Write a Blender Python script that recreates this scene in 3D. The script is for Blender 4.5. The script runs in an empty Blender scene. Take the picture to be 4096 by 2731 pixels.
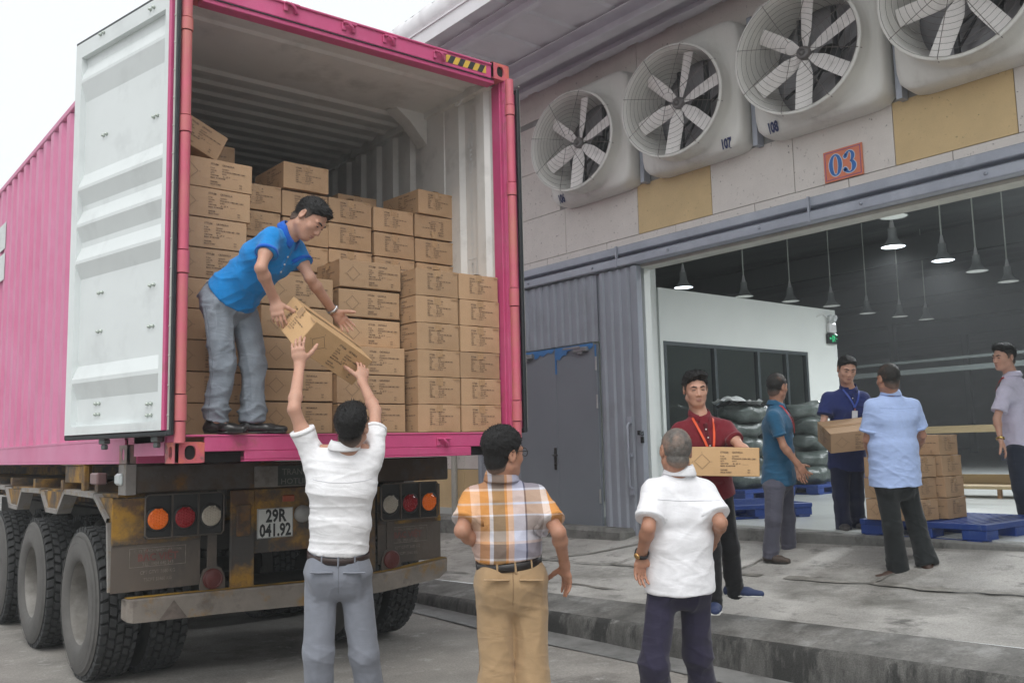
import bpy, bmesh, math, random
import numpy as np
from mathutils import Vector, Matrix, Euler
random.seed(7)
rng = np.random.default_rng(11)
SC = bpy.context.scene
COL = SC.collection
R = math.radians
V = Vector
ZC = 1.48                      # height of the container's underside above the road

# ------------------------------------------------------------------ camera
def cam_axes(yaw, pitch, roll):
    f = V((math.sin(yaw)*math.cos(pitch), math.cos(yaw)*math.cos(pitch), math.sin(pitch)))
    r = V((math.cos(yaw), -math.sin(yaw), 0)); u = r.cross(f)
    return math.cos(roll)*r+math.sin(roll)*u, -math.sin(roll)*r+math.cos(roll)*u, f
_r, _u, _f = cam_axes(R(38.6494642), R(6.61260808), R(-1.33633264))
cd = bpy.data.cameras.new('camera'); cam = bpy.data.objects.new('camera', cd); COL.objects.link(cam)
cam.matrix_world = Matrix(((_r.x, _u.x, -_f.x, -1.76997674), (_r.y, _u.y, -_f.y, -5.22924234), (_r.z, _u.z, -_f.z, 1.51583776), (0, 0, 0, 1)))
cd.sensor_width = 36; cd.lens = 36*3710.69/4096; cd.clip_start = .05; cd.clip_end = 2000
SC.camera = cam

# ------------------------------------------------------------------ sky, sun, exposure (overcast)
w = bpy.data.worlds.new('World'); SC.world = w; w.use_nodes = True
nt = w.node_tree; bg = nt.nodes['Background']
sky = nt.nodes.new('ShaderNodeTexSky'); sky.sky_type = 'NISHITA'; sky.sun_disc = False
sky.sun_elevation = R(55); sky.sun_rotation = R(215); sky.air_density = 1.0; sky.dust_density = 6.0; sky.ozone_density = 1.0
hs = nt.nodes.new('ShaderNodeHueSaturation'); hs.inputs['Saturation'].default_value = .12
nt.links.new(sky.outputs[0], hs.inputs['Color'])
tcw = nt.nodes.new('ShaderNodeTexCoord'); nzw = nt.nodes.new('ShaderNodeTexNoise'); nzw.inputs['Scale'].default_value = 2.0; nzw.inputs['Detail'].default_value = 4
nt.links.new(tcw.outputs['Generated'], nzw.inputs['Vector'])
mxw = nt.nodes.new('ShaderNodeMix'); mxw.data_type = 'RGBA'; mxw.inputs[0].default_value = .55
mxw.inputs['B'].default_value = (11.5, 12.0, 12.3, 1)      # the bright overcast deck itself
nt.links.new(hs.outputs[0], mxw.inputs['A'])
nt.links.new(mxw.outputs['Result'], bg.inputs['Color'])
bg.inputs['Strength'].default_value = .125
sd = bpy.data.lights.new('sun', 'SUN'); sd.energy = .8; sd.angle = R(25); sd.color = (1, .97, .92)
so = bpy.data.objects.new('sun', sd); COL.objects.link(so)
_d = V((math.sin(R(215))*math.cos(R(55)), math.cos(R(215))*math.cos(R(55)), math.sin(R(55))))
so.rotation_euler = (-_d).to_track_quat('-Z', 'Y').to_euler()
SC.view_settings.view_transform = 'Standard'; SC.view_settings.look = 'None'
SC.view_settings.exposure = 0.12; SC.view_settings.gamma = 1
SC.view_settings.use_curve_mapping = False

# ------------------------------------------------------------------ materials
MATS = {}
def lin(r, g, b):
    f = lambda c: c/12.92 if c <= .04045 else ((c+.055)/1.055)**2.4
    return (f(r/255), f(g/255), f(b/255), 1)
def pm(name, col, rough=.6, metal=0., var=.12, scale=6., bump=0., bscale=60., stain=None, sscale=3., sth=.55, swid=.08, stretch=(1, 1, 1),
       stain2=None, s2scale=6., s2th=.62, emit=None, estr=0., spec=.5, coat=0., rnd=0., sheen=0., fold=0., fscale=6., fstretch=(1,1,2.5), sss=0., grit=0., gscale=120.):
    """Procedural material: noise-varied base colour, up to two stains of their own shape, two scales of bump."""
    if name in MATS: return MATS[name]
    m = bpy.data.materials.new(name); m.use_nodes = True; MATS[name] = m
    n = m.node_tree.nodes; l = m.node_tree.links; b = n['Principled BSDF']
    if len(col) == 3: col = (*col, 1)
    tc = n.new('ShaderNodeTexCoord'); mp = n.new('ShaderNodeMapping'); mp.inputs['Scale'].default_value = stretch
    l.new(tc.outputs['Object'], mp.inputs['Vector'])
    nz = n.new('ShaderNodeTexNoise'); nz.inputs['Scale'].default_value = scale; nz.inputs['Detail'].default_value = 6; nz.inputs['Roughness'].default_value = .6
    l.new(mp.outputs[0], nz.inputs['Vector'])
    mr = n.new('ShaderNodeMapRange'); mr.inputs['From Min'].default_value = .3; mr.inputs['From Max'].default_value = .7
    mr.inputs['To Min'].default_value = 1-var; mr.inputs['To Max'].default_value = 1+var
    l.new(nz.outputs['Fac'], mr.inputs['Value'])
    vm = n.new('ShaderNodeVectorMath'); vm.operation = 'SCALE'; vm.inputs[0].default_value = col[:3]
    l.new(mr.outputs[0], vm.inputs['Scale'])
    out = vm.outputs['Vector']
    if rnd:
        oi = n.new('ShaderNodeObjectInfo'); m2 = n.new('ShaderNodeMapRange'); m2.inputs['To Min'].default_value = 1-rnd; m2.inputs['To Max'].default_value = 1+rnd
        l.new(oi.outputs['Random'], m2.inputs['Value'])
        v2 = n.new('ShaderNodeVectorMath'); v2.operation = 'SCALE'; l.new(out, v2.inputs[0]); l.new(m2.outputs[0], v2.inputs['Scale']); out = v2.outputs['Vector']
    for st, sc_, th, wd, off in ((stain, sscale, sth, swid, 3.1), (stain2, s2scale, s2th, swid, 7.7)):
        if st is None: continue
        ad = n.new('ShaderNodeVectorMath'); ad.operation = 'ADD'; ad.inputs[1].default_value = (off, off*.7, -off); l.new(mp.outputs[0], ad.inputs[0])
        z2 = n.new('ShaderNodeTexNoise'); z2.inputs['Scale'].default_value = sc_; z2.inputs['Detail'].default_value = 9; z2.inputs['Roughness'].default_value = .68
        l.new(ad.outputs[0], z2.inputs['Vector'])
        r2 = n.new('ShaderNodeMapRange'); r2.inputs['From Min'].default_value = th-wd; r2.inputs['From Max'].default_value = th+wd; l.new(z2.outputs['Fac'], r2.inputs['Value'])
        mx = n.new('ShaderNodeMix'); mx.data_type = 'RGBA'; l.new(r2.outputs[0], mx.inputs[0]); l.new(out, mx.inputs['A'])
        mx.inputs['B'].default_value = (*st[:3], 1); out = mx.outputs['Result']
    if grit:
        zg = n.new('ShaderNodeTexNoise'); zg.inputs['Scale'].default_value = gscale; zg.inputs['Detail'].default_value = 3; l.new(tc.outputs['Object'], zg.inputs['Vector'])
        rg_ = n.new('ShaderNodeMapRange'); rg_.inputs['From Min'].default_value = .25; rg_.inputs['From Max'].default_value = .75; rg_.inputs['To Min'].default_value = 1-grit; rg_.inputs['To Max'].default_value = 1+grit; l.new(zg.outputs['Fac'], rg_.inputs['Value'])
        vg = n.new('ShaderNodeVectorMath'); vg.operation = 'SCALE'; l.new(out, vg.inputs[0]); l.new(rg_.outputs[0], vg.inputs['Scale']); out = vg.outputs['Vector']
    l.new(out, b.inputs['Base Color'])
    b.inputs['Roughness'].default_value = rough; b.inputs['Metallic'].default_value = metal
    b.inputs['Specular IOR Level'].default_value = spec
    if coat: b.inputs['Coat Weight'].default_value = coat
    if sheen: b.inputs['Sheen Weight'].default_value = sheen
    if sss: b.inputs['Subsurface Weight'].default_value = sss; b.inputs['Subsurface Radius'].default_value = (.012, .005, .003); b.inputs['Subsurface Scale'].default_value = 1
    h = None
    if bump:
        z3 = n.new('ShaderNodeTexNoise'); z3.inputs['Scale'].default_value = bscale; z3.inputs['Detail'].default_value = 4; l.new(mp.outputs[0], z3.inputs['Vector'])
        bp = n.new('ShaderNodeBump'); bp.inputs['Strength'].default_value = bump; bp.inputs['Distance'].default_value = .01
        l.new(z3.outputs['Fac'], bp.inputs['Height']); h = bp
    if fold:
        m3 = n.new('ShaderNodeMapping'); m3.inputs['Scale'].default_value = fstretch; m3.inputs['Rotation'].default_value = (.35, .2, .5); l.new(tc.outputs['Object'], m3.inputs['Vector'])
        z4 = n.new('ShaderNodeTexNoise'); z4.inputs['Scale'].default_value = fscale; z4.inputs['Detail'].default_value = 2; z4.inputs['Distortion'].default_value = .8; l.new(m3.outputs[0], z4.inputs['Vector'])
        bp = n.new('ShaderNodeBump'); bp.inputs['Strength'].default_value = fold; bp.inputs['Distance'].default_value = .02
        l.new(z4.outputs['Fac'], bp.inputs['Height'])
        if h: l.new(h.outputs[0], bp.inputs['Normal'])
        h = bp
    if h: l.new(h.outputs[0], b.inputs['Normal'])
    if emit: b.inputs['Emission Color'].default_value = (*emit[:3], 1); b.inputs['Emission Strength'].default_value = estr
    return m

# ------------------------------------------------------------------ things, parts, meshes
def thing(name, label, cat, loc=(0, 0, 0), rz=0, group=None):
    o = bpy.data.objects.new(name, None); COL.objects.link(o); o.empty_display_size = .1
    o.location = loc; o.rotation_euler = (0, 0, rz); o['label'] = label; o['category'] = cat
    if group: o['group'] = group
    return o
def tag(o, label, cat, group=None):
    o['label'] = label; o['category'] = cat
    if group: o['group'] = group
    return o
def dup(root, loc=None, rot=None, label=None, group=None):
    def rec(o, par):
        c = o.copy(); COL.objects.link(c)
        if par is not None:
            c.parent = par; c.matrix_parent_inverse = o.matrix_parent_inverse
        for ch in list(o.children): rec(ch, c)
        return c
    r = rec(root, None)
    if loc is not None: r.location = loc
    if rot is not None: r.rotation_euler = rot
    if label: r['label'] = label
    if group: r['group'] = group
    return r
class MB:
    def __init__(s): s.v = []; s.f = []; s.mi = []; s.cur = 0; s.sm = []
    def add(s, vs, fs, smooth=False):
        o = len(s.v); s.v += [tuple(p) for p in vs]
        for f in fs: s.f.append([i+o for i in f]); s.mi.append(s.cur); s.sm.append(smooth)
        return s
    def box(s, lo, hi, b=0., M=None):
        lo = [min(a, c) for a, c in zip(lo, hi)] if False else list(lo); hi = list(hi)
        for i in range(3):
            if lo[i] > hi[i]: lo[i], hi[i] = hi[i], lo[i]
        if b <= 0:
            vs = [V((x, y, z)) for z in (lo[2], hi[2]) for y in (lo[1], hi[1]) for x in (lo[0], hi[0])]
            fs = [(0, 2, 3, 1), (4, 5, 7, 6), (0, 1, 5, 4), (2, 6, 7, 3), (0, 4, 6, 2), (1, 3, 7, 5)]
        else:
            b = min(b, *[(hi[i]-lo[i])*.49 for i in range(3)])
            vs = []; idx = {}
            for sx in (0, 1):
                for sy in (0, 1):
                    for sz in (0, 1):
                        c = [hi[0] if sx else lo[0], hi[1] if sy else lo[1], hi[2] if sz else lo[2]]
                        inn = [c[0]-b if sx else c[0]+b, c[1]-b if sy else c[1]+b, c[2]-b if sz else c[2]+b]
                        for a in range(3):
                            p = list(inn); p[a] = c[a]; idx[(sx, sy, sz, a)] = len(vs); vs.append(V(p))
            fs = []
            q = lambda *k: fs.append([idx[i] for i in k])
            for a in range(3):
                o1, o2 = (a+1) % 3, (a+2) % 3
                for sgn in (0, 1):
                    ks = []
                    for (p1, p2) in ((0, 0), (1, 0), (1, 1), (0, 1)):
                        s3 = [0, 0, 0]; s3[a] = sgn; s3[o1] = p1; s3[o2] = p2; ks.append((*s3, a))
                    if not sgn: ks.reverse()
                    q(*ks)
            for a in range(3):                     # edge chamfers along axis a
                o1, o2 = (a+1) % 3, (a+2) % 3
                for p1 in (0, 1):
                    for p2 in (0, 1):
                        k = []
                        for (sa, ax) in ((0, o1), (1, o1), (1, o2), (0, o2)):
                            s3 = [0, 0, 0]; s3[a] = sa; s3[o1] = p1; s3[o2] = p2; k.append((*s3, ax))
                        if (p1+p2) % 2 == 1: k.reverse()
                        if True: k = k[::-1] if False else k
                        q(*k)
            for sx in (0, 1):
                for sy in (0, 1):
                    for sz in (0, 1):
                        k = [(sx, sy, sz, 0), (sx, sy, sz, 1), (sx, sy, sz, 2)]
                        if (sx+sy+sz) % 2 == 0: k.reverse()
                        q(*k)
        if M is not None: vs = [M @ p for p in vs]
        return s.add(vs, fs)
    def tube(s, pts, r, n=8, cap=True, smooth=True, flat=None):
        pts = [V(p) for p in pts]; rr = r if isinstance(r, (list, tuple)) else [r]*len(pts)
        vs = []; prev = None
        for i, p in enumerate(pts):
            t = (pts[min(i+1, len(pts)-1)]-pts[max(i-1, 0)]).normalized()
            if prev is None:
                a = V((0, 0, 1)) if abs(t.z) < .9 else V((1, 0, 0)); u = t.cross(a).normalized()
            else: u = (prev-t*prev.dot(t)).normalized()
            prev = u; q = t.cross(u)
            for k in range(n):
                an = 2*math.pi*k/n; vs.append(p+rr[i]*(math.cos(an)*u+math.sin(an)*q))
        fs = [[i*n+k, i*n+(k+1) % n, (i+1)*n+(k+1) % n, (i+1)*n+k] for i in range(len(pts)-1) for k in range(n)]
        s.add(vs, fs, smooth)
        if cap: s.add(vs[:n], [list(range(n))[::-1]]); s.add(vs[-n:], [list(range(n))])
        return s
    def lathe(s, prof, n=32, M=None, smooth=True, close=False):
        """prof: list of (radius, height) turned about the local Z axis"""
        vs = [V((r*math.cos(2*math.pi*k/n), r*math.sin(2*math.pi*k/n), h)) for r, h in prof for k in range(n)]
        if M is not None: vs = [M @ p for p in vs]
        m = len(prof); rng_ = range(m if close else m-1)
        fs = [[i*n+k, i*n+(k+1) % n, ((i+1) % m)*n+(k+1) % n, ((i+1) % m)*n+k] for i in rng_ for k in range(n)]
        return s.add(vs, fs, smooth)
    def prism(s, poly, a, b, axis=2, M=None):
        """poly (2D list, counter-clockwise) extruded from a to b along axis"""
        def mk(p, h):
            c = [0, 0, 0]; c[axis] = h; c[(axis+1) % 3] = p[0]; c[(axis+2) % 3] = p[1]; return V(c)
        n = len(poly); vs = [mk(p, a) for p in poly]+[mk(p, b) for p in poly]
        if M is not None: vs = [M @ p for p in vs]
        fs = [list(range(n))[::-1], list(range(n, 2*n))]+[[i, (i+1) % n, n+(i+1) % n, n+i] for i in range(n)]
        return s.add(vs, fs)
    def sheet(s, rows, smooth=True):
        n = len(rows[0]); vs = [p for r in rows for p in r]
        fs = [[i*n+k, i*n+k+1, (i+1)*n+k+1, (i+1)*n+k] for i in range(len(rows)-1) for k in range(n-1)]
        return s.add(vs, fs, smooth)
    def build(s, name, mats, parent=None, M=None, label=None, fixn=False):
        me = bpy.data.meshes.new(name); me.from_pydata(s.v, [], s.f)
        if not isinstance(mats, (list, tuple)): mats = [mats]
        for m in mats: me.materials.append(m)
        me.polygons.foreach_set('material_index', s.mi); me.polygons.foreach_set('use_smooth', s.sm)
        if fixn:
            bm = bmesh.new(); bm.from_mesh(me); bmesh.ops.recalc_face_normals(bm, faces=bm.faces); bm.to_mesh(me); bm.free()
        me.update()
        o = bpy.data.objects.new(name, me); COL.objects.link(o)
        if parent is not None: o.parent = parent
        if M is not None: o.matrix_basis = M
        if label: o['label'] = label
        return o
def T(x=0, y=0, z=0, rx=0, ry=0, rz=0): return Matrix.Translation((x, y, z)) @ Euler((rx, ry, rz)).to_matrix().to_4x4()
def frame(o, x, y, z=None):
    x = V(x).normalized(); y = (V(y)-x*V(y).dot(x)).normalized(); z = x.cross(y)
    m = Matrix((x, y, z)).transposed().to_4x4(); m.translation = V(o); return m
TXT = {}
def text_geo(body, size, align='LEFT', bold=0., res=2, space=1., shear=0.):
    key = (body, size, align, bold, res, space, shear)
    if key in TXT: return TXT[key]
    cu = bpy.data.curves.new('lettering', 'FONT'); cu.body = body; cu.size = size; cu.align_x = align; cu.resolution_u = res
    cu.offset = bold; cu.space_character = space; cu.shear = shear
    o = bpy.data.objects.new('lettering', cu); COL.objects.link(o)
    me = o.to_mesh(); vs = [tuple(v.co) for v in me.vertices]; fs = [list(p.vertices) for p in me.polygons]
    o.to_mesh_clear(); bpy.data.objects.remove(o); bpy.data.curves.remove(cu)
    TXT[key] = (vs, fs); return vs, fs
def put_text(mb, body, size, M, align='LEFT', bold=0., sx=1., res=2, space=1.):
    vs, fs = text_geo(body, size, align, bold, res, space)
    mb.add([M @ V((v[0]*sx, v[1], 0)) for v in vs], fs)
def parent_keep(o, par):
    o.parent = par; o.matrix_parent_inverse = par.matrix_world.inverted()
# ------------------------------------------------------------------ the setting
def wp(mb, name, mat, par, **k):
    """a part given in world coordinates, under an Empty that only carries a location"""
    return mb.build(name, mat, par, M=Matrix.Translation(-V(par.location)), **k)
def split_parts(mb, name, mat, par, M=None):
    """every loose piece of the builder becomes a part of its own"""
    n = len(mb.v); up_ = list(range(n))
    def fd(i):
        while up_[i] != i: up_[i] = up_[up_[i]]; i = up_[i]
        return i
    for f in mb.f:
        for i in f[1:]: up_[fd(i)] = fd(f[0])
    G = {}
    for f, sm in zip(mb.f, mb.sm): G.setdefault(fd(f[0]), []).append((f, sm))
    out = []
    for fs in G.values():
        q = MB(); ids = {}
        for f, sm in fs:
            for i in f:
                if i not in ids: ids[i] = len(q.v); q.v.append(mb.v[i])
            q.f.append([ids[i] for i in f]); q.mi.append(0); q.sm.append(sm)
        out.append(q.build(name, mat, par, M=M))
    return out
def wps(mb, name, mat, par): return split_parts(mb, name, mat, par, Matrix.Translation(-V(par.location)))
M_road = pm('road_concrete', (.27, .255, .235), .9, var=.22, scale=1.6, bump=.35, bscale=45, stain=(.11, .1, .092), sscale=1.1, sth=.62, swid=.09, stain2=(.42, .41, .39), s2scale=7, s2th=.66, spec=.25, grit=.22, gscale=70)
M_plat = pm('platform_concrete', (.345, .335, .315), .88, var=.28, scale=2.2, bump=.35, bscale=60, stain=(.15, .145, .13), sscale=1.3, sth=.58, swid=.09, stain2=(.11, .108, .1), s2scale=7, s2th=.64, stretch=(1, .6, 1), grit=.2, gscale=80, spec=.3)
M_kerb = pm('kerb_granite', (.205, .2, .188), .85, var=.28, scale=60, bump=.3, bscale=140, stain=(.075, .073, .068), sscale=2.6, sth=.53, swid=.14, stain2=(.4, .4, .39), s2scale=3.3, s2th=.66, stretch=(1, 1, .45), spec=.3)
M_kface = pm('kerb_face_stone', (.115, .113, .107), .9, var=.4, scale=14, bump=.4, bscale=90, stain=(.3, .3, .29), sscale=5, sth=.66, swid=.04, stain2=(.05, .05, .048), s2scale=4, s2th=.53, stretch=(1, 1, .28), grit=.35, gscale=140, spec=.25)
M_gut = pm('gutter_concrete', (.22, .22, .215), .85, var=.15, scale=5, bump=.25, stain=(.12, .12, .115), sscale=2)
M_floor = pm('warehouse_floor_paint', (.5, .52, .5), .28, var=.08, scale=1.2, bump=.05, bscale=20, stain=(.38, .39, .38), sscale=.8, sth=.6)
def st(o): o['kind'] = 'structure'; return o
# road: one sheet to the horizon with a slight unevenness near the camera
mb = MB(); gx = [-400, -60, -12]+[x*.5 for x in range(-16, 8)]+[3.6]; gy = [-400, -60, -14]+[y*.5 for y in range(-16, 17)]+[30, 120, 400]
mb.sheet([[V((x, y, .008*math.sin(x*1.7+y*.9)*math.sin(y*1.3-x*.4) if abs(x) < 8 and abs(y) < 9 else 0)) for x in gx] for y in gy])
st(mb.build('road', M_road))
# raised loading platform that ramps up to the warehouse door
def pz(x, y): return .185-.028*y+.135*min(max(x-3.35, 0), 1.9) + .29*max(0, min(x-5.25, .6))
KX = 3.37
def plat_pt(x, y, dz=0): return V((x, y, max(.04, pz(x, max(-9, min(9, y))))+dz))
ys = [-40, -14, -9]+[-8.5+.25*i for i in range(69)]+[12, 40]
xs = [KX+.47, 4.1, 4.3, 4.75, 5.2, 5.6, 5.98]
mb = MB()
rows = [[plat_pt(x, y, .006*math.sin(3*x+1.1*y)) for x in xs] for y in ys]
mb.sheet(rows); plat = st(mb.build('loading_platform', M_plat))
M_seam = pm('wet_joint_dirt', (.2, .19, .17), .85, var=.35, scale=9, grit=.25)
# dirt filled joints between the slabs (each a thin strip laid on the platform)
mb = MB()
def strip(pts, wd, amp=.25):
    L = []
    for i, (x, y) in enumerate(pts):
        a = V(pts[max(i-1, 0)]); b = V(pts[min(i+1, len(pts)-1)]); t = (V((b[0], b[1], 0))-V((a[0], a[1], 0))).normalized(); nn = V((-t.y, t.x, 0))
        ww = wd*(1+amp*math.sin(i*1.9)+amp*math.sin(i*.73+1))
        p, q = V((x, y, 0))+nn*ww, V((x, y, 0))-nn*ww
        L.append([plat_pt(p.x, p.y, .0125), plat_pt(q.x, q.y, .0125)])
    mb.sheet(L)
for a_, b_, w_ in ((0, 22, .018), (24, 33, .03), (34, 52, .035), (53, 60, .02), (61, 94, .03)): strip([(4.86+.02*math.sin(i*.8)+.012*math.sin(i*2.7), 3.6-.12*i) for i in range(a_, b_)], w_, .45)
strip([(4.12+.02*math.sin(i*1.3), 4.4-.12*i) for i in range(16)], .01, .6); strip([(4.12+.02*math.sin(i), 2.2-.12*i) for i in range(14)], .012, .6)
for yy in (1.55, .1, -1.25, -2.5): strip([(4.86+.06*i, yy+.01*math.sin(i*2)) for i in range(9)], .012)
strip([(4.95+.1*i, 2.6-.13*i) for i in range(8)], .02)
st(mb.build('slab_joints', M_seam))
# kerb: real step, rounded top edge
mb = MB(); rows = []
for y in ys:
    zt = plat_pt(KX+.05, y).z; j = .012*math.sin(y*5.3)+.008*math.sin(y*11.7)
    rows.append([plat_pt(KX+.48, y, -.004), plat_pt(KX+.465, y, .004), plat_pt(KX+.25+.02*math.sin(y*3), y, .008+.004*math.sin(y*7)), V((KX+.07, y, zt+.006)), V((KX+.03, y, zt+.002)), V((KX+.004+j*.5, y, zt-.012)), V((KX-.010+j*.7, y, zt-.03)), V((KX-.02+j*.6, y, zt*.5)), V((KX-.03, y, -.03))])
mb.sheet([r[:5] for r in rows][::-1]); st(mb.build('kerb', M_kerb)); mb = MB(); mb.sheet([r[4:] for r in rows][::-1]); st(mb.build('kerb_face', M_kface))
mb = MB(); mb.sheet([[V((KX-.33-.02*math.sin(y*2), y, .013)), V((KX-.15, y, .016)), V((KX-.02, y, .02))] for y in ys][::-1]); st(mb.build('gutter', M_gut))
FX = 6.0; FZ = .70
mb = MB(); mb.box((FX-.03, -30, .3), (75, 60, FZ)); st(mb.build('warehouse_floor', M_floor))
M_thr = pm('threshold_concrete', (.17, .17, .16), .85, var=.25, scale=6, bump=.3, stain=(.06, .06, .055), sscale=5, sth=.6)
mb = MB(); mb.box((5.83, -9, .28), (FX-.032, 2.1, FZ-.012), .015); mb.box((5.62, 2.15, .2), (5.99, 6.5, pz(5.8, 4)+.12), .04); st(mb.build('threshold', M_thr))

# ------------------------------------------------------------------ warehouse shell (one thing, many parts)
WH = thing('warehouse_building', 'pale speckled-panel warehouse with deep metal canopy over an open bay', 'warehouse', (FX+.2, 0, FZ))
M_pan = pm('speckled_grey_panel', (.70, .655, .615), .8, var=.05, scale=4, stain=(.2, .17, .16), sscale=30, sth=.645, swid=.02, bump=.1, bscale=80)
M_tan = pm('speckled_tan_panel', (.64, .475, .255), .8, var=.06, scale=4, stain=(.2, .15, .08), sscale=38, sth=.655, swid=.02, bump=.1, bscale=80)
M_grout = pm('panel_joint', (.3, .29, .28), .9)
M_gmet = pm('blue_grey_metal', (.34, .365, .43), .42, .1, var=.1, scale=3, bump=.12, bscale=6, stain=(.44, .47, .53), sscale=2.5, sth=.6, swid=.15)
M_soff = pm('lilac_steel_sheet', (.78, .78, .83), .5, 0, var=.06, scale=2, bump=.05, bscale=8)
M_purl = pm('grey_steel_purlin', (.70, .70, .76), .5, 0, var=.08, scale=3)
M_white = pm('white_wall_paint', (.74, .77, .74), .7, var=.03, scale=2)
M_dark = pm('dark_roof_insulation', (.15, .16, .158), .75, var=.35, scale=.6, stain=(.25, .265, .26), sscale=1.2, sth=.6, stretch=(1, .25, 1), bump=.2, bscale=4)
M_roll = pm('white_roof_sheet', (.72, .71, .73), .45, .05, var=.05, scale=4)
TOPZ = 6.14
# backing wall (upper), with rectangular holes for the four exhaust fans
FANY = (2.63, 1.065, -.475, -1.96, -3.45)
mb = MB(); g = .004
X0, X1 = FX, FX+.12
cuts = sorted([(c-.62, c+.62) for c in FANY])
mb.box((X0+.002, -9, 3.58), (X1, 12, 4.56)); mb.box((X0+.002, -9, 5.84), (X1, 12, 6.6))
e = [-9]+[v for c in cuts for v in c]+[12]
for i in range(0, len(e), 2): mb.box((X0+.002, e[i], 4.56), (X1, e[i+1], 5.84))
mb.box((X0+.002, 4.45, 0.1), (X1, 12, 3.58))
wp(mb, 'wall', M_grout, WH)
# cladding panels (pattern: light panels with tan ones between, thin joints)
mb = MB(); mb2 = MB()
def pan(y0, y1, z0, z1, tan=False): (mb2 if tan else mb).box((X0-.012, y0+g, z0+g), (X0+.002, y1-g, z1-g))
low = [-9, -5.35, -4.1, -3.0, -1.6, -.62, .445, 1.51, 2.6, 3.7, 4.8, 5.9, 7, 8.5, 12]
for a, b in zip(low, low[1:]): pan(a, b, 3.80, 3.952)
up = [(-9, -5.35), (-5.35, -4.3, 1), (-4.3, -3.2), (-3.2, -2.14), (-2.14, -1.09, 1), (-1.09, -.04), (-.04, .99), (.99, 2.07, 1), (2.07, 3.33), (3.33, 4.4), (4.4, 5.5, 1), (5.5, 6.6), (6.6, 12)]
for q in up: pan(q[0], q[1], 3.952, 4.535, len(q) == 3)
for a, b in ((3.42, 4.4), (4.4, 5.6), (5.6, 7), (7, 12)): pan(a, b, 4.535, 5.15); pan(a, b, 5.15, 5.78)
pan(-9, -4.2, 4.535, 5.84)
for a, b in ((-9, -2), (-2, 2), (2, 6), (6, 12)): pan(a, b, 5.86, 6.6)
for a, b in ((4.5, 5.62), (5.62, 7), (7, 12)): pan(a, b, 1.25, 3.6); pan(a, b, .1, 1.25, True)
wps(mb, 'cladding_panel', M_pan, WH); wps(mb2, 'tan_panel', M_tan, WH)
# door-track beam over the opening, two flanges with a groove
mb = MB()
mb.box((5.80, -9, 3.72), (X0-.014, 5.2, 3.815), .01); mb.box((5.90, -9, 3.665), (X0-.02, 5.2, 3.725)); mb.box((5.78, -9, 3.575), (5.905, 5.2, 3.675), .012)
for y in (-2.9, -.31, 2.25): mb.box((5.775, y-.01, 3.574), (5.80, y+.01, 3.817))
for y in (-3.6, -2.2, -1.1, .0, 1.2, 2.4, 3.6): mb.lathe([(.0, .0), (.014, 0), (.014, .01), (0, .014)], 8, T(5.775, y+.25, 3.63, ry=-math.pi/2))
wp(mb, 'door_track_beam', M_gmet, WH)
mb = MB(); mb.box((5.92, -9, 3.545), (X1, 2.02, 3.579)); wp(mb, 'lintel_trim', pm('cream_trim', (.55, .54, .48), .6), WH)
# canopy: ridged soffit sheet, purlins, edge trim, rolled roof ends
mb = MB(); rows = []
EX = 3.84
pitch = .62; prof = [(0, 0), (.40, 0), (.43, .028), (.59, .028), (.62, 0)]
yy = -9.0; ln = []
while yy < 12:
    for dy, dz in prof[:-1]: ln.append((yy+dy, dz))
    yy += pitch
for y, dz in ln: rows.append([V((x, y, 6.22+dz+.03*(6-x)/2)) for x in (EX, 6.0)])
mb.sheet(rows, False); wp(mb, 'canopy_soffit', M_soff, WH)
for x0, x1, z0, z1 in ((4.2, 4.27, 6.1, 6.22), (5.17, 5.32, 6.03, 6.2), (5.60, 5.72, 6.08, 6.2)):
    mb = MB()
    mb.box((x0, -9, z0), (x1, 12, z0+.012)); mb.box((x1-.012, -9, z0+.012), (x1, 12, z1)); mb.box((x0-.05, -9, z1), (x1+.03, 12, z1+.012))
    wp(mb, 'purlin', M_purl, WH)
mb = MB(); mb.box((EX-.012, -9, 6.13), (EX, 12, 6.30)); mb.box((EX-.03, -9, 6.29), (EX+.25, 12, 6.305)); wp(mb, 'canopy_edge', M_roll, WH)
# the curved corrugated sheet ends rolled over the eave
mb = MB(); y = -6.0
while y < 9:
    rows = []
    for i in range(15):
        a = math.radians(-75+i*14); rr = .2
        rows.append([V((EX+.12-rr*math.cos(a)*.9+.02, y+dy, 6.42+rr*math.sin(a)*.95+dr)) for dy, dr in ((0, .035), (.03, .035), (.06, 0), (.13, .0), (.16, .014), (.2, .014), (.23, 0), (.3, 0), (.33, .014), (.37, .014), (.4, 0), (.5, 0), (.53, .035), (.58, .035))])
    mb.sheet(rows, True); mb.box((EX+.02, y+.52, 6.31), (EX+.3, y+.535, 6.5)); y += .58
wp(mb, 'rolled_roof_end', M_roll, WH)
mb = MB(); mb.sheet([[V((EX+.1, y, 6.45)), V((6.2, y, 6.85)), V((20, y, 9.3))] for y in (-9, 12)], False); wp(mb, 'roof_sheet', M_roll, WH)
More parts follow.
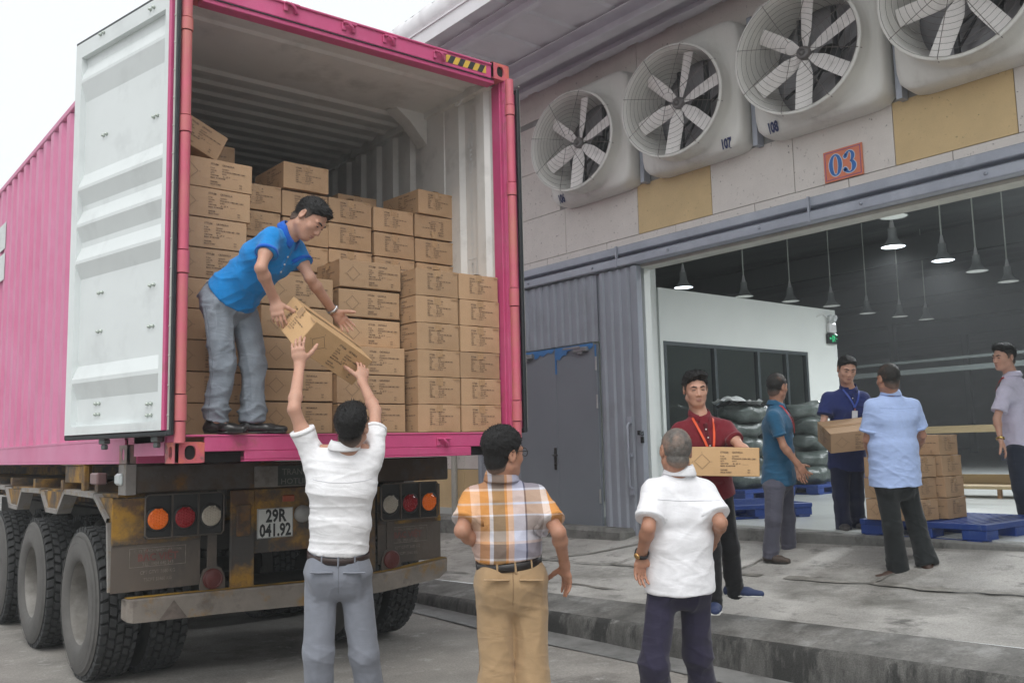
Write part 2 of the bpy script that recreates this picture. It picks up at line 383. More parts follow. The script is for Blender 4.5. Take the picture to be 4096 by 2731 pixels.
# interior: dark insulated roof, far walls, tall white column beside the office
mb = MB(); mb.sheet([[V((x, y, 8.6+.02*math.sin(x*3))) for x in [6.1+1.5*i for i in range(50)]] for y in (-30, -5, 15, 40, 60)]); wp(mb, 'ceiling', M_dark, WH)
mb = MB(); mb.box((74, -30, FZ), (74.3, 60, 9)); mb.box((6.2, 59, FZ), (74, 59.3, 9)); mb.box((6.2, -30.3, FZ), (74, -30, 9)); mb.box((6.13, -30, 3.6), (6.16, 60, 8.6)); mb.box((6.14, -30, FZ), (6.2, -9, 3.58))
wps(mb, 'inner_wall', M_dark, WH)
for k, x in enumerate((12, 20, 28, 36, 44, 52)):
    mb = MB(); mb.box((x, -30, 7.5), (x+.25, 59, 8.3)); mb.box((x, 20, FZ), (x+.3, 20.3, 7.5)); mb.box((x, -9, FZ), (x+.3, -8.7, 7.5)); wp(mb, 'roof_girder', pm('dark_girder', (.045, .05, .05), .6), WH)
mb = MB(); mb.box((6.14, 2.05, FZ), (8.72, 2.2, 3.55)) if False else None
mb.box((8.55, 4.34, FZ), (8.73, 5.6, 8.4)); wp(mb, 'white_column', M_white, WH)
mb = MB(); mb.box((FX+.003, 2.03, FZ), (FX+.1, 2.4, 3.57)); wp(mb, 'door_jamb', M_white, WH)
for x in (5.72,):
    mb = MB(); mb.tube([(5.88, 5.72, .2), (5.88, 5.72, 3.6)], .045, 12); wp(mb, 'drain_pipe', pm('old_pipe', (.38, .37, .33), .6, var=.15), WH)

# ------------------------------------------------------------------ sliding corrugated gate with a double wicket door
GT = thing('sliding_gate', 'tall blue-grey corrugated sliding gate with a steel double wicket door', 'gate', (5.87, 3.3, .45))
M_gate = pm('gate_paint', (.30, .325, .375), .5, .05, var=.07, scale=2.5, stain=(.24, .255, .28), sscale=1.5, sth=.62, swid=.12, bump=.05)
GY0, GY1, GZ0, GZ1 = 1.985, 5.1, .50, 3.56
def corr(y0, y1, z0, z1):
    L = []; y = y0
    while y < y1-.001:
        for dy, dx in ((0, 0), (.055, 0), (.075, -.022), (.115, -.022), (.135, 0)):
            if y+dy <= y1: L.append((y+dy, dx))
        y += .1351
    return [[V((5.85+dx, a, z)) for z in (z0, z1)] for a, dx in L]
mb = MB(); mb.sheet(corr(GY0+.08, 2.66, GZ0, GZ1), False); mb.sheet(corr(4.15, GY1, GZ0, GZ1), False); mb.sheet(corr(2.66, 4.15, 2.765, GZ1), False)
mb.box((5.87, GY0, GZ0), (5.89, 2.655, GZ1)); mb.box((5.87, 4.155, GZ0), (5.89, GY1, GZ1)); mb.box((5.87, 2.655, 2.77), (5.89, 4.155, GZ1))
gp = wp(mb, 'corrugated_panel', M_gate, GT)
mb = MB(); mb.box((5.815, GY0-.01, GZ0-.02), (5.90, GY0+.08, GZ1), .006); mb.box((5.84, GY0+.081, GZ0-.03), (5.89, GY1, GZ0-.002)); wp(mb, 'gate_frame', M_gate, GT)
M_door = pm('wicket_door_paint', (.2, .222, .252), .42, .1, var=.05, scale=2)
for y0, y1 in ((2.675, 3.40), (3.404, 4.14)):
    mb = MB(); mb.box((5.822, y0, .545), (5.865, y1, 2.735), .004); d = wp(mb, 'wicket_door', M_door, GT)
    mb = MB(); hy = y0 if y0 < 3 else y1
    for z in (.95, 2.05, 2.5): mb.tube([(5.812, hy, z-.08), (5.812, hy, z+.08)], .012, 8)
    split_parts(mb, 'hinge', pm('bright_steel', (.5, .5, .5), .3, .8), d)
    mb = MB(); cy = y0+.24 if y0 < 3 else y1-.2
    mb.box((5.77, cy-.12, 2.655), (5.82, cy+.12, 2.71), .008); mb.box((5.755, cy-.02, 2.70), (5.765, cy+.28, 2.725)); mb.box((5.775, cy-.04, 2.63), (5.8, cy+.04, 2.654))
    mb.build('door_closer', pm('closer_metal', (.3, .31, .32), .4, .5), d)
    if y0 < 3: pass
    else:
        mb = MB(); mb.box((5.812, 3.43, 1.25), (5.822, 3.475, 1.52), .003); mb.tube([(5.815, 3.45, 1.43), (5.775, 3.45, 1.43), (5.772, 3.37, 1.43)], .011, 8); mb.lathe([(0, 0), (.016, 0), (.016, .012), (0, .013)], 10, T(5.812, 3.452, 1.32, ry=-math.pi/2))
        mb.build('handle', pm('black_handle', (.025, .022, .02), .35, .5), d)
mb = MB(); mb.box((5.828, 2.66, .505), (5.862, 4.15, .542)); wp(mb, 'sill_strip', pm('chipped_white', (.5, .5, .49), .7, stain=(.2, .21, .23), sscale=14, sth=.55), GT)
M_tape = pm('blue_masking_film', (.02, .16, .42), .35, spec=.6, bump=.4, bscale=30)
mb = MB()
for y0, y1, d0, d1 in ((2.72, 3.12, .05, .03), (3.12, 3.40, .05, .17), (3.42, 3.80, .03, .09), (3.80, 4.12, .03, .02)):
    n = 7
    mb.sheet([[V((5.816-.004*math.sin(i*2), y0+(y1-y0)*i/n, 2.745)), V((5.812, y0+(y1-y0)*i/n, 2.74-(d0+(d1-d0)*i/n)-.02*math.sin(i*2.3+y0*9)))] for i in range(n+1)])
mb.box((5.815, 3.385, 2.42), (5.8205, 3.41, 2.7)); mb.box((5.808, 2.665, 2.52), (5.812, 2.69, 2.72)); mb.box((5.808, 4.13, 2.3), (5.812, 4.15, 2.55))
wp(mb, 'protective_film', M_tape, GT)
for y in (3.55, 2.5, 4.6):
    mb = MB(); mb.lathe([(0, -.018), (.045, -.018), (.05, 0), (.045, .018), (0, .018)], 16, T(5.85, y, pz(5.85, y)+.045+.05 if False else GZ0-.065, ry=math.pi/2)); mb.box((5.83, y-.05, GZ0-.04), (5.87, y+.05, GZ0-.032)); wp(mb, 'roller_wheel', pm('caster_grey', (.25, .25, .25), .5, .5), GT)
mb = MB(); mb.tube([(5.80, 2.16, 1.05), (5.775, 2.16, 1.08), (5.775, 2.16, 1.75), (5.80, 2.16, 1.78)], .014, 8); mb.box((5.806, 2.13, .98), (5.818, 2.19, 1.06)); mb.box((5.806, 2.13, 1.77), (5.818, 2.19, 1.85)); mb.box((5.79, 2.13, 1.4), (5.82, 2.19, 1.44)); wp(mb, 'pull_handle', M_gmet, GT)
mb = MB(); mb.box((5.79, 2.0, 1.64), (5.83, 2.03, 1.69), .004); mb.tube([(5.81, 1.985, 1.66), (5.81, 1.955, 1.68), (5.81, 1.955, 1.63), (5.81, 1.985, 1.64)], .006, 6); mb.box((5.795, 1.955, 1.55), (5.825, 1.99, 1.62), .004); wp(mb, 'padlock', pm('black_lock', (.02, .02, .02), .35, .6), GT)

# ------------------------------------------------------------------ office partition inside
OW = thing('office_partition', 'white office wall with a dark-framed window inside the warehouse', 'partition', (8.73, 4.32, FZ))
ox0, ox1, oz1 = 8.731, 13.5, 3.92; wx0, wx1, wz0, wz1 = 8.80, 12.55, 1.55, 3.10; oy = 4.30
mb = MB(); mb.box((ox0, oy, FZ), (wx0, oy+.12, oz1)); mb.box((wx1, oy, FZ), (ox1, oy+.12, oz1)); mb.box((wx0, oy, wz1), (wx1, oy+.12, oz1)); mb.box((wx0, oy, FZ), (wx1, oy+.12, wz0)); mb.box((ox1-.12, oy+.121, FZ), (ox1, 8.5, oz1))
wp(mb, 'wall', M_white, OW)
mb = MB(); fr = pm('dark_window_frame', (.07, .085, .09), .4, .3)
for x in (wx0, 9.98, 11.1, 11.9, wx1-.06): mb.box((x, oy-.01, wz0), (x+.06, oy+.07, wz1))
mb.box((wx0, oy-.012, wz1-.06), (wx1, oy+.072, wz1-.001)); mb.box((wx0, oy-.012, wz0), (wx1, oy+.072, wz0+.05))
win = wp(mb, 'window', fr, OW)
gl = bpy.data.materials.new('window_glass'); gl.use_nodes = True; b = gl.node_tree.nodes['Principled BSDF']; b.inputs['Base Color'].default_value = (.6, .66, .65, 1); b.inputs['Transmission Weight'].default_value = 1; b.inputs['Roughness'].default_value = .03; b.inputs['IOR'].default_value = 1.3
mb = MB(); mb.box((wx0+.03, oy+.03, wz0+.03), (wx1-.03, oy+.036, wz1-.03)); mb.build('pane', gl, win)
# the dim room behind the window
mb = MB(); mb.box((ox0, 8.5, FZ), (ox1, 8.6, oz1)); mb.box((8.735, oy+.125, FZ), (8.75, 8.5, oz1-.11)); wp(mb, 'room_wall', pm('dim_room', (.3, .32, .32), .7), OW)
mb = MB(); mb.box((9.2, 8.3, 2.7), (13.2, 8.45, 2.76)); mb.box((9.0, 8.2, 1.9), (9.9, 8.45, 2.6)); mb.box((10.4, 8.2, 1.7), (12.6, 8.45, 2.5)); wps(mb, 'inner_shelving', pm('shelf_grey', (.5, .54, .53), .6), OW)
# exit sign with twin emergency lamps on the end of the partition
EL = thing('emergency_light', 'twin-head emergency lamp with green exit sign on the white partition', 'exit sign', (13.3, oy, 3.4))
M_ew = pm('white_plastic', (.7, .7, .7), .4)
mb = MB(); mb.box((-.16, -.1, .12), (.16, -.002, .36), .02); mb.tube([(-.08, -.06, .36), (-.08, -.06, .42)], .02, 8); mb.tube([(.08, -.06, .36), (.08, -.06, .42)], .02, 8); mb.build('housing', M_ew, EL)
for x in (-.09, .09):
    mb = MB(); mb.lathe([(0, -.05), (.05, -.04), (.085, .02), (.09, .05), (0, .055)], 16, T(x, -.07, .5, rx=math.pi/2+.3)); mb.build('lamp_head', pm('lamp_head_clear', (.6, .62, .62), .2), EL)
mb = MB(); mb.box((-.2, -.09, -.16), (.2, -.002, .09), .008); sb = mb.build('exit_sign', pm('black_sign', (.01, .012, .012), .35), EL)
mb = MB(); Mx = T(0, -.0915, 0, rx=math.pi/2)
mb.v += []; q = lambda pts: mb.add([Mx @ V((a, b_, 0)) for a, b_ in pts], [list(range(len(pts)))])
q([(-.17, -.03), (-.12, -.07), (-.12, .01)]); q([(-.12, -.04), (-.07, -.04), (-.07, -.02), (-.12, -.02)])
for px, py in ((0, 0), ): pass
q([(-.01, .03), (.03, .05), (.05, .0), (.02, -.02)]); q([(.02, -.02), (.05, -.02), (.08, -.1), (.06, -.11)]); q([(.02, -.02), (.0, -.03), (-.03, -.1), (-.01, -.11)]); q([(.04, .03), (.1, -.01), (.09, -.025), (.04, .0)]); q([(.035, .055), (.06, .055), (.06, .08), (.035, .08)])
q([(-.05, .06), (-.03, .06), (-.03, -.12), (-.05, -.12)]); q([(.12, .06), (.17, .06), (.17, .04), (.12, .04)]); q([(.12, -.02), (.17, -.02), (.17, -.04), (.12, -.04)])
mb.build('pictogram', pm('green_glow', (.02, .5, .2), .5, emit=(.02, .8, .3), estr=.5), sb)
mb = MB(); mb.tube([(-.15, -.04, .5), (-.3, -.02, .58), (-.55, -.01, .5)], .012, 6); mb.build('cable', M_ew, EL); EL.scale = (.72, .72, .72)

# ------------------------------------------------------------------ exhaust fans along the wall
M_frp = pm('fibreglass_cream', (.76, .75, .71), .5, var=.05, scale=3, stain=(.55, .53, .49), sscale=2.2, sth=.64, swid=.1, stretch=(1, 1, .4), bump=.05, bscale=20)
M_blade = pm('fan_blade', (.82, .79, .77), .5, var=.05, scale=4, stain=(.6, .57, .55), sscale=5, sth=.62)
M_wire = pm('grille_wire', (.16, .14, .13), .5, .4)
M_hub = pm('fan_hub', (.16, .15, .15), .45, .5)
M_numb = pm('navy_lettering', (.03, .04, .13), .6)
FR = .585
def fan(y, num, npos, label, ang):
    def skew(mb):                              # the mouth is canted towards the yard
        mb.v = [(p[0]-(p[1]-.34)*.165*min(1, max(0, (-p[0]-.26)/.25)), p[1], p[2]) for p in mb.v]; return mb
    t = thing('exhaust_fan', label, 'fan', (FX, y, 5.13), 0, 'cone exhaust fans over the bay door')
    # square flange lofted into the round mouth
    mb = MB(); N = 64; rows = []
    def sq(hw, rc, k):
        a = 2*math.pi*k/N+math.pi/N; c, s_ = math.cos(a), math.sin(a); m = max(abs(c), abs(s_)); e_ = 9
        r = hw/((abs(c)**e_+abs(s_)**e_)**(1/e_)); return r*c, r*s_
    def circ(rr, k): a = 2*math.pi*k/N+math.pi/N; return rr*math.cos(a), rr*math.sin(a)
    prof = [(-.016, 'q', .70, 1.), (-.10, 'q', .70, 1.), (-.215, 'q', .695, 1.), (-.25, 'q', .68, 1.), (-.268, 'm', .655, .88), (-.278, 'm', .635, .50), (-.295, 'm', .622, .20), (-.36, 'm', .612, .05), (-.45, 'm', .606, .0), (-.55, 'c', FR+.006, 0), (-.575, 'c', FR+.024, 0), (-.59, 'c', FR+.02, 0), (-.59, 'c', FR-.008, 0), (-.5, 'c', FR-.02, 0), (-.3, 'c', FR-.035, 0), (-.05, 'c', FR-.045, 0)]
    for x, kind, a, wq in prof:
        r_ = []
        for k in range(N+1):
            u1, v1 = sq(a, 0, k % N); u0, v0 = circ(min(a, FR+.02), k % N) if kind != 'c' else circ(a, k % N)
            uu, vv = (u1*wq+u0*(1-wq), v1*wq+v0*(1-wq)) if kind != 'c' else (u0, v0)
            zo = .10*max(0, wq) if kind != 'c' else 0
            r_.append(V((x, uu, vv+.065*wq if kind != 'c' else vv)))
        rows.append(r_)
    mb.sheet(rows); h = skew(mb).build('housing', M_frp, t)
    mb = MB()
    for zz in ([.11] if False else []): pass
    put_text(mb, num, .135, T(-1, npos, -.605, rx=math.pi/2, rz=-math.pi/2), bold=.006, sx=.64, res=3)
    from mathutils.bvhtree import BVHTree
    bv = BVHTree.FromPolygons([tuple(v.co) for v in h.data.vertices], [tuple(p.vertices) for p in h.data.polygons])
    for i, p in enumerate(mb.v):
        hit = bv.ray_cast(V((-3, p[1], p[2])), V((1, 0, 0)))[0]; mb.v[i] = ((hit.x if hit else -.2)-.012, p[1], p[2])
    mb.build('number', M_numb, h)
    # guard: rings and spokes
    mb = MB()
    for k in range(11):
        rr = .07+.051*k; xx = -.60-.03*(1-(rr/FR)**2)
        mb.tube([(xx, rr*math.cos(a), rr*math.sin(a)) for a in [2*math.pi*i/40 for i in range(41)]], .0019, 4, False)
    for k in range(8):
        a = 2*math.pi*(k+.35)/8
        mb.tube([(-.632, .07*math.cos(a), .07*math.sin(a)), (-.622, .3*math.cos(a), .3*math.sin(a)), (-.602, (FR+.005)*math.cos(a), (FR+.005)*math.sin(a)), (-.56, (FR+.03)*math.cos(a), (FR+.03)*math.sin(a))], .0032, 5)
    skew(mb).build('grille', M_wire, t)
    mb = MB(); mb.lathe([(0, -.02), (.05, -.018), (.062, -.01), (.066, .02), (.066, .1), (0, .1)], 24, T(-.45, 0, 0, ry=math.pi/2)); mb.lathe([(0, -.04), (.03, -.035), (.03, 0)], 12, T(-.46, 0, 0, ry=math.pi/2)); skew(mb).build('hub', M_hub, t)
    for k in range(6):
        a = ang+2*math.pi*k/6; mb = MB(); n = 8; rows = []; rows2 = []
        for i in range(n+1):
            rr = .055+(.545-.055)*i/n; wd = .032+.043*min(1, i/2.2); tw = .55-.25*i/n
            lead = V((-.40-wd*math.sin(tw), -wd*math.cos(tw), rr)); trail = V((-.40+wd*math.sin(tw), wd*math.cos(tw), rr)); mid = V((-.415, 0, rr))
            Mr = Euler((a, 0, 0)).to_matrix()
            rows.append([Mr @ p for p in (lead, mid, trail)]); rows2.append([Mr @ (p+V((.008, 0, 0))) for p in (trail, mid, lead)])
        mb.sheet(rows); mb.sheet(rows2); skew(mb).build('blade', M_blade, t)
    # rear frame, shaft bars and motor seen through the mouth
    mb = MB()
    for yy_ in (-.17, .2): mb.box((-.14, yy_-.02, -.47), (-.10, yy_+.02, .47))
    mb.tube([(-.14, -.47, .1), (-.10, .42, -.25)], .016, 6); mb.tube([(-.1, .25, -.42), (-.08, -.35, .38)], .013, 6)
    mb.build('frame_bar', pm('dark_bar', (.05, .05, .055), .5, .4), t)
    mb = MB(); mb.lathe([(0, 0), (.07, 0), (.075, .03), (.075, .17), (.06, .2), (0, .2)], 16, T(-.1, -.38, -.16, ry=math.pi/2)); mb.lathe([(0, -.02), (.13, -.02), (.13, .01), (.05, .02)], 20, T(-.2, -.14, -.05, ry=math.pi/2)); mb.build('motor', pm('motor_black', (.02, .022, .025), .5, .3), t)
    mb = MB(); mb.box((-.002, -.6, -.58), (.02, .6, .68)); mb.box((0, -.6, -.58), (.02, .6, .68)) if False else None
    for k in range(9): mb.box((.022, -.6, -.55+.13*k), (.05, .6, -.535+.13*k+.06))
    mb.build('shutter', pm('fan_shutter', (.34, .33, .35), .5, .3, var=.12), t)
    mb = MB(); mb.box((-.12, -.775, -.62), (-.016, -.72, .74)); mb.build('side_channel', M_gmet, t)
    return t
fan(FANY[0], '106', .53, 'cream cone exhaust fan numbered 106, nearest the pink container', .17)
fan(FANY[1], '107', -.435, 'cream cone exhaust fan numbered 107, second from the pink container', .25)
fan(FANY[2], '108', .53, 'cream cone exhaust fan numbered 108, above the orange 03 sign', .1)
fan(FANY[3], '109' if False else ' ', .6, 'cream cone exhaust fan cut by the picture corner, no number showing', .45)

# orange bay sign
SG = thing('bay_sign', 'orange square bay sign with blue and white 03 under the fans', 'sign', (FX-.03, -.583, 4.105))
mb = MB(); mb.box((-.002, -.20, -.15), (.015, .20, .15), .002); sgp = mb.build('plate', pm('orange_sign', (.68, .2, .1), .5, var=.05), SG)
mb = MB(); bl = lambda y0, y1, z0, z1: mb.box((-.0045, y0, z0), (-.0022, y1, z1))
bl(-.185, .185, .128, .134); bl(-.185, .185, -.134, -.128); bl(-.185, -.179, -.128, .128); bl(.179, .185, -.128, .128); mb.build('border', pm('purple_line', (.25, .08, .25), .5), sgp)
def serif03(mb, grow, xo):
    # '0' as an ellipse ring with thick sides, '3' as two bowls; drawn in the sign's plane
    def P(u, v): return V((xo, -u, v))
    def ring(cu, cv, ru, rv, tu, tv, a0=0, a1=360, n=40):
        rows = []
        for i in range(n+1):
            a = math.radians(a0+(a1-a0)*i/n); c, s_ = math.cos(a), math.sin(a)
            rows.append([P(cu+(ru+grow)*c, cv+(rv+grow)*s_), P(cu+(ru-tu-grow)*c, cv+(rv-tv-grow)*s_)])
        mb.sheet(rows, False)
    ring(-.075, 0, .068, .105, .04, .014)
    ring(.072, .052, .052, .054, .034, .012, -80, 165, 28); ring(.07, -.045, .066, .06, .042, .012, -165, 80, 28)
    for cu, cv in ((.03, .06), (.022, -.062)):
        n = 14; mb.add([P(cu, cv)]+[P(cu+(.02+grow)*math.cos(2*math.pi*i/n), cv+(.02+grow)*math.sin(2*math.pi*i/n)) for i in range(n)], [[0, 1+i, 1+(i+1) % n] for i in range(n)])
mb = MB(); serif03(mb, .007, -.0032); mb.build('numeral_outline', pm('pale_outline', (.6, .68, .75), .5), sgp)
mb = MB(); serif03(mb, 0, -.0048); mb.build('numeral', pm('blue_numeral', (.02, .14, .45), .5), sgp)

# ------------------------------------------------------------------ pendant lamps
M_shade = pm('lamp_shade_grey', (.3, .315, .315), .4, .4); M_lampcap = pm('lamp_cap', (.5, .5, .5), .5); M_cord = pm('lamp_rod', (.55, .58, .52), .5)
def lamp_proto(on, label):
    t = thing('pendant_lamp', label, 'pendant lamp', (0, 0, 0), 0, 'high-bay pendant lamps in the warehouse')
    mb = MB(); mb.tube([(0, 0, .58), (0, 0, 3.1)], .017, 6); mb.build('rod', M_cord, t)
    mb = MB(); mb.lathe([(.014, .60), (.026, .58), (.055, .42), (.055, .40)], 16); mb.build('cap', M_lampcap, t)
    mb = MB(); mb.lathe([(.04, .40), (.085, .395), (.088, .36), (.080, .34), (.09, .32), (.082, .29), (.092, .27), (.094, .19), (.11, .17), (.15, .09), (.21, .035), (.25, .012), (.255, 0), (.245, 0), (.18, .05), (.1, .17), (0, .18)], 24); mb.build('shade', M_shade, t)
    if on:
        ld = bpy.data.lights.new('bulb', 'SPOT'); ld.energy = 720; ld.spot_size = R(165); ld.spot_blend = .6; ld.shadow_soft_size = .2; ld.color = (.93, .97, 1)
        lo_ = bpy.data.objects.new('bulb', ld); COL.objects.link(lo_); lo_.parent = t; lo_.location = (0, 0, -.03)
    mb = MB(); mb.lathe([(.238, .008), (.12, -.006), (0, -.01)], 24); mb.build('diffuser', pm('lamp_lit', (.8, .85, .9), .4, emit=(.85, .93, 1), estr=3.2) if on else pm('lamp_dull', (.55, .58, .55), .4, emit=(.8, .85, .8), estr=.25), t)
    return t
LN = [(16.3, 4.6), (18.7, 4.75), (20.75, 4.95), (23.0, 5.2), (16.27, 10.27), (18.85, 10.35), (20.75, 10.2), (22.65, 10.1), (25.1, 10.4), (26.8, 10.25), (28.3, 10.15)]
LL = ['lit high-bay pendant lamp hanging lowest-left of the right-hand row, glowing white', 'pendant lamp just right of the brightest glowing one in the near row', 'unlit pendant lamp second from the far right end of the near row',
      'unlit pendant lamp at the far right end of the near row', 'lit pendant lamp at the left end, above the white partition by the column', 'pendant lamp second from the left above the white partition',
      'grey pendant lamp above the middle of the white partition', 'pendant lamp directly behind the emergency light', 'dim pendant lamp first to the right of the partition end', 'dim pendant lamp second to the right of the partition end', 'faintest small pendant lamp, third past the partition end']
P_on = lamp_proto(True, LL[0]); P_off = lamp_proto(False, LL[3])
for i, (x, y) in enumerate(LN):
    src = P_on if i in (0, 1, 4) else P_off
    o = src if i in (0, 3) else dup(src)
    o.location = (x, y, 5.5); o['label'] = LL[i]
for i, (x, y) in enumerate(((9.3, -.9), (11.7, -.85), (14.1, -.8), (16.5, -.8), (19, -.8))): dup(P_on, (x, y, 5.5), None, 'lit high-bay pendant lamp in the unseen row added above the door beam')  # unseen row on the same lamp grid, added to light the office wall
o = dup(P_off, (13.9, 3.25, 5.52), None, 'big pendant reflector shade highest in the bay, above the lit lamp'); 

# ------------------------------------------------------------------ storage inside the warehouse
SR = thing('steel_rack', 'long steel frame with a double top rail deep inside the warehouse', 'rack', (22, 5, FZ))
M_st = pm('rack_steel', (.15, .175, .17), .5, .4, var=.15)
mb = MB(); mb.box((22, -12, 3.55), (22.12, 14, 3.62)); mb.box((22, -12, 3.25), (22.12, 14, 3.38)); wps(mb, 'top_rail', M_st, SR)
for y in (-9, -3, 3.1, 9.3):
    mb = MB(); mb.box((22.0, y, FZ), (22.12, y+.14, 3.249)); wp(mb, 'post', M_st, SR)
M_bcr = pm('blue_crate_plastic', (.02, .045, .16), .5, var=.15)
for i in range(9):
    t = thing('crate_stack', 'tall dark blue crate stack, number %s from the left in the far row' % ['one', 'two', 'three', 'four', 'five', 'six', 'seven', 'eight', 'nine'][i], 'crate stack', (33+.15*(i % 3), 9.5-1.55*i, FZ), 0, 'blue crate stacks in the far row')
    if i == 0:
        for k in range(4):
            mb = MB(); mb.box((0, -.7, .38*k), (1.2, .7, .38*k+.36), .02); mb.box((-.02, -.72, .38*k+.30), (1.22, .72, .36+.38*k), .01); mb.build('crate', M_bcr, t)
        c0 = t
    else:
        for ch in c0.children:
            c = ch.copy(); COL.objects.link(c); c.parent = t
M_dcart = pm('far_carton', (.45, .3, .17), .8, rnd=.2)
for i, y in enumerate((5.45, 4.95, 4.45, 3.15)):
    mb = MB(); mb.box((0, -.21, 0), (.35, .21, .36), .01); mb.box((-.003, -.03, .0), (-.001, .03, .36)); o = mb.build('far_carton', M_dcart); o.location = (32.9, y, 2.24)
    tag(o, ['small orange carton on the far blue crates, leftmost of four', 'small orange carton on the far blue crates, second of four', 'small orange carton on the far blue crates, third of four', 'lone small carton on the far blue crates, right of the three'][i], 'carton', 'small cartons on the far crates')
    mb = MB(); mb.box((.05, -.2, .361), (.3, .2, .363)); f = mb.build('tape', pm('far_tape', (.5, .38, .25), .4), o)
WB = thing('wooden_bench', 'pale wooden work bench with a low shelf behind the pallet of cartons', 'bench', (11.7, .6, FZ))
M_ply = pm('pale_plywood', (.52, .40, .22), .6, var=.12, scale=5, stretch=(1, .2, 1))
mb = MB(); mb.box((11.3, -.8, 1.66), (12.0, 2.1, 1.70)); wp(mb, 'top', M_ply, WB)
mb = MB(); mb.box((11.3, -.8, .82), (12.0, 2.1, .86)); mb.box((11.98, -.8, .861), (12.0, 2.1, 1.0)); wp(mb, 'shelf', M_ply, WB)
for y in (-.75, .62, 2.02):
    mb = MB(); mb.box((11.94, y, FZ), (11.99, y+.05, 1.659)) if False else mb.box((11.34, y, FZ), (11.39, y+.05, .819)); mb.box((11.93, y, .861), (11.98, y+.05, 1.659)); wp(mb, 'leg', pm('bench_leg', (.4, .22, .1), .6), WB)
mb = MB(); mb.box((11.301, -.8, 1.6), (11.33, 2.1, 1.659)); wp(mb, 'apron', M_ply, WB)
# ------------------------------------------------------------------ shipping container
M_pink = pm('container_pink', (.57, .075, .21), .5, var=.10, scale=3, stain=(.62, .14, .28), sscale=1.8, sth=.62, swid=.14, stain2=(.28, .10, .07), s2scale=7, s2th=.70, bump=.06, bscale=30)
M_pinkside = pm('faded_side_pink', (.62, .175, .325), .55, var=.06, scale=2, stain=(.66, .27, .43), sscale=1.5, sth=.55, swid=.2, bump=.05, bscale=30)
M_cast = pm('worn_casting_paint', (.58, .12, .15), .6, var=.12, scale=9, stain=(.15, .1, .09), sscale=7, sth=.58, swid=.05, stain2=(.62, .16, .1), s2scale=5, s2th=.55, bump=.25, bscale=40)
M_pin = pm('salmon_hinge_post', (.62, .12, .19), .5, var=.08, scale=8, stain=(.58, .19, .17), sscale=3, sth=.52, swid=.12)
M_ingrey = pm('container_inner_grey', (.72, .72, .70), .55, var=.05, scale=3, stain=(.52, .52, .5), sscale=3, sth=.62, swid=.1)
M_dwhite = pm('door_white', (.70, .74, .74), .45, var=.03, scale=3, stain=(.55, .58, .58), sscale=2.5, sth=.66, swid=.12, bump=.04, bscale=20)
M_gask = pm('rubber_gasket', (.018, .022, .026), .5, var=.2, scale=10)
M_hole = pm('painted_recess_shade', (.012, .01, .01), .9)  # near-black backing paints the shade inside casting holes and fork pockets
M_bolt = pm('galvanised_bolt', (.5, .55, .5), .4, .6)
M_wood = pm('plywood_floor', (.2, .13, .08), .7, var=.2, scale=8)
CT = thing('shipping_container', 'open pink shipping container loaded with cartons on the trailer', 'container', (1.219, 6.8, ZC))
CW, CH, CL = 2.438, 2.896, 13.6
def cb(*bx, b=0.): 
    mb = MB()
    for lo, hi in bx: mb.box((lo[0], lo[1], lo[2]+ZC), (hi[0], hi[1], hi[2]+ZC), b)
    return mb
wp(cb(((.04, .05, .13), (CW-.04, CL, .165))), 'floor', M_wood, CT)
def corrug(xb, sgn, y0, z0, z1, depth=.036, flip=False):
    L = []; y = y0
    while y < CL-.1:
        for dy, d in ((0, 0), (.104, 0), (.139, depth), (.243, depth)): L.append((y+dy, d))
        y += .278
    rows = [[V((xb+sgn*d, a, z+ZC)) for z in (z0, z1)] for a, d in L]
    return rows[::-1] if flip else rows
mb = MB(); mb.sheet([[V((.03, .13, z+ZC)) for z in (.16, 2.84)], [V((.03, 1.0, z+ZC)) for z in (.16, 2.84)]]+corrug(.006, 1, 1.02, .16, 2.84), False); wp(mb, 'side_panel', M_pinkside, CT)
mb = MB(); mb.sheet(corrug(.011, 1, 1.02-.278*3, .165, 2.83), False); wp(mb, 'inner_side_wall', M_ingrey, CT)
mb = MB(); mb.sheet(corrug(CW-.004, -1, 1.02, .16, 2.84, .018), False); wp(mb, 'side_panel', M_pinkside, CT)
# right inner wall with the end bay as in the photo: narrow ribs near the door, a flat bay, the 40 ft post
inner = [(.156, 2.405), (.205, 2.405), (.235, 2.372), (.30, 2.372), (.335, 2.372), (.375, 2.408), (.53, 2.408), (.565, 2.372), (.76, 2.372), (.765, 2.365), (1.10, 2.365), (1.11, 2.395), (1.2, 2.395)]
y = 1.2; tail = []
while y < CL-.2:
    for dy, x in ((.03, 2.395), (.065, 2.36), (.17, 2.36), (.205, 2.395)): tail.append((y+dy, x))
    y += .278
mb = MB(); mb.sheet([[V((x, a, z+ZC)) for z in (.165, 2.80)] for a, x in inner+tail], False); iw = wp(mb, 'inner_side_wall', M_ingrey, CT)
mb = MB(); mb.prism([(.84, 2.70), (1.16, 2.92), (1.16, 2.70)], 2.355, 2.37, 0, None) if False else None
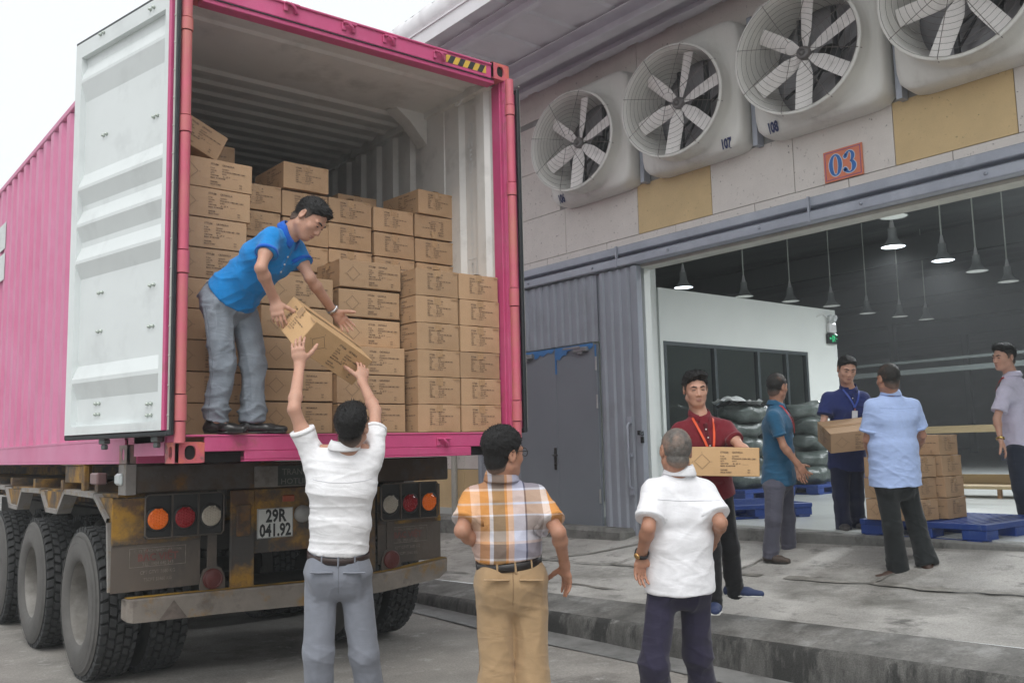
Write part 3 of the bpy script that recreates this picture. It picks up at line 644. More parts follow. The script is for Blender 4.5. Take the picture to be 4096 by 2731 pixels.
# gusset bracket at the 40 ft post, top side-rail and lashing rings
mb = MB(); mb.add([V((2.30, .84, ZC+2.83)), V((2.36, .84, ZC+2.62)), V((2.362, .84, ZC+2.83)), V((2.05, 1.0, ZC+2.825)), V((2.2, 1.0, ZC+2.72)), V((2.36, 1.0, ZC+2.55)), V((2.362, 1.0, ZC+2.83)), V((2.05, 1.14, ZC+2.825)), V((2.2, 1.14, ZC+2.72)), V((2.36, 1.14, ZC+2.55)), V((2.362, 1.14, ZC+2.83))], [[3, 4, 5, 6], [10, 9, 8, 7], [4, 8, 9, 5], [3, 7, 8, 4]])
wps(mb, 'corner_gusset', M_ingrey, CT)
wps(cb(((2.33, .14, 2.765), (2.40, CL, 2.84)), ((.04, .14, 2.765), (.10, CL, 2.84))), 'inner_top_rail', M_ingrey, CT)
for y in (.5, 1.21, 2.5, 3.8):
    mb = MB(); mb.tube([(2.335, y-.035, ZC+2.765), (2.31, y-.03, ZC+2.72), (2.31, y+.03, ZC+2.72), (2.335, y+.035, ZC+2.765)], .008, 6); wp(mb, 'lashing_ring', M_ingrey, CT)
mb = MB()
for i, ch in enumerate('ONEU 701671'):
    put_text(mb, ch, .125, T(2.4055, .455, ZC+2.50-.1065*i, rx=math.pi/2, rz=-math.pi/2), 'CENTER', .003, .62)
put_text(mb, '0', .1, T(2.4055, .455, ZC+1.40, rx=math.pi/2, rz=-math.pi/2), 'CENTER', .003, .62)
for a, b_, c, d in ((.40, .51, 1.50, 1.506), (.40, .51, 1.37, 1.376), (.40, .406, 1.376, 1.5), (.504, .51, 1.376, 1.5)): mb.box((2.405, a, ZC+c), (2.4065, b_, ZC+d))
mb.build('stencil_number', pm('stencil_white', (.68, .7, .7), .6), iw)
# roof: ribbed sheet seen from inside, plain near the door
mb = MB(); L = [(.05, 2.815), (.30, 2.815), (.33, 2.83), (.4, 2.83), (.43, 2.815), (1.0, 2.815)]; y = 1.0
while y < CL-.2:
    for dy, z in ((.05, 2.815), (.085, 2.835), (.165, 2.835), (.20, 2.815)): L.append((y+dy, z))
    y += .21
mb.sheet([[V((x, a, z+ZC)) for x in (.06, 2.37)] for a, z in L], False); wp(mb, 'inner_roof', M_ingrey, CT)
wp(cb(((.02, .1, 2.85), (CW-.02, CL, 2.875))), 'roof', pm('muted_roof_pink', (.36, .24, .26), .8, var=.15), CT)  # roof top greyed to cut its pink bounce onto the canopy
wp(cb(((.04, CL-.02, .15), (CW-.04, CL, 2.85))), 'end_wall', M_ingrey, CT)
wps(cb(((0, .18, 2.845), (.058, CL, CH)), ((CW-.058, .18, 2.845), (CW, CL, CH)), b=.006), 'top_side_rail', M_pinkside, CT)
mb = cb(((.0, .95, .02), (.012, CL, .165)), ((.0, .95, .0), (.06, CL, .019)), ((-.004, .95, .15), (.05, CL, .166)), ((.0, .2, .045), (.05, .76, .165)), ((CW-.05, .2, .0), (CW, CL, .165)))
wp(mb, 'bottom_side_rail', M_pinkside, CT)
# rear frame
wp(cb(((.0, .0, .118), (.046, .012, 2.78)), ((.034, .0122, .118), (.046, .155, 2.78)), ((.0, .0122, .118), (.012, .16, 2.78)), b=.003), 'corner_post', M_pink, CT)
mb = cb(((2.392, .0, .118), (2.438, .012, 2.78)), ((2.388, .0122, .118), (2.400, .155, 2.78)), ((2.380, .045, .118), (2.3879, .065, 2.78)), ((2.392, -.010, .118), (2.404, -.0005, 2.78)), b=.003)
wp(mb, 'corner_post', M_pink, CT)
mb = cb(((.162, .0, 2.768), (2.276, .05, 2.872)), ((.116, .012, 2.735), (2.31, .10, 2.767)), ((.162, -.012, 2.865), (2.276, .06, 2.880)), b=.004)
wp(mb, 'door_header', M_pink, CT)
mb = cb(((.116, .004, 2.762), (2.30, .0115, 2.7675))); wp(mb, 'header_seal_groove', M_gask, CT)
mb = cb(((.162, .0, .062), (2.276, .02, .15)), ((.40, .0, .012), (2.03, .02, .0615)), ((.05, -.006, .146), (2.39, .08, .158)), ((.40, .0, .0), (2.03, .12, .0115)), b=.004); wp(mb, 'door_sill', M_pink, CT)
wps(cb(((.163, .06, .0), (.399, .07, .062)), ((2.031, .06, .0), (2.275, .07, .062))), 'fork_recess_shade', M_hole, CT)
def cam_keeper(x, z, par):
    mb = cb(((x-.05, -.014, z-.028), (x-.022, -.001, z+.028)), ((x+.02, -.014, z-.028), (x+.05, -.001, z+.028)), ((x-.05, -.035, z+.012), (x+.05, -.0145, z+.026)), b=.004)
    mb.tube([(x-.015, -.03, ZC+z+.02), (x+.012, -.04, ZC+z-.008), (x+.03, -.022, ZC+z-.03)], .009, 6); return wp(mb, 'cam_keeper', par, CT)
for x, z, m in ((.78, .098, M_pink), (1.79, .098, M_pink), (.675, 2.845, M_pink), (1.085, 2.83, M_pink), (1.395, 2.825, M_pink), (1.807, 2.82, M_pink)): cam_keeper(x, z, m)
M_haz1 = pm('hazard_yellow', (.66, .42, .06), .5); M_haz2 = pm('hazard_black', (.03, .032, .035), .5)
for k, (mm, off) in enumerate(((M_haz1, 0), (M_haz2, 1))):
    mb = MB()
    for i in range(5):
        xa = 1.865+i*.088+off*.044; x0_, x1_, z0_, z1_ = 1.865, 2.225, 2.792, 2.85
        p = [(xa-.03, z0_), (xa+.014, z0_), (xa+.044, z1_), (xa, z1_)]
        p = [(min(max(a, x0_), x1_), b_) for a, b_ in p]
        if p[1][0]-p[0][0]+p[2][0]-p[3][0] < .004: continue
        mb.add([V((a, -.0025-.0006*k, ZC+b_)) for a, b_ in p], [[0, 1, 2, 3]])
    wp(mb, 'hazard_stripe', mm, CT)
def casting(x0, x1, y0, y1, z0, z1, side_left, name='corner_casting', mat=None):
    mb = MB(); mat = mat or M_cast
    mb.box((x0, y0+.016, ZC+z0), (x1, y1, ZC+z1)) if side_left is None else mb.box((x0+.016, y0+.016, ZC+z0), (x1, y1, ZC+z1))
    def face(P, u0, u1, ro, rz_):            # outer skin with an oval hole
        n = 32; uc, vc = (u0+u1)/2, (z0+z1)/2; a = []; b_ = []; c_ = []
        for i in range(n+1):
            an = 2*math.pi*i/n; c, s_ = math.cos(an), math.sin(an)
            k = min((u1-u0)/2/max(abs(c), 1e-6), (z1-z0)/2/max(abs(s_), 1e-6)); a.append((uc+k*c, vc+k*s_))
            e = 3.0; q = (abs(c/ro)**2.6+abs(s_/rz_)**2.6)**(-1/2.6); b_.append((uc+q*c, vc+q*s_))
        mb.cur = 0; mb.sheet([[P(*p, 0) for p in a], [P(*p, 0) for p in b_]], False)
        mb.sheet([[P(*p, 0) for p in b_], [P(*p, .0155) for p in b_]], False)
        mb.cur = 1; mb.add([P(*p, .0150) for p in b_[:-1]], [list(range(n))]); mb.cur = 0
        for (p, q) in (((u0, z0), (u1, z0)), ((u1, z0), (u1, z1)), ((u1, z1), (u0, z1)), ((u0, z1), (u0, z0))):
            mb.add([P(*p, 0), P(*q, 0), P(*q, .016), P(*p, .016)], [[0, 1, 2, 3]])
    face(lambda u, v, d: V((u, y0+d, ZC+v)), x0, x1, .032, .04)
    if side_left: face(lambda u, v, d: V((x0+d, u, ZC+v)), y0, y1, .026, .036)
    return wp(mb, name, [mat, M_hole], CT)
M_castgrey = pm('bare_casting', (.26, .2, .18), .6, var=.3, scale=12, stain=(.5, .16, .16), sscale=5, sth=.6)
casting(0, .162, 0, .178, 0, .118, True)
casting(CW-.162, CW, 0, .178, 0, .118, None)
casting(CW-.162, CW, -.004, .178, CH-.122, CH+.002, True)
casting(0, .162, 0, .178, CH-.118, CH, True)
casting(-.002, .3, .885, 1.063, -.001, .118, True, mat=M_castgrey)
wp(cb(((.0, .18, .119), (.05, .884, .166)), ((.05, .86, .0), (.9, .885, .118)), b=.003), 'rear_bolster', M_pink, CT)
wp(cb(((.3, .62, .03), (2.1, .85, .12))), 'underframe', pm('underframe_dark', (.12, .03, .05), .8), CT)
# hinge posts (knuckled pins) left and right
def hinge_post(x, y, par):
    z = [.12, .232, .382, 1.065, 1.2, 1.89, 1.99, 2.76]
    mb = MB()
    for a, b_ in ((.232, .382), (1.065, 1.2), (1.89, 1.99), (2.5, 2.58)):
        mb.tube([(x, y, ZC+a+.004), (x, y, ZC+b_-.004)], .036, 14); mb.box((x-.05 if x < 1 else x+.02, y+.005, ZC+a+.01), (x-.02 if x < 1 else x+.05, y+.045, ZC+b_-.01), .006)
    wps(mb, 'hinge', M_pin, CT)
    mb = MB()
    for a, b_ in ((.11, .232), (.382, 1.065), (1.2, 1.89), (1.99, 2.5), (2.58, 2.78)): mb.tube([(x, y, ZC+a+.003), (x, y, ZC+b_-.003)], .031, 14)
    wps(mb, 'hinge_post', M_pin, CT)
hinge_post(.008, -.035, None); hinge_post(2.418, -.03, None)
# ---- doors. Each leaf has a local frame: x from the hinge to the free edge, y out of the inner face, z up
def leaf(Mx, wd, ht, full):
    D = cbld = None
    mb = MB(); fw = .075; rec = -.037
    # frame
    mb.box((.035, -.05, 0), (fw, 0, ht)); mb.box((wd-fw, -.05, 0), (wd, 0, ht)); mb.box((fw, -.05, ht-.10), (wd-fw, 0, ht)); mb.box((fw, -.05, 0), (wd-fw, 0, .05))
    # sheet with horizontal swages
    prof = [(.05, rec)]
    for zt, zb in ((.47, .26), (1.28, 1.06), (1.57, 1.34), (2.42, 2.17)):
        pass
    for zb, zm0, zm1, zt in ((.22, .32, .345, .43), (.985, 1.08, 1.10, 1.19), (1.225, 1.32, 1.34, 1.43), (1.465, 1.56, 1.58, 1.67), (2.16, 2.28, 2.30, 2.39)):
        prof += [(zb, rec), (zm0, rec+.036), (zm1, rec+.036), (zt, rec)]
    prof.append((ht-.10, rec))
    mb.sheet([[V((fw, d, z)), V((wd-fw, d, z))] for z, d in prof][::-1], False)
    o = mb.build('door', M_dwhite, CT, M=Matrix.Translation(-V(CT.location)) @ Mx)
    m2 = MB(); m2.box((.0, -.052, -.0), (wd+.002, -.058, ht)); m2.box((.006, -.0515, .0), (.0345, .0, ht)); m2.build('outer_skin', M_pink, o)
    m3 = MB(); m3.box((-.035, -.04, -.03), (-.001, -.012, ht+.03), .006); m3.box((.0, -.045, -.032), (wd+.03, -.012, -.002), .006); m3.box((.0, -.045, ht+.002), (wd+.03, -.012, ht+.032), .006); m3.box((wd+.003, -.04, -.03), (wd+.03, -.012, ht+.03), .006)
    m3.build('gasket', M_gask, o)
    m6 = MB(); m6.box((-.028, -.0115, 0), (-.012, -.0085, ht)); 
    for k in range(16): m6.lathe([(0, -.003), (.006, -.003), (.006, .006), (0, .007)], 8, T(-.02, -.01, .08+k*.165, rx=-math.pi/2))
    m6.build('gasket_strip', pm('strip_steel', (.5, .5, .46), .4, .5), o)
    m4 = MB()
    for z in (.09, .155, .60, .84, 1.85, ht-.05, ):
        for x in (.20, .24, .80, .84): m4.lathe([(0, 0), (.011, 0), (.009, .014), (.004, .018), (.0, .019)], 8, T(x, rec if .05 < z < ht-.1 else 0.0005, z+.03*(x > .5), rx=-math.pi/2))
    split_parts(m4, 'bolt', M_bolt, o)
    m5 = MB()
    for x in (.22, .82):
        m5.tube([(x, -.085, -.06), (x, -.085, ht+.06)], .016, 8)
        for z in (-.05, ht+.05): m5.box((x-.035, -.105, z-.012), (x+.035, -.062, z+.02), .006); m5.box((x-.02, -.1, z-.045), (x+.02, -.07, z-.013), .006)
    m5.build('locking_bar', pm('bar_steel', (.16, .18, .18), .5, .5), o)
    return o
aL = math.atan2(1.15, -.25)
# inner face of the open left leaf looks away from the container (towards -X)
leaf(Matrix(((math.cos(aL), -math.sin(aL), 0, -.075), (math.sin(aL), math.cos(aL), 0, -.03), (0, 0, 1, ZC+.185), (0, 0, 0, 1))), 1.165, 2.555, True)
aRt = math.radians(86.5)
leaf(Matrix(((math.cos(aRt), math.sin(aRt), 0, 2.512), (math.sin(aRt), -math.cos(aRt), 0, -.02), (0, 0, 1, ZC+.185), (0, 0, 0, 1))), 1.165, 2.50, True)
mb = MB()
for yc, zc in ((5.52, 3.805), (5.52, 3.485)): mb.box((-.0015, yc-.32, zc-.14), (.0005, yc+.32, zc+.135))
wp(mb, 'side_lettering', pm('side_letter_white', (.66, .68, .68), .6), CT)

# ------------------------------------------------------------------ trailer
TR = thing('container_trailer', 'rusty yellow container trailer with dual wheels and tail lamps', 'trailer', (1.22, 3.0, 0))
M_rust = pm('rusty_yellow_steel', (.31, .165, .02), .75, var=.35, scale=5, stain=(.10, .055, .03), sscale=4.2, sth=.52, swid=.07, stain2=(.055, .05, .046), s2scale=2.1, s2th=.5, bump=.25, bscale=30)
M_brown = pm('oily_brown_steel', (.062, .04, .026), .7, var=.35, scale=4, stain=(.2, .09, .014), sscale=3.5, sth=.60, swid=.06, stain2=(.08, .072, .065), s2scale=2.2, s2th=.57, bump=.25, bscale=30)
M_mud = pm('grimy_grey_panel', (.105, .085, .07), .75, var=.2, scale=3, stain=(.16, .085, .02), sscale=4, sth=.68, swid=.05, stain2=(.07, .06, .052), s2scale=1.8, s2th=.55, stretch=(1, 1, .5), bump=.15)
M_edge = pm('dusty_edge_steel', (.24, .225, .21), .7, var=.2, scale=6, stain=(.2, .12, .03), sscale=7, sth=.62, bump=.2)
M_bump = pm('worn_bumper', (.2, .175, .15), .7, var=.2, scale=5, stain=(.24, .13, .02), sscale=4, sth=.6, swid=.06, stain2=(.09, .07, .06), s2scale=2.6, s2th=.56, bump=.25)
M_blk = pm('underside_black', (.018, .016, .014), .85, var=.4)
def tb(*bx, b=0.):
    mb = MB()
    for lo, hi in bx: mb.box(lo, hi, b)
    return mb
wp(tb(((.0, .88, 1.292), (2.44, 1.02, 1.47)), b=.01), 'rear_beam', M_brown, TR)
wp(tb(((-.012, .872, 1.285), (.05, .8795, 1.475)), ((-.012, .88, 1.285), (-.001, 1.03, 1.475))), 'beam_end_plate', M_edge, TR)
for x in (.068, 2.372):
    mb = MB(); mb.lathe([(0, -.02), (.028, -.02), (.032, -.012), (.045, -.012), (.048, 0)], 20, T(x, .88, 1.382, rx=-math.pi/2) @ Matrix.Scale(-1, 4, V((0, 0, 1)))); wp(mb, 'round_socket', pm('dark_socket', (.05, .045, .04), .6), TR)
wps(tb(((.62, 1.02, 1.08), (.80, 12, 1.10)), ((.70, 1.02, 1.1001), (.72, 12, 1.44)), ((.62, 1.02, 1.4401), (.80, 12, 1.46)), ((1.64, 1.02, 1.08), (1.82, 12, 1.10)), ((1.72, 1.02, 1.1001), (1.74, 12, 1.44)), ((1.64, 1.02, 1.4401), (1.82, 12, 1.46))), 'chassis_rail', M_rust, TR)
for i in range(8): wp(tb(((.0, 1.55+.95*i, 1.29), (2.44, 1.63+.95*i, 1.36))), 'cross_member', M_rust, TR)
wp(tb(((.01, 1.1, 1.262), (.6, 12, 1.285))), 'side_plate', M_rust, TR)
wp(tb(((.0, 1.9, 1.345), (.05, 2.45, 1.47)), ((-.012, 1.88, 1.47), (.06, 2.55, 1.478)), ((-.006, 1.88, 1.28), (.03, 1.96, 1.4695)), b=.004), 'side_bracket', M_rust, TR)
wp(tb(((-.02, 1.5, 1.34), (.05, 1.68, 1.42)), b=.01), 'side_marker', pm('marker_dull', (.22, .13, .13), .4), TR)
wp(tb(((-.035, .93, 1.345), (.0, 1.05, 1.42)), b=.015), 'clearance_lamp', pm('clear_lamp', (.62, .68, .68), .2), TR)
# mudguard outline strip along the left and right flanks
pl = [(1.12, .668), (1.185, 1.10), (1.495, 1.252), (2.3, 1.262), (2.506, 1.108), (2.867, 1.11), (3.065, 1.25), (3.793, 1.247), (3.948, 1.089), (4.303, 1.096), (4.50, 1.252), (5.6, 1.25)]
for xo, sg in ((-.04, 1), (2.48, -1)):
    mb = MB()
    for i, ((a, b_), (c, d)) in enumerate(zip(pl, pl[1:])):
        t = V((c-a, d-b_)).normalized(); n_ = V((-t.y, t.x))*.035
        vs = [V((xo+sg*dx, y, z)) for dx in (0, .10) for y, z in ((a, b_), (c, d), (c+n_.x, d+n_.y), (a+n_.x, b_+n_.y))]
        mb.add(vs, [[0, 1, 2, 3], [7, 6, 5, 4], [1, 0, 4, 5], [3, 2, 6, 7]])
    wp(mb, 'mudguard_edge', M_edge, TR, fixn=True)
    mb = MB()
    for poly in ([(1.125, .668), (1.195, 1.10), (1.505, 1.262), (1.125, 1.262)], [(2.31, 1.272), (2.516, 1.12), (2.857, 1.12), (3.055, 1.26), (3.055, 1.272)], [(3.80, 1.262), (3.958, 1.1), (4.293, 1.105), (4.49, 1.262)]):
        mb.prism(poly, xo+sg*.02, xo+sg*.026, 0)
    wps(mb, 'mudguard_plate', M_rust, TR)
# rear mud panels with painted company text
for x0, x1, tx in ((-.085, .47, .02), (1.97, 2.53, 1.88)):
    if x0 > 1: x0, x1, tx = 1.80, 2.36, 1.88
    wp(tb(((x0, .884, .992), (x1, .8925, 1.262)), ((x0, .876, .978), (x1, .8835, 1.012)), b=.002), 'lamp_panel', M_rust, TR)
    mb = tb(((x0, .885, .69), (x1, .892, .9915)))
    pnl = wp(mb, 'mud_panel', M_mud, TR)
    mb = MB(); m_ = lambda z: T(tx+.18, .8838, z, rx=math.pi/2)
    for a in ((tx+.004, tx+.356, .95, .953), (tx+.004, tx+.356, .835, .838), (tx+.004, tx+.007, .838, .95), (tx+.353, tx+.356, .838, .95)): mb.box((a[0], .8825, a[2]), (a[1], .8848, a[3]))
    put_text(mb, 'C. TY TRACH NHIEM HUU HAN', .026, m_(.925), 'CENTER', sx=.8); put_text(mb, 'TEL: 0904 640 243', .03, m_(.842), 'CENTER', sx=.85); put_text(mb, 'CPT GTVT 3680 KG', .032, m_(.79), 'CENTER', sx=.8); put_text(mb, 'TSCPT 33460 KG', .03, m_(.745), 'CENTER', sx=.8)
    mb.build('panel_text', pm('faded_grey_text', (.2, .175, .15), .8, var=.4, scale=25), pnl)
    mb = MB(); put_text(mb, 'BẮC VIỆT', .062, m_(.872), 'CENTER', .002, .95); mb.build('panel_heading', pm('faded_red_text', (.15, .055, .045), .8, var=.4, scale=25), pnl)
# lamp clusters
M_lens = {'amber': pm('amber_lens', (.6, .115, .012), .22, var=.1, emit=(.9, .2, .02), estr=.12), 'red': pm('red_lens', (.32, .008, .015), .22, var=.1), 'white': pm('clear_lens', (.45, .41, .34), .22, var=.1)}
M_house = pm('lamp_house_black', (.02, .02, .02), .5, var=.3)
for x0, cols, jit in ((.104, ('amber', 'red', 'white'), 0), (1.81, ('white', 'red', 'amber'), 0)):
    mb = MB(); mb.box((x0, .86, 1.01), (x0+.506, .875, 1.28), .012); bx = wp(mb, 'lamp_cluster', M_house, TR)
    mb = MB(); mb.tube([(x0+.02, .845, 1.01), (x0+.49, .845, 1.01), (x0+.506, .845, 1.03), (x0+.506, .845, 1.26), (x0+.49, .845, 1.28), (x0+.02, .845, 1.28), (x0, .845, 1.26), (x0, .845, 1.03), (x0+.02, .845, 1.01)], .006, 6)
    for k in (1, 2): mb.box((x0+.169*k-.004, .838, 1.012), (x0+.169*k+.004, .86, 1.278))
    mb.build('lamp_guard', M_mud, bx)
    for k, c in enumerate(cols):
        xc = x0+.078+.172*k-.0; zc = 1.128
        Ml = T(xc, .86, zc, rx=math.pi/2)
        mb = MB(); mb.lathe([(.078, 0), (.08, .012), (.072, .02), (.066, .02)], 28, Ml); mb.build('lamp_rim', M_house, bx)
        mb = MB(); mb.lathe([(.066, .014), (.06, .024), (.03, .03), (0, .031)], 28, Ml)
        for i in range(-3, 4):
            for j_ in range(-3, 4):
                if (i*.017)**2+(j_*.017)**2 < .056**2: mb.box((xc+i*.017-.0068, .8265-.0, zc+j_*.017-.0068+(.0085 if i % 2 else 0)), (xc+i*.017+.0068, .836, zc+j_*.017+.0068+(.0085 if i % 2 else 0)), .002)
        mb.build('lamp', M_lens[c], bx)
wps(tb(((.665, .862, .62), (.832, .885, 1.285)), ((1.60, .862, .62), (1.77, .885, 1.285)), b=.006), 'bumper_post', M_rust, TR)
wp(tb(((.833, .886, .855), (1.599, .90, 1.285)), b=.004), 'centre_panel', M_rust, TR)
wp(tb(((.12, .95, .3), (2.3, 1.0, .9))), 'shadow_baffle', M_blk, TR) if False else None
mb = tb(((.70, .842, .98), (.80, .8615, 1.19)), b=.006); wp(mb, 'patch_plate', M_brown, TR)
mb = tb(((.857, .878, .950), (1.121, .8855, 1.151)), b=.003); pt = wp(mb, 'number_plate', pm('plate_white', (.6, .62, .6), .45, var=.08, stain=(.3, .29, .26), sscale=9, sth=.66), TR)
mb = MB(); put_text(mb, '29R', .118, T(.992, .8768, 1.06, rx=math.pi/2), 'CENTER', .004, .78); put_text(mb, '041.92', .118, T(.989, .8768, .963, rx=math.pi/2), 'CENTER', .004, .72)
for a in ((.86, 1.118, 1.146, 1.1485), (.86, 1.118, .9525, .955), (.86, .8625, .955, 1.146), (1.1155, 1.118, .955, 1.146)): mb.box((a[0], .8765, a[2]), (a[1], .8778, a[3]))
mb.build('plate_number', pm('plate_black', (.015, .018, .02), .5), pt)
mb = tb(((.832, .868, 1.298), (1.46, .8795, 1.44)), b=.003); us = wp(mb, 'upper_sign', pm('weathered_sign', (.2, .19, .175), .7, var=.2, scale=7, stain=(.09, .07, .05), sscale=5, sth=.6), TR)
mb = tb(((1.0, .8665, 1.302), (1.456, .8675, 1.436))); mb.build('sign_field', pm('sign_green', (.03, .04, .035), .6, var=.3), us)
mb = MB(); put_text(mb, 'TRANSPORT', .062, T(1.03, .866, 1.375, rx=math.pi/2), sx=.95); put_text(mb, 'HOTLINE', .055, T(1.02, .866, 1.312, rx=math.pi/2), sx=1.1); mb.build('sign_text', pm('faded_sign_text', (.16, .16, .145), .7), us)
wp(tb(((1.04, .872, 1.19), (1.13, .8855, 1.235)), b=.006), 'reflector', pm('orange_reflector', (.3, .06, .02), .3), TR)
mb = MB(); mb.lathe([(.06, 0), (.06, .02), (.045, .035), (0, .04)], 20, T(1.19, .886, 1.10, rx=math.pi/2)); wp(mb, 'plate_lamp', pm('grey_lamp', (.3, .3, .29), .3), TR)
for x in (.544, 1.90):
    mb = MB(); mb.prism([(.6475, x-.085), (.6475, x+.085), (.72, x+.085), (.785, x+.06), (.81, x), (.785, x-.06), (.72, x-.085)], .858, .866, 1) ; mb.box((x-.03, .867, .72), (x+.03, .884, 1.0)); br = wp(mb, 'lamp_bracket', M_mud, TR, fixn=True)
    mb = MB(); mb.lathe([(.066, 0), (.066, .012), (.058, .016), (.054, .012)], 24, T(x, .858, .722, rx=math.pi/2)); mb.lathe([(.054, .012), (.03, .02), (0, .022)], 24, T(x, .858, .722, rx=math.pi/2)); mb.build('round_lamp', pm('dull_red_lens', (.1, .02, .018), .35), br)
# bumper: straight from the left, bent up at the right end
def bumper_sec(x, z0, z1, y): return [V((x, y+.09, z1-.004)), V((x, y, z1)), V((x, y-.006, z1-.012)), V((x, y, z0)), V((x, y+.09, z0+.003))]
mb = MB(); secs = [(0.0, .525, .645, .86), (.006, .515, .652, .835), (.03, .51, .655, .805), (.08, .508, .656, .80), (.6, .50, .648, .80), (1.175, .482, .636, .80), (1.79, .505, .642, .80), (2.0, .525, .66, .795), (2.28, .555, .69, .79), (2.352, .60, .70, .79)]
mb.sheet([bumper_sec(*s_) for s_ in secs][::-1], False); mb.sheet([[V((s_[0], s_[3]+.088, s_[2]-.006)), V((s_[0], s_[3]+.088, s_[1]+.004))] for s_ in secs], False); bp_ = wp(mb, 'bumper', M_bump, TR, fixn=False)
mb = MB(); mb.sheet([[V((s_[0], s_[3]+.085, s_[2]+.0035)), V((s_[0], s_[3]+.004+.008*math.sin(i*3), s_[2]+.0035))] for i, s_ in enumerate(secs[1:])], False); mb.build('bumper_top_paint', pm('yellow_paint', (.33, .19, .02), .6, var=.15, stain=(.1, .08, .05), sscale=12, sth=.6), bp_)
mb = MB(); mb.add([V((.185, .7925, .512)), V((.36, .7925, .509)), V((.275, .7925, .625))], [[0, 1, 2]]); mb.build('faded_triangle', pm('grime_triangle', (.125, .10, .085), .8, var=.4, scale=20), bp_)
# axles, springs
for y in (1.85, 3.36, 4.87):
    mb = MB(); mb.tube([(.1, y, .52), (2.34, y, .52)], .075, 12)
    for x in (.66, 1.78):
        mb.lathe([(0, -.1), (.2, -.1), (.2, .1), (0, .1)], 20, T(x, y, .52, ry=math.pi/2)); mb.box((x-.05, y-.45, .72), (x+.05, y+.45, .80)); mb.box((x-.08, y-.12, .55), (x+.08, y+.12, .9))
    mb.lathe([(0, 0), (.08, 0), (.09, .1), (.08, .2), (0, .2)], 14, T(.45, y-.5, .95, rx=-math.pi/2))
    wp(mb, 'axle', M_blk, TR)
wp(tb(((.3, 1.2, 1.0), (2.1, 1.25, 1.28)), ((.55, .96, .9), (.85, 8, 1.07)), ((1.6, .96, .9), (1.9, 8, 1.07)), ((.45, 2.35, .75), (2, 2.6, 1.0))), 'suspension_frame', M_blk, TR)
# wheels: tyre with separate tread blocks, deep dish rim
M_tyre = pm('tyre_rubber', (.085, .082, .078), .85, var=.25, scale=9, stain=(.12, .115, .108), sscale=3, sth=.5, swid=.2, bump=.2, bscale=60)
M_tread = pm('tread_rubber', (.035, .036, .037), .85, var=.3, scale=12, bump=.15)
M_rim = pm('dusty_rim', (.235, .225, .21), .6, .1, var=.15, scale=6, stain=(.15, .14, .125), sscale=3)
TRR = .522
def make_wheel():
    t = bpy.data.objects.new('wheel', None); COL.objects.link(t); t.parent = TR
    # axis along local X; outer face at x=0, inner at x=.27
    mb = MB(); Mx = Euler((0, math.pi/2, 0)).to_matrix().to_4x4()
    prof = [(.282, .014), (.292, -.002), (.335, -.018), (.39, -.016), (.44, -.006), (.468, .002), (.486, .012)]
    mb.lathe(prof, 72, Mx); mb.cur = 1; mb.lathe([(.486, .012), (.495, .03), (.499, .06), (.500, .135), (.499, .21), (.494, .24), (.47, .268), (.40, .285), (.33, .275), (.282, .25)], 72, Mx); mb.cur = 0
    for r0 in (.352, .415, .463): mb.lathe([(r0-.004, -.0155+.004*(r0 > .38)+.004*(r0 > .44)), (r0, -.0185+.005*(r0 > .38)+.005*(r0 > .44)), (r0+.004, -.0155+.004*(r0 > .38)+.005*(r0 > .44))], 72, Mx)
    ty = mb.build('tyre', [M_tyre, pm('tread_groove_shade', (.014, .014, .014), .9)], t)  # carcass under the blocks painted darker to shade the tread gaps
    mb = MB(); n = 44
    for row, (x0, x1, ph) in enumerate(((.018, .066, 0), (.072, .118, .5), (.124, .17, 0), (.176, .222, .5), (.228, .262, 0))):
        for k in range(n):
            a = 2*math.pi*(k+ph)/n; da = 2*math.pi/n*.375; r0, r1 = .48 if row in (0, 4) else .494, TRR
            sk = .012 if row % 2 else -.012
            vs = []
            for rr, sh in ((r0, 1), (r1, .92)):
                for xx, s2 in ((x0, -1), (x1, 1)):
                    for d in (-1, 1):
                        an = a+d*da*sh+s2*sk; vs.append(V((xx+(.004 if rr == r1 and s2 < 0 else -.004 if rr == r1 else 0), rr*math.cos(an), rr*math.sin(an))))
            mb.add(vs, [[4, 5, 7, 6], [0, 4, 6, 2], [1, 3, 7, 5], [0, 1, 5, 4], [2, 6, 7, 3]])
    mb.build('tread', M_tread, ty, fixn=True)
    mb = MB(); mb.lathe([(.284, .014), (.298, .0), (.290, .006), (.282, .02), (.276, .05), (.268, .12), (.256, .2), (.23, .215), (.15, .2), (.14, .17), (.10, .165), (.09, .1), (0, .098)], 56, Mx)
    for k in range(10):
        a = 2*math.pi*k/10; mb.tube([(.21, .2*math.cos(a), .2*math.sin(a)), (.185, .2*math.cos(a), .2*math.sin(a))], .016, 6)
    mb.build('rim', M_rim, t, fixn=True); return t
def place_wheel(src, x, y, flip, first):
    o = src if first else src.copy()
    if not first:
        COL.objects.link(o); o.parent = TR
        for ch in list(src.children):
            c = ch.copy(); COL.objects.link(c); c.parent = o
            for g_ in list(ch.children): gg = g_.copy(); COL.objects.link(gg); gg.parent = c
    o.location = V((x, y, TRR))-V(TR.location); o.rotation_euler = (random.random()*6, 0, math.pi if flip else 0)
w0 = make_wheel(); first = True
for y in (1.85, 3.36, 4.87):
    for x, fl in ((-.03, 0), (.585, 1), (1.855, 0), (2.47, 1)): place_wheel(w0, x, y, fl, first); first = False
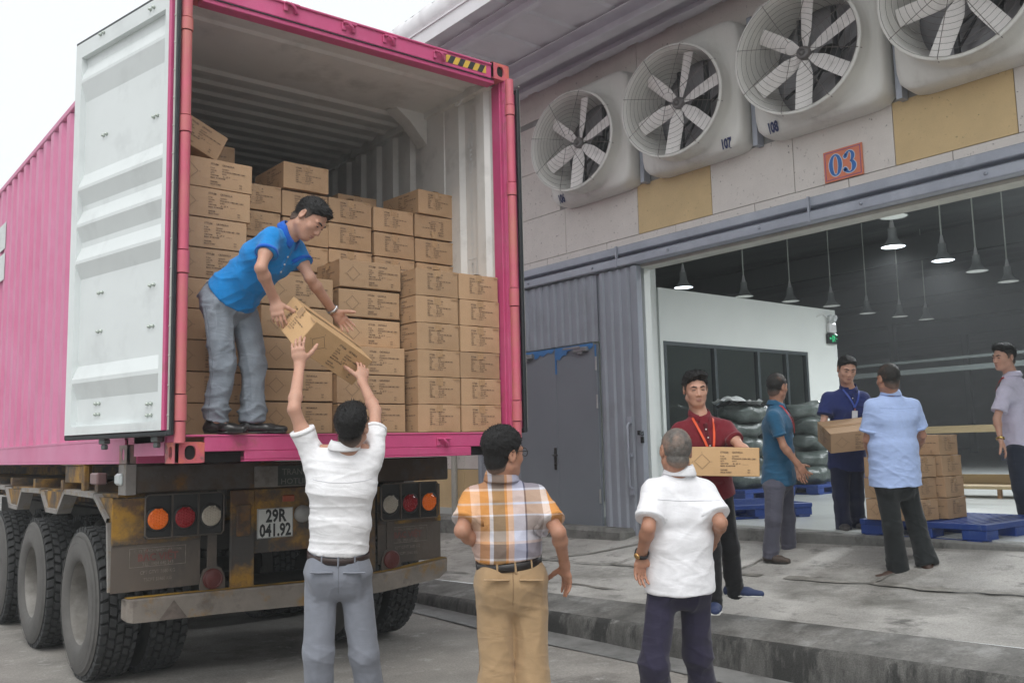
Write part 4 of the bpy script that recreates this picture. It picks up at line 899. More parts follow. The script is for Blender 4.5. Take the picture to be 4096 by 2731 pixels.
# ------------------------------------------------------------------ cartons
M_card = pm('brown_cardboard', (.455, .298, .175), .62, var=.07, scale=3, stain=(.40, .25, .14), sscale=2.2, sth=.58, swid=.1, bump=.12, bscale=14, rnd=.13, spec=.35)
M_cardp = pm('pale_cardboard', (.58, .37, .19), .6, var=.05, scale=3, bump=.1, bscale=14, rnd=.04, spec=.35)
M_print = pm('carton_print', (.075, .05, .036), .7)
M_ctape = pm('clear_packing_tape', (.45, .29, .16), .16, var=.08, scale=20, stain=(.62, .52, .42), sscale=22, sth=.68, swid=.05, bump=.4, bscale=45, spec=.7)
M_flap = pm('carton_seam_brown', (.13, .08, .045), .8)  # dark brown line of the seam between the top flaps
def carton_mesh(L, W, H, code, seed):
    """returns meshes (card, print, tape); local origin at the bottom centre, long side on X"""
    r = random.Random(seed); mb = MB(); nx, ny, nz = 6, 5, 3
    # softly bulging, slightly dented box built as six grids sharing a displacement
    def P(u, v, w_):
        bx = .004*math.sin(math.pi*v)*math.sin(math.pi*w_); by = .004*math.sin(math.pi*u)*math.sin(math.pi*w_); bz = .003*math.sin(math.pi*u)*math.sin(math.pi*v)
        e = lambda t: 2*t-1
        return V((e(u)*(L/2)+e(u)*bx, e(v)*(W/2)+e(v)*by, H*w_+(bz if w_ > .5 else 0)*(2*w_-1)))
    c = .006
    def grid(fn, n1, n2):
        t1 = [0]+[c*1.2]+[i/n1 for i in range(1, n1)]+[1-c*1.2]+[1]; t2 = [0]+[c*3]+[i/n2 for i in range(1, n2)]+[1-c*3]+[1]
        mb.sheet([[fn(a, b_) for b_ in t2] for a in t1])
    grid(lambda a, b_: P(a, b_, 1), nx, ny); grid(lambda a, b_: P(a, 1-b_, 0), nx, ny)
    grid(lambda a, b_: P(1-a, 0, b_) if False else P(a, 0, 1-b_), nx, nz); grid(lambda a, b_: P(a, 1, b_), nx, nz)
    grid(lambda a, b_: P(0, a, b_), ny, nz); grid(lambda a, b_: P(1, a, 1-b_), ny, nz)
    me = None
    d = {}
    bm = bmesh.new(); vs = [bm.verts.new(p) for p in mb.v]
    for f in mb.f: bm.faces.new([vs[i] for i in f])
    bmesh.ops.remove_doubles(bm, verts=bm.verts, dist=1e-5); bmesh.ops.recalc_face_normals(bm, faces=bm.faces)
    sh = [e for e in bm.edges if len(e.link_faces) == 2 and e.calc_face_angle(0) > 1.0]
    bmesh.ops.bevel(bm, geom=sh, offset=.005, segments=2, affect='EDGES', profile=.5)
    me = bpy.data.meshes.new('card'); bm.to_mesh(me); bm.free()
    me.materials.append(M_card)
    # printing
    pr = MB()
    rows_l = [('STYLE#:', code), ('P.O.#', 'CLS100971'), ('COLOR:', 'PITCH BLACK COMBO MED. CAMO'), ("Q'TY:", '24 PCS'), ('CARTON#', '  %d    OF  %d' % (r.randint(1, 30), r.randint(12, 35))), ('MADE  IN VIETNAM', '')]
    def face_long(M):
        x0, z = .0+L*.10, H*.80
        for i, (a, b_) in enumerate(rows_l):
            s = .0165 if i == 0 else .0115; zz = z-(.0 if i == 0 else .008)-.0155*i
            put_text(pr, a, s, M @ T(-L/2+L*.46, zz, 0), bold=.0003, res=1, sx=.95); put_text(pr, b_, s, M @ T(-L/2+L*.46+.075, zz, 0), bold=.0003, res=1, sx=.95 if i == 0 else .85)
        zc = z-.008-.0155*4-.003
        for xa, xb in ((.078, .112), (.142, .18)): pr.add([M @ V((-L/2+L*.46+xa, zc, 0)), M @ V((-L/2+L*.46+xb, zc, 0)), M @ V((-L/2+L*.46+xb, zc+.0012, 0)), M @ V((-L/2+L*.46+xa, zc+.0012, 0))], [[0, 1, 2, 3]])
        put_text(pr, 'HANGER', .0115, M @ T(-L/2+L*.46, H*.20, 0), bold=.0003, res=1); put_text(pr, 'PRICE TICKET', .0115, M @ T(-L/2+L*.46, H*.115, 0), bold=.0003, res=1)
        put_text(pr, 'NO', .0115, M @ T(-L/2+L*.83, H*.20, 0), bold=.0003, res=1); put_text(pr, 'NO', .0115, M @ T(-L/2+L*.83, H*.115, 0), bold=.0003, res=1)
        cx, cz, rd = -L/2+L*.21, H*.5, .05; q = [(cx-rd, cz), (cx, cz+rd*.95), (cx+rd, cz), (cx, cz-rd*.95)]
        for (a, b_) in zip(q, q[1:]+q[:1]):
            d_ = V((b_[0]-a[0], b_[1]-a[1])).normalized(); n_ = V((-d_.y, d_.x))*.0009
            pr.add([M @ V((a[0]+n_.x, a[1]+n_.y, 0)), M @ V((a[0]-n_.x, a[1]-n_.y, 0)), M @ V((b_[0]-n_.x, b_[1]-n_.y, 0)), M @ V((b_[0]+n_.x, b_[1]+n_.y, 0))], [[0, 1, 2, 3]])
        put_text(pr, 'S', .013, M @ T(cx-.004, cz+rd+.004, 0), res=1); put_text(pr, 'U', .013, M @ T(cx+rd+.006, cz-.006, 0), res=1); put_text(pr, 'O', .013, M @ T(cx-rd-.016, cz-.006, 0), res=1)
    rows_e = [('STYLE#:', code), ('SIZE RANGE:', 'S·M·L·XL=1·2·2·1'), ("Q'TY:", '24 PCS'), ('COLOR:', 'PITCH BLACK COMBO MED. CAMO'), ('N.W.:', '   6.8      (KGS)'), ('G.W.:', '   7.8      (KGS)'), ('DIMS:', '48 X 36 X 19  (CM)'), ('CARTON#', '  %d   OF  %d' % (r.randint(1, 30), r.randint(12, 35)))]
    def face_end(M):
        x0 = -W/2+W*.26
        for i, (a, b_) in enumerate(rows_e):
            s = .0145 if i == 0 else .0098; zz = H*.80-(.0 if i == 0 else .004)-.0138*i
            put_text(pr, a, s, M @ T(x0, zz, 0), bold=.0003, res=1, sx=.92); put_text(pr, b_, s, M @ T(x0+.072, zz, 0), bold=.0003, res=1, sx=.92 if i == 0 else .8)
        for i in (4, 5, 7):
            zz = H*.80-.004-.0138*i-.0025; pr.add([M @ V((x0+.045, zz, 0)), M @ V((x0+.105, zz, 0)), M @ V((x0+.105, zz+.001, 0)), M @ V((x0+.045, zz+.001, 0))], [[0, 1, 2, 3]])
    e = .0052
    face_long(T(0, -W/2-e, 0, rx=math.pi/2)); face_long(T(0, W/2+e, 0, rz=math.pi) @ T(0, 0, 0, rx=math.pi/2))
    face_end(T(-L/2-e, 0, 0, rz=-math.pi/2) @ T(0, 0, 0, rx=math.pi/2)); face_end(T(L/2+e, 0, 0, rz=math.pi/2) @ T(0, 0, 0, rx=math.pi/2))
    def bm_of(b_, name, m):
        x = bpy.data.meshes.new(name); x.from_pydata(b_.v, [], b_.f); x.materials.append(m); return x
    mp = bm_of(pr, 'printed_text', M_print)
    tp = MB(); tw = .026; n = 10
    j = lambda: r.uniform(-.003, .003)
    for top in (1,):
        tp.sheet([[V((-L/2+L*i/n, -tw+j(), H+.0048)), V((-L/2+L*i/n, tw+j(), H+.0048))] for i in range(n+1)], False)
        for sx in (-1, 1):
            tp.sheet([[V((sx*(L/2+.0058), -tw*sx+j()*sx, H-.002-.05*i/4)), V((sx*(L/2+.0058), tw*sx+j(), H-.002-.05*i/4+(j()*3 if i == 4 else 0)))] for i in range(5)], False)
            # tape along the vertical corner creases
    for sx in (-1, 1):
        a = r.random()
        tp.sheet([[V((sx*(L/2+.0054), -W/2+.004, H*(.99-.02*a)-.012*i)), V((sx*(L/2+.0054), -W/2+.004+.05*(1+.4*math.sin(i+a*5)), H*(.985-.02*a)-.010*i))][::sx] for i in range(2)], False)
    mt = bm_of(tp, 'tape', M_ctape)
    fl = MB(); fl.box((-L/2+.004, -.0013, H+.0030), (L/2-.004, .0013, H+.0044)); mf = bm_of(fl, 'flap_seam', M_flap)
    return me, mp, mt, mf, H
VAR = {('std', s): carton_mesh(.472, .352, .185, 'CR7040LA', s) for s in range(3)}
VAR.update({('xl', s): carton_mesh(.515, .352, .186, 'CR7040XLA', s+5) for s in range(2)})
VAR.update({('a', s): carton_mesh(.472, .351, .178, 'CR7045A', s+9) for s in range(2)})
VAR.update({('c2', s): carton_mesh(.50, .352, .194, 'CR7040XLA', s+13) for s in range(2)})
def carton(kind, seed, M, label, group, pale=False):
    k = [q for q in VAR if q[0] == kind]; me, mp, mt, mf, H = VAR[(kind, seed % len(k))]
    t = thing('carton', label, 'carton', (0, 0, 0), 0, group); t.matrix_basis = M
    for nm, m in (('box', me), ('printed_text', mp), ('tape', mt), ('flap_seam', mf)):
        o = bpy.data.objects.new(nm, m); COL.objects.link(o); o.parent = t
        if nm == 'box' and pale: o.material_slots[0].link = 'OBJECT'; o.material_slots[0].material = M_cardp
    return t
ORD = ['bottom', 'second from the floor', 'third from the floor', 'fourth from the floor', 'fifth from the floor', 'sixth from the floor', 'seventh from the floor', 'eighth from the floor', 'topmost']
jit = lambda a: random.uniform(-a, a)
GR = 'cartons stacked in the container'
# left stack by the hinge post
for i in range(9):
    rz = [0, 0, .01, -.01, 0, .0, .015, .03, .035][i]; dx = [0, .0, 0, 0, 0, -.0, -.02, .0, .012][i]
    carton('xl', i, T(.298+dx, .33+.178+jit(.004), ZC+.167+.1915*i-(.0 if i else 0), rz=rz), 'carton in the left stack beside the hinge post, %s of nine' % ORD[i], GR)
# second stack, behind the man in the blue polo
for i in range(5):
    carton('c2', i, T(.847+jit(.004), .24+.178, ZC+.168+.2035*i, rz=jit(.01)), 'long carton stacked behind the bending man in jeans, %s' % (ORD[i] if i < 4 else 'topmost of five'), GR)
# third stack
for i in range(6):
    if i < 3: carton('xl', i+1, T(1.362+jit(.004), .19+.178, ZC+.168+.1925*i, rz=jit(.008)), 'wider carton in the middle stack left of the right-hand columns, %s' % ORD[i], GR)
    else: carton('std', i, T(1.40+[0, 0, 0, 0, .0, .012][i], .28+.178, ZC+.750+.201*(i-3), rz=[0, 0, 0, .012, -.01, -.03][i]), 'carton with a diamond mark in the middle stack, %s' % (ORD[i] if i < 5 else 'topmost of six'), GR)
# two right-hand columns, end faces to the door
for c, xc in enumerate((1.838, 2.199)):
    for i in range(6):
        carton('std', i+c, T(xc+jit(.004), .10+.238+jit(.004), ZC+.167+.1885*i, rz=math.pi/2+jit(.012)), 'carton in the %s column by the right post, %s' % (('left', 'right')[c], ORD[i] if i < 5 else 'topmost'), GR)
# row behind, standing on hidden cartons
YB = .68+.238
cols = {'first': .752, 'second': 1.114, 'third': 1.472, 'fourth': 1.842, 'fifth': 2.208}
zt = {'first': 1.885, 'second': 1.872, 'third': 1.878, 'fourth': 1.861, 'fifth': 1.855}
for n_, xc in cols.items():
    for k in range(4 if n_ in ('third', 'fourth', 'fifth') else 5):
        up = n_ == 'fifth' and k == 0
        M = T(xc+jit(.004), YB+jit(.006), ZC+zt[n_]-.181-.190*k, rz=math.pi/2+jit(.012))
        if up: M = M @ T(0, 0, .181, rx=math.pi)
        carton('a', k, M, ('upside-down printed carton under the top right one' if up else 'carton in the back row, %s column from left, %s from top' % (n_, ['first', 'second', 'third', 'fourth', 'fifth'][k])), GR)
carton('std', 1, T(2.20, .70+.2, ZC+1.862, rz=math.pi/2+.07), 'single carton topmost at the right, near the white stencil numbers', GR)
carton('std', 2, T(1.106, .66+.24, ZC+1.886, rz=math.pi/2+.02), 'single carton standing above the man with the tape strip on its top edge', GR)
carton('a', 0, T(1.82, 1.2+.24, ZC+1.90, rz=math.pi/2), 'carton half hidden behind the back row, below the dark ribs', GR)
carton('std', 0, T(.545, 1.0+.24, ZC+2.03, rz=math.pi/2), 'carton at the upper left back, behind the tilted one', GR)
carton('std', 0, T(.20, .62+.1, ZC+2.04, rz=.0) @ T(0, 0, 0, ry=.42), 'tilted carton leaning on top of the left stack', GR)
# the carton being handed down
B_ = V((.55359, -.61016, .76163+ZC)); Lx = V((.88172, .23869, -.40693)); Wx = V((.01234, .8506, .52566)); Hx = V((-.47161, .46851, -.74705))
o_ = B_+Lx*.2375+Wx*.1775+Hx*.19
carton('std', 1, frame(o_, Lx, Wx), 'tilted carton being handed down from the container to the man in white', 'cartons carried by hand', True)
HB_M = (V((2.88, -1.21, 1.331)), V((3.226, -1.485, 1.315)))
d_ = (HB_M[1]-HB_M[0]).normalized(); n_ = V((0, 0, 1)).cross(d_).normalized()
cM = frame((HB_M[0]+HB_M[1])/2+n_*.18+V((0, 0, -.012)), d_, n_)
carton('std', 2, cM, 'carton carried in front by the man in the maroon polo', 'cartons carried by hand', True)
a_, b_ = V((5.625, -.49, 1.405)), V((5.90, -.72, 1.435)); d_ = (b_-a_).normalized(); n_ = V((.62, .78, .35))
n_ = (n_-d_*n_.dot(d_)).normalized()
carton('std', 0, frame((a_+b_)/2+n_*.19+d_*.06, d_, n_), 'carton held by the man in the navy shirt', 'cartons carried by hand')

# ------------------------------------------------------------------ blue plastic pallets
M_pal = pm('blue_pallet_plastic', (.012, .045, .22), .42, var=.12, scale=6, stain=(.05, .09, .24), sscale=9, sth=.64)
def pallet_proto():
    t = thing('plastic_pallet', 'p', 'pallet', (0, 0, 0)); L, W, H = 1.2, 1.1, .15
    mb = MB()
    n = 17
    for i in range(n): mb.box((-L/2, -W/2+i*(W-.03)/(n-1), H-.025), (L/2, -W/2+i*(W-.03)/(n-1)+.03, H))
    for i in range(22): mb.box((-L/2+i*(L-.02)/21, -W/2, H-.03), (-L/2+i*(L-.02)/21+.02, W/2, H-.026))
    mb.box((-L/2-.004, -W/2-.004, H-.045), (L/2+.004, -W/2+.04, H+.003), .004); mb.box((-L/2-.004, W/2-.04, H-.045), (L/2+.004, W/2+.004, H+.003), .004)
    mb.box((-L/2-.004, -W/2+.041, H-.045), (-L/2+.04, W/2-.041, H+.003), .004); mb.box((L/2-.04, -W/2+.041, H-.045), (L/2+.004, W/2-.041, H+.003), .004)
    mb.build('deck', M_pal, t)
    for sx in (-1, 0, 1):
        for sy in (-1, 0, 1):
            mb = MB(); x, y = sx*(L/2-.1), sy*(W/2-.1); mb.box((x-.1, y-.1, .022), (x+.1, y+.1, H-.0455), .006); mb.build('foot', M_pal, t)
    mb = MB()
    for sy in (-1, 0, 1): mb.box((-L/2, sy*(W/2-.1)-.06, 0), (L/2, sy*(W/2-.1)+.06, .0215), .003)
    for sx in (-1, 0, 1): mb.box((sx*(L/2-.1)-.06, -W/2, .0002), (sx*(L/2-.1)+.06, W/2, .0212), .003)
    mb.build('runner', M_pal, t); return t
GP = 'blue plastic pallets on the warehouse floor'
p0 = pallet_proto(); p0.location = (6.50, -1.13, .672); p0.rotation_euler = (0, 0, R(1)); p0['label'] = 'blue plastic pallet at the threshold carrying the small carton stack'; p0['group'] = GP
p0.rotation_euler = (0, 0, R(-1.5)); p0.scale = (1, 1.02, 1)
dup(p0, (6.98, 1.62, FZ), (0, 0, R(-24)), 'empty blue pallet on the floor between the maroon and teal polos', GP)
dup(p0, (11.55, 4.0-.15, FZ+.0), (0, 0, R(6)), 'blue pallet under the right-hand pile of green sacks', GP)
dup(p0, (9.75, 3.75, FZ), (0, 0, R(0)), 'blue pallet under the left-hand pile of green sacks', GP)
dup(p0, (14.8, 4.5, FZ), (0, 0, R(5)), 'blue pallet far back by the end of the white partition', GP)
# cartons on the front pallet
GQ = 'cartons on the blue pallet'; z0 = .672+.156
for k in range(3): carton('a', k, T(6.045+jit(.008), -.885+jit(.008), z0+.183*k, rz=math.pi/2+jit(.02)), 'carton in the front column on the blue pallet, %s' % ['bottom', 'middle', 'topmost'][k], GQ)
for k in range(4): carton('a', k+1, T(6.42+jit(.008), -.92-.01*(3-k)+jit(.008), z0+.183*k, rz=math.pi/2+jit(.03)), 'carton in the rear column on the blue pallet, %s' % ['bottom', 'second', 'third', 'topmost with no carton before it'][k], GQ)

# ------------------------------------------------------------------ bulging grey-green woven sacks
M_sack = pm('green_woven_sack', (.06, .078, .07), .34, var=.22, scale=5, stain=(.13, .155, .145), sscale=4, sth=.62, swid=.12, bump=.5, bscale=26, spec=.6, fold=.6, fscale=5)
def sack_mesh(seed):
    r = random.Random(seed); nu, nv = 26, 18; mb = MB(); ph = [r.uniform(0, 6) for _ in range(6)]
    rows = []
    for i in range(nu+1):
        u = -1+2*i/nu; a = (1-abs(u)**3.2)**.5*.94+.06*(abs(u) < 1); ring = []
        pinch = max(0, abs(u)-.82)/.18
        for k in range(nv):
            an = 2*math.pi*k/nv; c, s_ = math.cos(an), math.sin(an)
            y = .27*a*(abs(c)**.7)*(1 if c > 0 else -1)*(1-.55*pinch); z = .15*a*(abs(s_)**.75)*(1 if s_ > 0 else -1)*(1-.2*pinch)
            wob = .05*math.sin(2.2*u+1.0*an+ph[5])+.03*math.sin(3*u+2*an+ph[0])+.011*math.sin(7*u-3*an+ph[1])+.008*math.sin(13*u+ph[2]+an*2)+.02*pinch*math.sin(6*an+ph[3])
            ring.append(V((.47*u*(1+.03*math.sin(an*2+ph[4])), y*(1+wob*2.4), z*(1+wob*3)+.15-.02*(1-u*u)*(s_ > 0))))
        rows.append(ring+[ring[0]])
    mb.sheet(rows); mb.add(rows[0][:-1], [list(range(nv))[::-1]]); mb.add(rows[-1][:-1], [list(range(nv))])
    return mb
SKP = []
for s in range(3):
    t = thing('woven_sack', 's', 'sack', (0, 0, 0)); sack_mesh(s).build('sack_body', M_sack, t)
    mb = MB(); mb.box((.40, -.285, .06), (.43, -.28, .15), .002); mb.tube([(.40, -.27, .16), (.415, -.285, .15), (.42, -.29, .05)], .008, 5); mb.build('tag', pm('white_tag', (.6, .62, .6), .5), t); SKP.append([t, False])
def sack(k, x, y, z, rz, lab, sc=1.):
    p, used = SKP[k % 3]
    o = dup(p) if used else p
    SKP[k % 3][1] = True
    o.location = (x+jit(.1), y+jit(.06), z); o.rotation_euler = (jit(.12), jit(.09), rz+jit(.22)+(math.pi if random.random() < .4 else 0)); o.scale = (sc*random.uniform(.88, 1.05), sc*random.uniform(.9, 1.05), sc*random.uniform(.92, 1.06)); o['label'] = lab; o['group'] = 'green woven sacks piled before the office'
lev = ['bottom', 'second', 'third', 'fourth', 'topmost']
for k in range(5): sack(k, 11.35+jit(.05), 3.62+jit(.04), .855+.255*k-(.0 if k else 0), jit(.08), 'bulging green sack in the right-hand pile, %s' % lev[k])
for k in range(5): sack(k+1, 9.75+jit(.05), 3.62+jit(.04), .855+.25*k, jit(.08), 'bulging green sack in the left-hand pile, %s' % lev[k])
for k in range(3): sack(k+2, 12.55+jit(.05), 3.95, .86+.25*k if k else .71, .3+jit(.1), 'green sack lying at the right of the piles, %s of three' % ['bottom', 'middle', 'uppermost'][k])
sack(0, 12.05, 4.05, 1.88, .25, 'green sack lying far back on top between the two men', .9)
WBG = thing('plastic_bag', 'crumpled white and black plastic bag lying on the left sack pile', 'bag', (9.55, 3.55, 2.12))
mb = MB(); rows = [[V((-.38+.76*i/14, -.22+.44*k/8, .02+.05*math.sin(i*1.3+k)*math.sin(k*.9)+.06*math.sin(i*.45)*math.sin(math.pi*k/8))) for k in range(9)] for i in range(15)]
mb.sheet(rows); mb.build('sheet', pm('white_film', (.75, .77, .76), .3, bump=.5), WBG)
mb = MB(); mb.sheet([[p+V((.05, -.02, -.055)) for p in r] for r in rows]); mb.build('lining', pm('black_film', (.015, .016, .016), .3), WBG)
# ------------------------------------------------------------------ people: signed-distance modelling, one continuous skin per person
f32 = np.float32
def nv_(v): v = np.asarray(v, float); return v/np.linalg.norm(v)
class SDF:
    def __init__(s, h): s.h = h; s.ops = []
    def add(s, fn, lo, hi, k=.02, mode='u'): s.ops.append((fn, np.asarray(lo, float), np.asarray(hi, float), k, mode)); return s
    def cone(s, a, b, ra, rb, k=.02, mode='u'):
        a = np.asarray(a, float); b = np.asarray(b, float); ab = b-a; L2 = max(ab@ab, 1e-9); m = max(ra, rb)
        def fn(P):
            q = P-a; t = np.clip((q@ab)/L2, 0, 1); return np.linalg.norm(q-t[..., None]*ab, axis=-1)-(ra+t*(rb-ra))
        return s.add(fn, np.minimum(a, b)-m, np.maximum(a, b)+m, k, mode)
    def ell(s, c, r, Rm=None, k=.02, mode='u'):
        c = np.asarray(c, float); r = np.asarray(r, float); Rm = np.eye(3) if Rm is None else np.asarray(Rm, float)   # rows = axes
        def fn(P):
            q = (P-c)@Rm.T; s_ = np.linalg.norm(q/r, axis=-1)+1e-6; return np.linalg.norm(q, axis=-1)*(1-1/s_)+(s_ < .05)*(-r.min())
        e = np.abs(Rm.T)@r
        return s.add(fn, c-e, c+e, k, mode)
    def econe(s, a, b, r1, r2, lat, k=.02, mode='u', endk=1.):
        """elliptical tapered capsule: r = (half width along lat, half depth)"""
        a = np.asarray(a, float); b = np.asarray(b, float); ab = b-a; L = np.linalg.norm(ab); d = ab/L; lat = np.asarray(lat, float); lat = nv_(lat-d*(lat@d)); bi = np.cross(d, lat); m = max(*r1, *r2)
        def fn(P):
            q = P-a; t = np.clip((q@d)/L, 0, 1); q = q-(t*L)[..., None]*d; u = q@lat; v = q@bi; w_ = q@d; A = r1[0]+t*(r2[0]-r1[0]); B = r1[1]+t*(r2[1]-r1[1]); C = np.minimum(A, B)*endk
            s_ = np.sqrt((u/A)**2+(v/B)**2+(w_/C)**2)+1e-6; return np.sqrt(u*u+v*v+w_*w_)*(1-1/s_)-(s_ < .03)*.02
        return s.add(fn, np.minimum(a, b)-m, np.maximum(a, b)+m, k, mode)
    def cutcone(s, a, b, ra, rb, p, n, k=.02, kc=.006):
        a = np.asarray(a, float); b = np.asarray(b, float); p = np.asarray(p, float); n = nv_(n); ab = b-a; L2 = max(ab@ab, 1e-9); m = max(ra, rb)
        def fn(P):
            q = P-a; t = np.clip((q@ab)/L2, 0, 1); d = np.linalg.norm(q-t[..., None]*ab, axis=-1)-(ra+t*(rb-ra)); e = (P-p)@n
            h = np.clip(.5-.5*(d-e)/kc, 0, 1); return d*(1-h)+e*h+kc*h*(1-h)
        return s.add(fn, np.minimum(a, b)-m, np.maximum(a, b)+m, k)
    def plane(s, p, n, k=.004):
        """cut away everything on the side n points to"""
        p = np.asarray(p, float); n = nv_(n); return s.add(lambda P: (P-p)@n, None if False else [-1e3]*3, [1e3]*3, k, 'i')
    def cutnear(s, p, n, rad, k=.004):
        p = np.asarray(p, float); n = nv_(n)
        def fn(P): q = P-p; return np.maximum(-(q@n), np.linalg.norm(q, axis=-1)-rad)
        return s.add(fn, p-rad, p+rad, k, 's')
    def mesh(s, pad=.02):
        us = [o for o in s.ops if o[4] == 'u']; lo = np.min([o[1] for o in us], 0)-pad; hi = np.max([o[2] for o in us], 0)+pad; h = s.h
        n = np.ceil((hi-lo)/h).astype(int)+2; D = np.full(n, .25, f32)
        for fn, a, b, k, mode in s.ops:
            i0 = np.clip(np.floor((a-k-pad-lo)/h).astype(int), 0, n-1); i1 = np.clip(np.ceil((b+k+pad-lo)/h).astype(int)+1, 1, n)
            if (i1 <= i0).any(): continue
            sl = tuple(slice(p, q) for p, q in zip(i0, i1))
            ax = [lo[i]+h*np.arange(i0[i], i1[i]) for i in range(3)]
            P = np.stack(np.meshgrid(*ax, indexing='ij'), -1); v = fn(P).astype(f32); d = D[sl]
            if mode == 'u':
                hh = np.clip(.5+.5*(d-v)/k, 0, 1); D[sl] = d*(1-hh)+v*hh-k*hh*(1-hh)
            else:
                if mode == 's': v = -v
                hh = np.clip(.5-.5*(d-v)/k, 0, 1); D[sl] = d*(1-hh)+v*hh+k*hh*(1-hh)
        D[0] = D[-1] = .1; D[:, 0] = D[:, -1] = .1; D[:, :, 0] = D[:, :, -1] = .1
        return nets(D, lo, h)
def nets(D, lo, h):
    I = D < 0; n = np.array(D.shape); c = np.zeros(n-1, np.uint8)
    for dx in (0, 1):
        for dy in (0, 1):
            for dz in (0, 1): c += I[dx:n[0]-1+dx, dy:n[1]-1+dy, dz:n[2]-1+dz]
    idx = np.argwhere((c > 0) & (c < 8)); ids = np.full(n-1, -1, np.int32); ids[tuple(idx.T)] = np.arange(len(idx))
    off = np.array([(x, y, z) for x in (0, 1) for y in (0, 1) for z in (0, 1)]); val = np.stack([D[tuple((idx+o).T)] for o in off], 1)
    acc = np.zeros((len(idx), 3)); cnt = np.zeros(len(idx))
    for i in range(8):
        for j in range(i+1, 8):
            if np.abs(off[i]-off[j]).sum() != 1: continue
            a, b = val[:, i], val[:, j]; m = (a < 0) != (b < 0); t = np.where(m, a/np.where(m, a-b, 1), 0)
            acc += np.where(m[:, None], off[i]+t[:, None]*(off[j]-off[i]), 0); cnt += m
    V_ = lo+h*(idx+acc/cnt[:, None]); F = []
    for ax in range(3):
        o1, o2 = (ax+1) % 3, (ax+2) % 3
        a = [slice(None)]*3; b = [slice(None)]*3; a[ax] = slice(0, -1); b[ax] = slice(1, None)
        A, B = I[tuple(a)], I[tuple(b)]; e = np.argwhere(A != B); e = e[(e[:, o1] > 0) & (e[:, o2] > 0) & (e[:, o1] < n[o1]-1) & (e[:, o2] < n[o2]-1)]
        u = np.zeros(3, int); u[o1] = 1; v = np.zeros(3, int); v[o2] = 1
        q = np.stack([ids[tuple((e-u-v).T)], ids[tuple((e-v).T)], ids[tuple(e.T)], ids[tuple((e-u).T)]], 1)
        fl = ~A[tuple(e.T)]; q[fl] = q[fl][:, ::-1]; F.append(q)
    return V_, np.concatenate(F)
def vnoise(P, seed=0):
    """smooth lattice noise in [-1,1]"""
    i = np.floor(P).astype(np.int64); f = P-i; f = f*f*(3-2*f); r = 0
    for dx in (0, 1):
        for dy in (0, 1):
            for dz in (0, 1):
                h = ((i[:, 0]+dx)*374761393+(i[:, 1]+dy)*668265263+(i[:, 2]+dz)*2147483647+seed*974711) & 0x7fffffff; h = (h ^ (h >> 13))*1274126177 & 0x7fffffff; h = (h ^ (h >> 16)) & 0xffff
                r = r+(h/32767.5-1)*np.where(dx, f[:, 0], 1-f[:, 0])*np.where(dy, f[:, 1], 1-f[:, 1])*np.where(dz, f[:, 2], 1-f[:, 2])
    return r
def normals(Vv, F):
    a, b, c, d = (Vv[F[:, i]] for i in range(4)); fn = np.cross(c-a, d-b); N = np.zeros_like(Vv)
    for i in range(4): np.add.at(N, F[:, i], fn)
    return N/(np.linalg.norm(N, axis=1)[:, None]+1e-12)
def relax(Vv, F, it=1, lam=.5):
    for _ in range(it):
        A = np.zeros_like(Vv); C = np.zeros(len(Vv))
        for i in range(4):
            j = F[:, (i+1) % 4]; np.add.at(A, F[:, i], Vv[j]); np.add.at(C, F[:, i], 1); np.add.at(A, j, Vv[F[:, i]]); np.add.at(C, j, 1)
        Vv = Vv*(1-lam)+lam*A/C[:, None]
    return Vv
def ridged(q, seed, p=3.): n = 1-np.abs(vnoise(q, seed))*1.6; return np.clip(n, 0, 1)**p
def folds(Vv, F, amp, Rl, mode='shirt', hot=(), seed=0, drag=()):
    """cloth creases: thin ridges along tilted directions, long drapes, and bunching only near the hot points (pos, radius, gain)"""
    N = normals(Vv, F); L = Vv@Rl.T; w0 = vnoise(L*2.7+seed, seed+5)*.06; w1 = vnoise(L*4.3+seed*2, seed+6)*.03
    X, Y, Z = L[:, 0]+w1, L[:, 1], L[:, 2]+w0
    g = np.zeros(len(Vv))
    for p, rad, gain in hot: g = g+gain*np.exp(-((Vv-np.asarray(p))**2).sum(1)/rad**2)
    st = lambda a, fx, fz: np.stack([(X*math.cos(a)+Z*math.sin(a))*fx+seed, Y*fx*.8, (-X*math.sin(a)+Z*math.cos(a))*fz], 1)
    if mode == 'legs':
        d = .34*(ridged(st(.12, 13, 2.2), seed)-.25)+.34*(ridged(st(-.2, 10, 3.), seed+3)-.25)
        d = d+g*(.9*(ridged(st(.5, 5, 17), seed+1, 2.5)-.3)+.8*(ridged(st(-.45, 6, 15), seed+2, 2.5)-.3))
    elif mode == 'across':
        d = .55*(ridged(st(.16, 3.2, 17), seed, 4)-.2)+.45*(ridged(st(-.22, 4, 13), seed+1, 4)-.2)+g*.7*(ridged(st(.7, 6, 12), seed+2)-.3)
    else:
        d = .40*(ridged(st(.75, 3.5, 10), seed, 2)-.3)+.35*(ridged(st(-.7, 3.5, 9), seed+1, 2)-.3)+.5*(ridged(st(.1, 10, 2.4), seed+4, 2)-.3)+g*(.8*(ridged(st(.35, 6, 15), seed+2)-.3)+.5*(ridged(st(-.9, 7, 13), seed+3)-.3))
    return Vv+N*(amp*(d+.25*vnoise(L*4.5+3, seed+2)))[:, None]
def on_surface(bv, P, d, off):
    """slide points along d onto the cloth"""
    out = []
    for p in P:
        h = bv.ray_cast(V(p)-V(d)*.4, V(d))
        out.append(np.array(h[0])-np.asarray(d)*off if h[0] is not None else None)
    return out
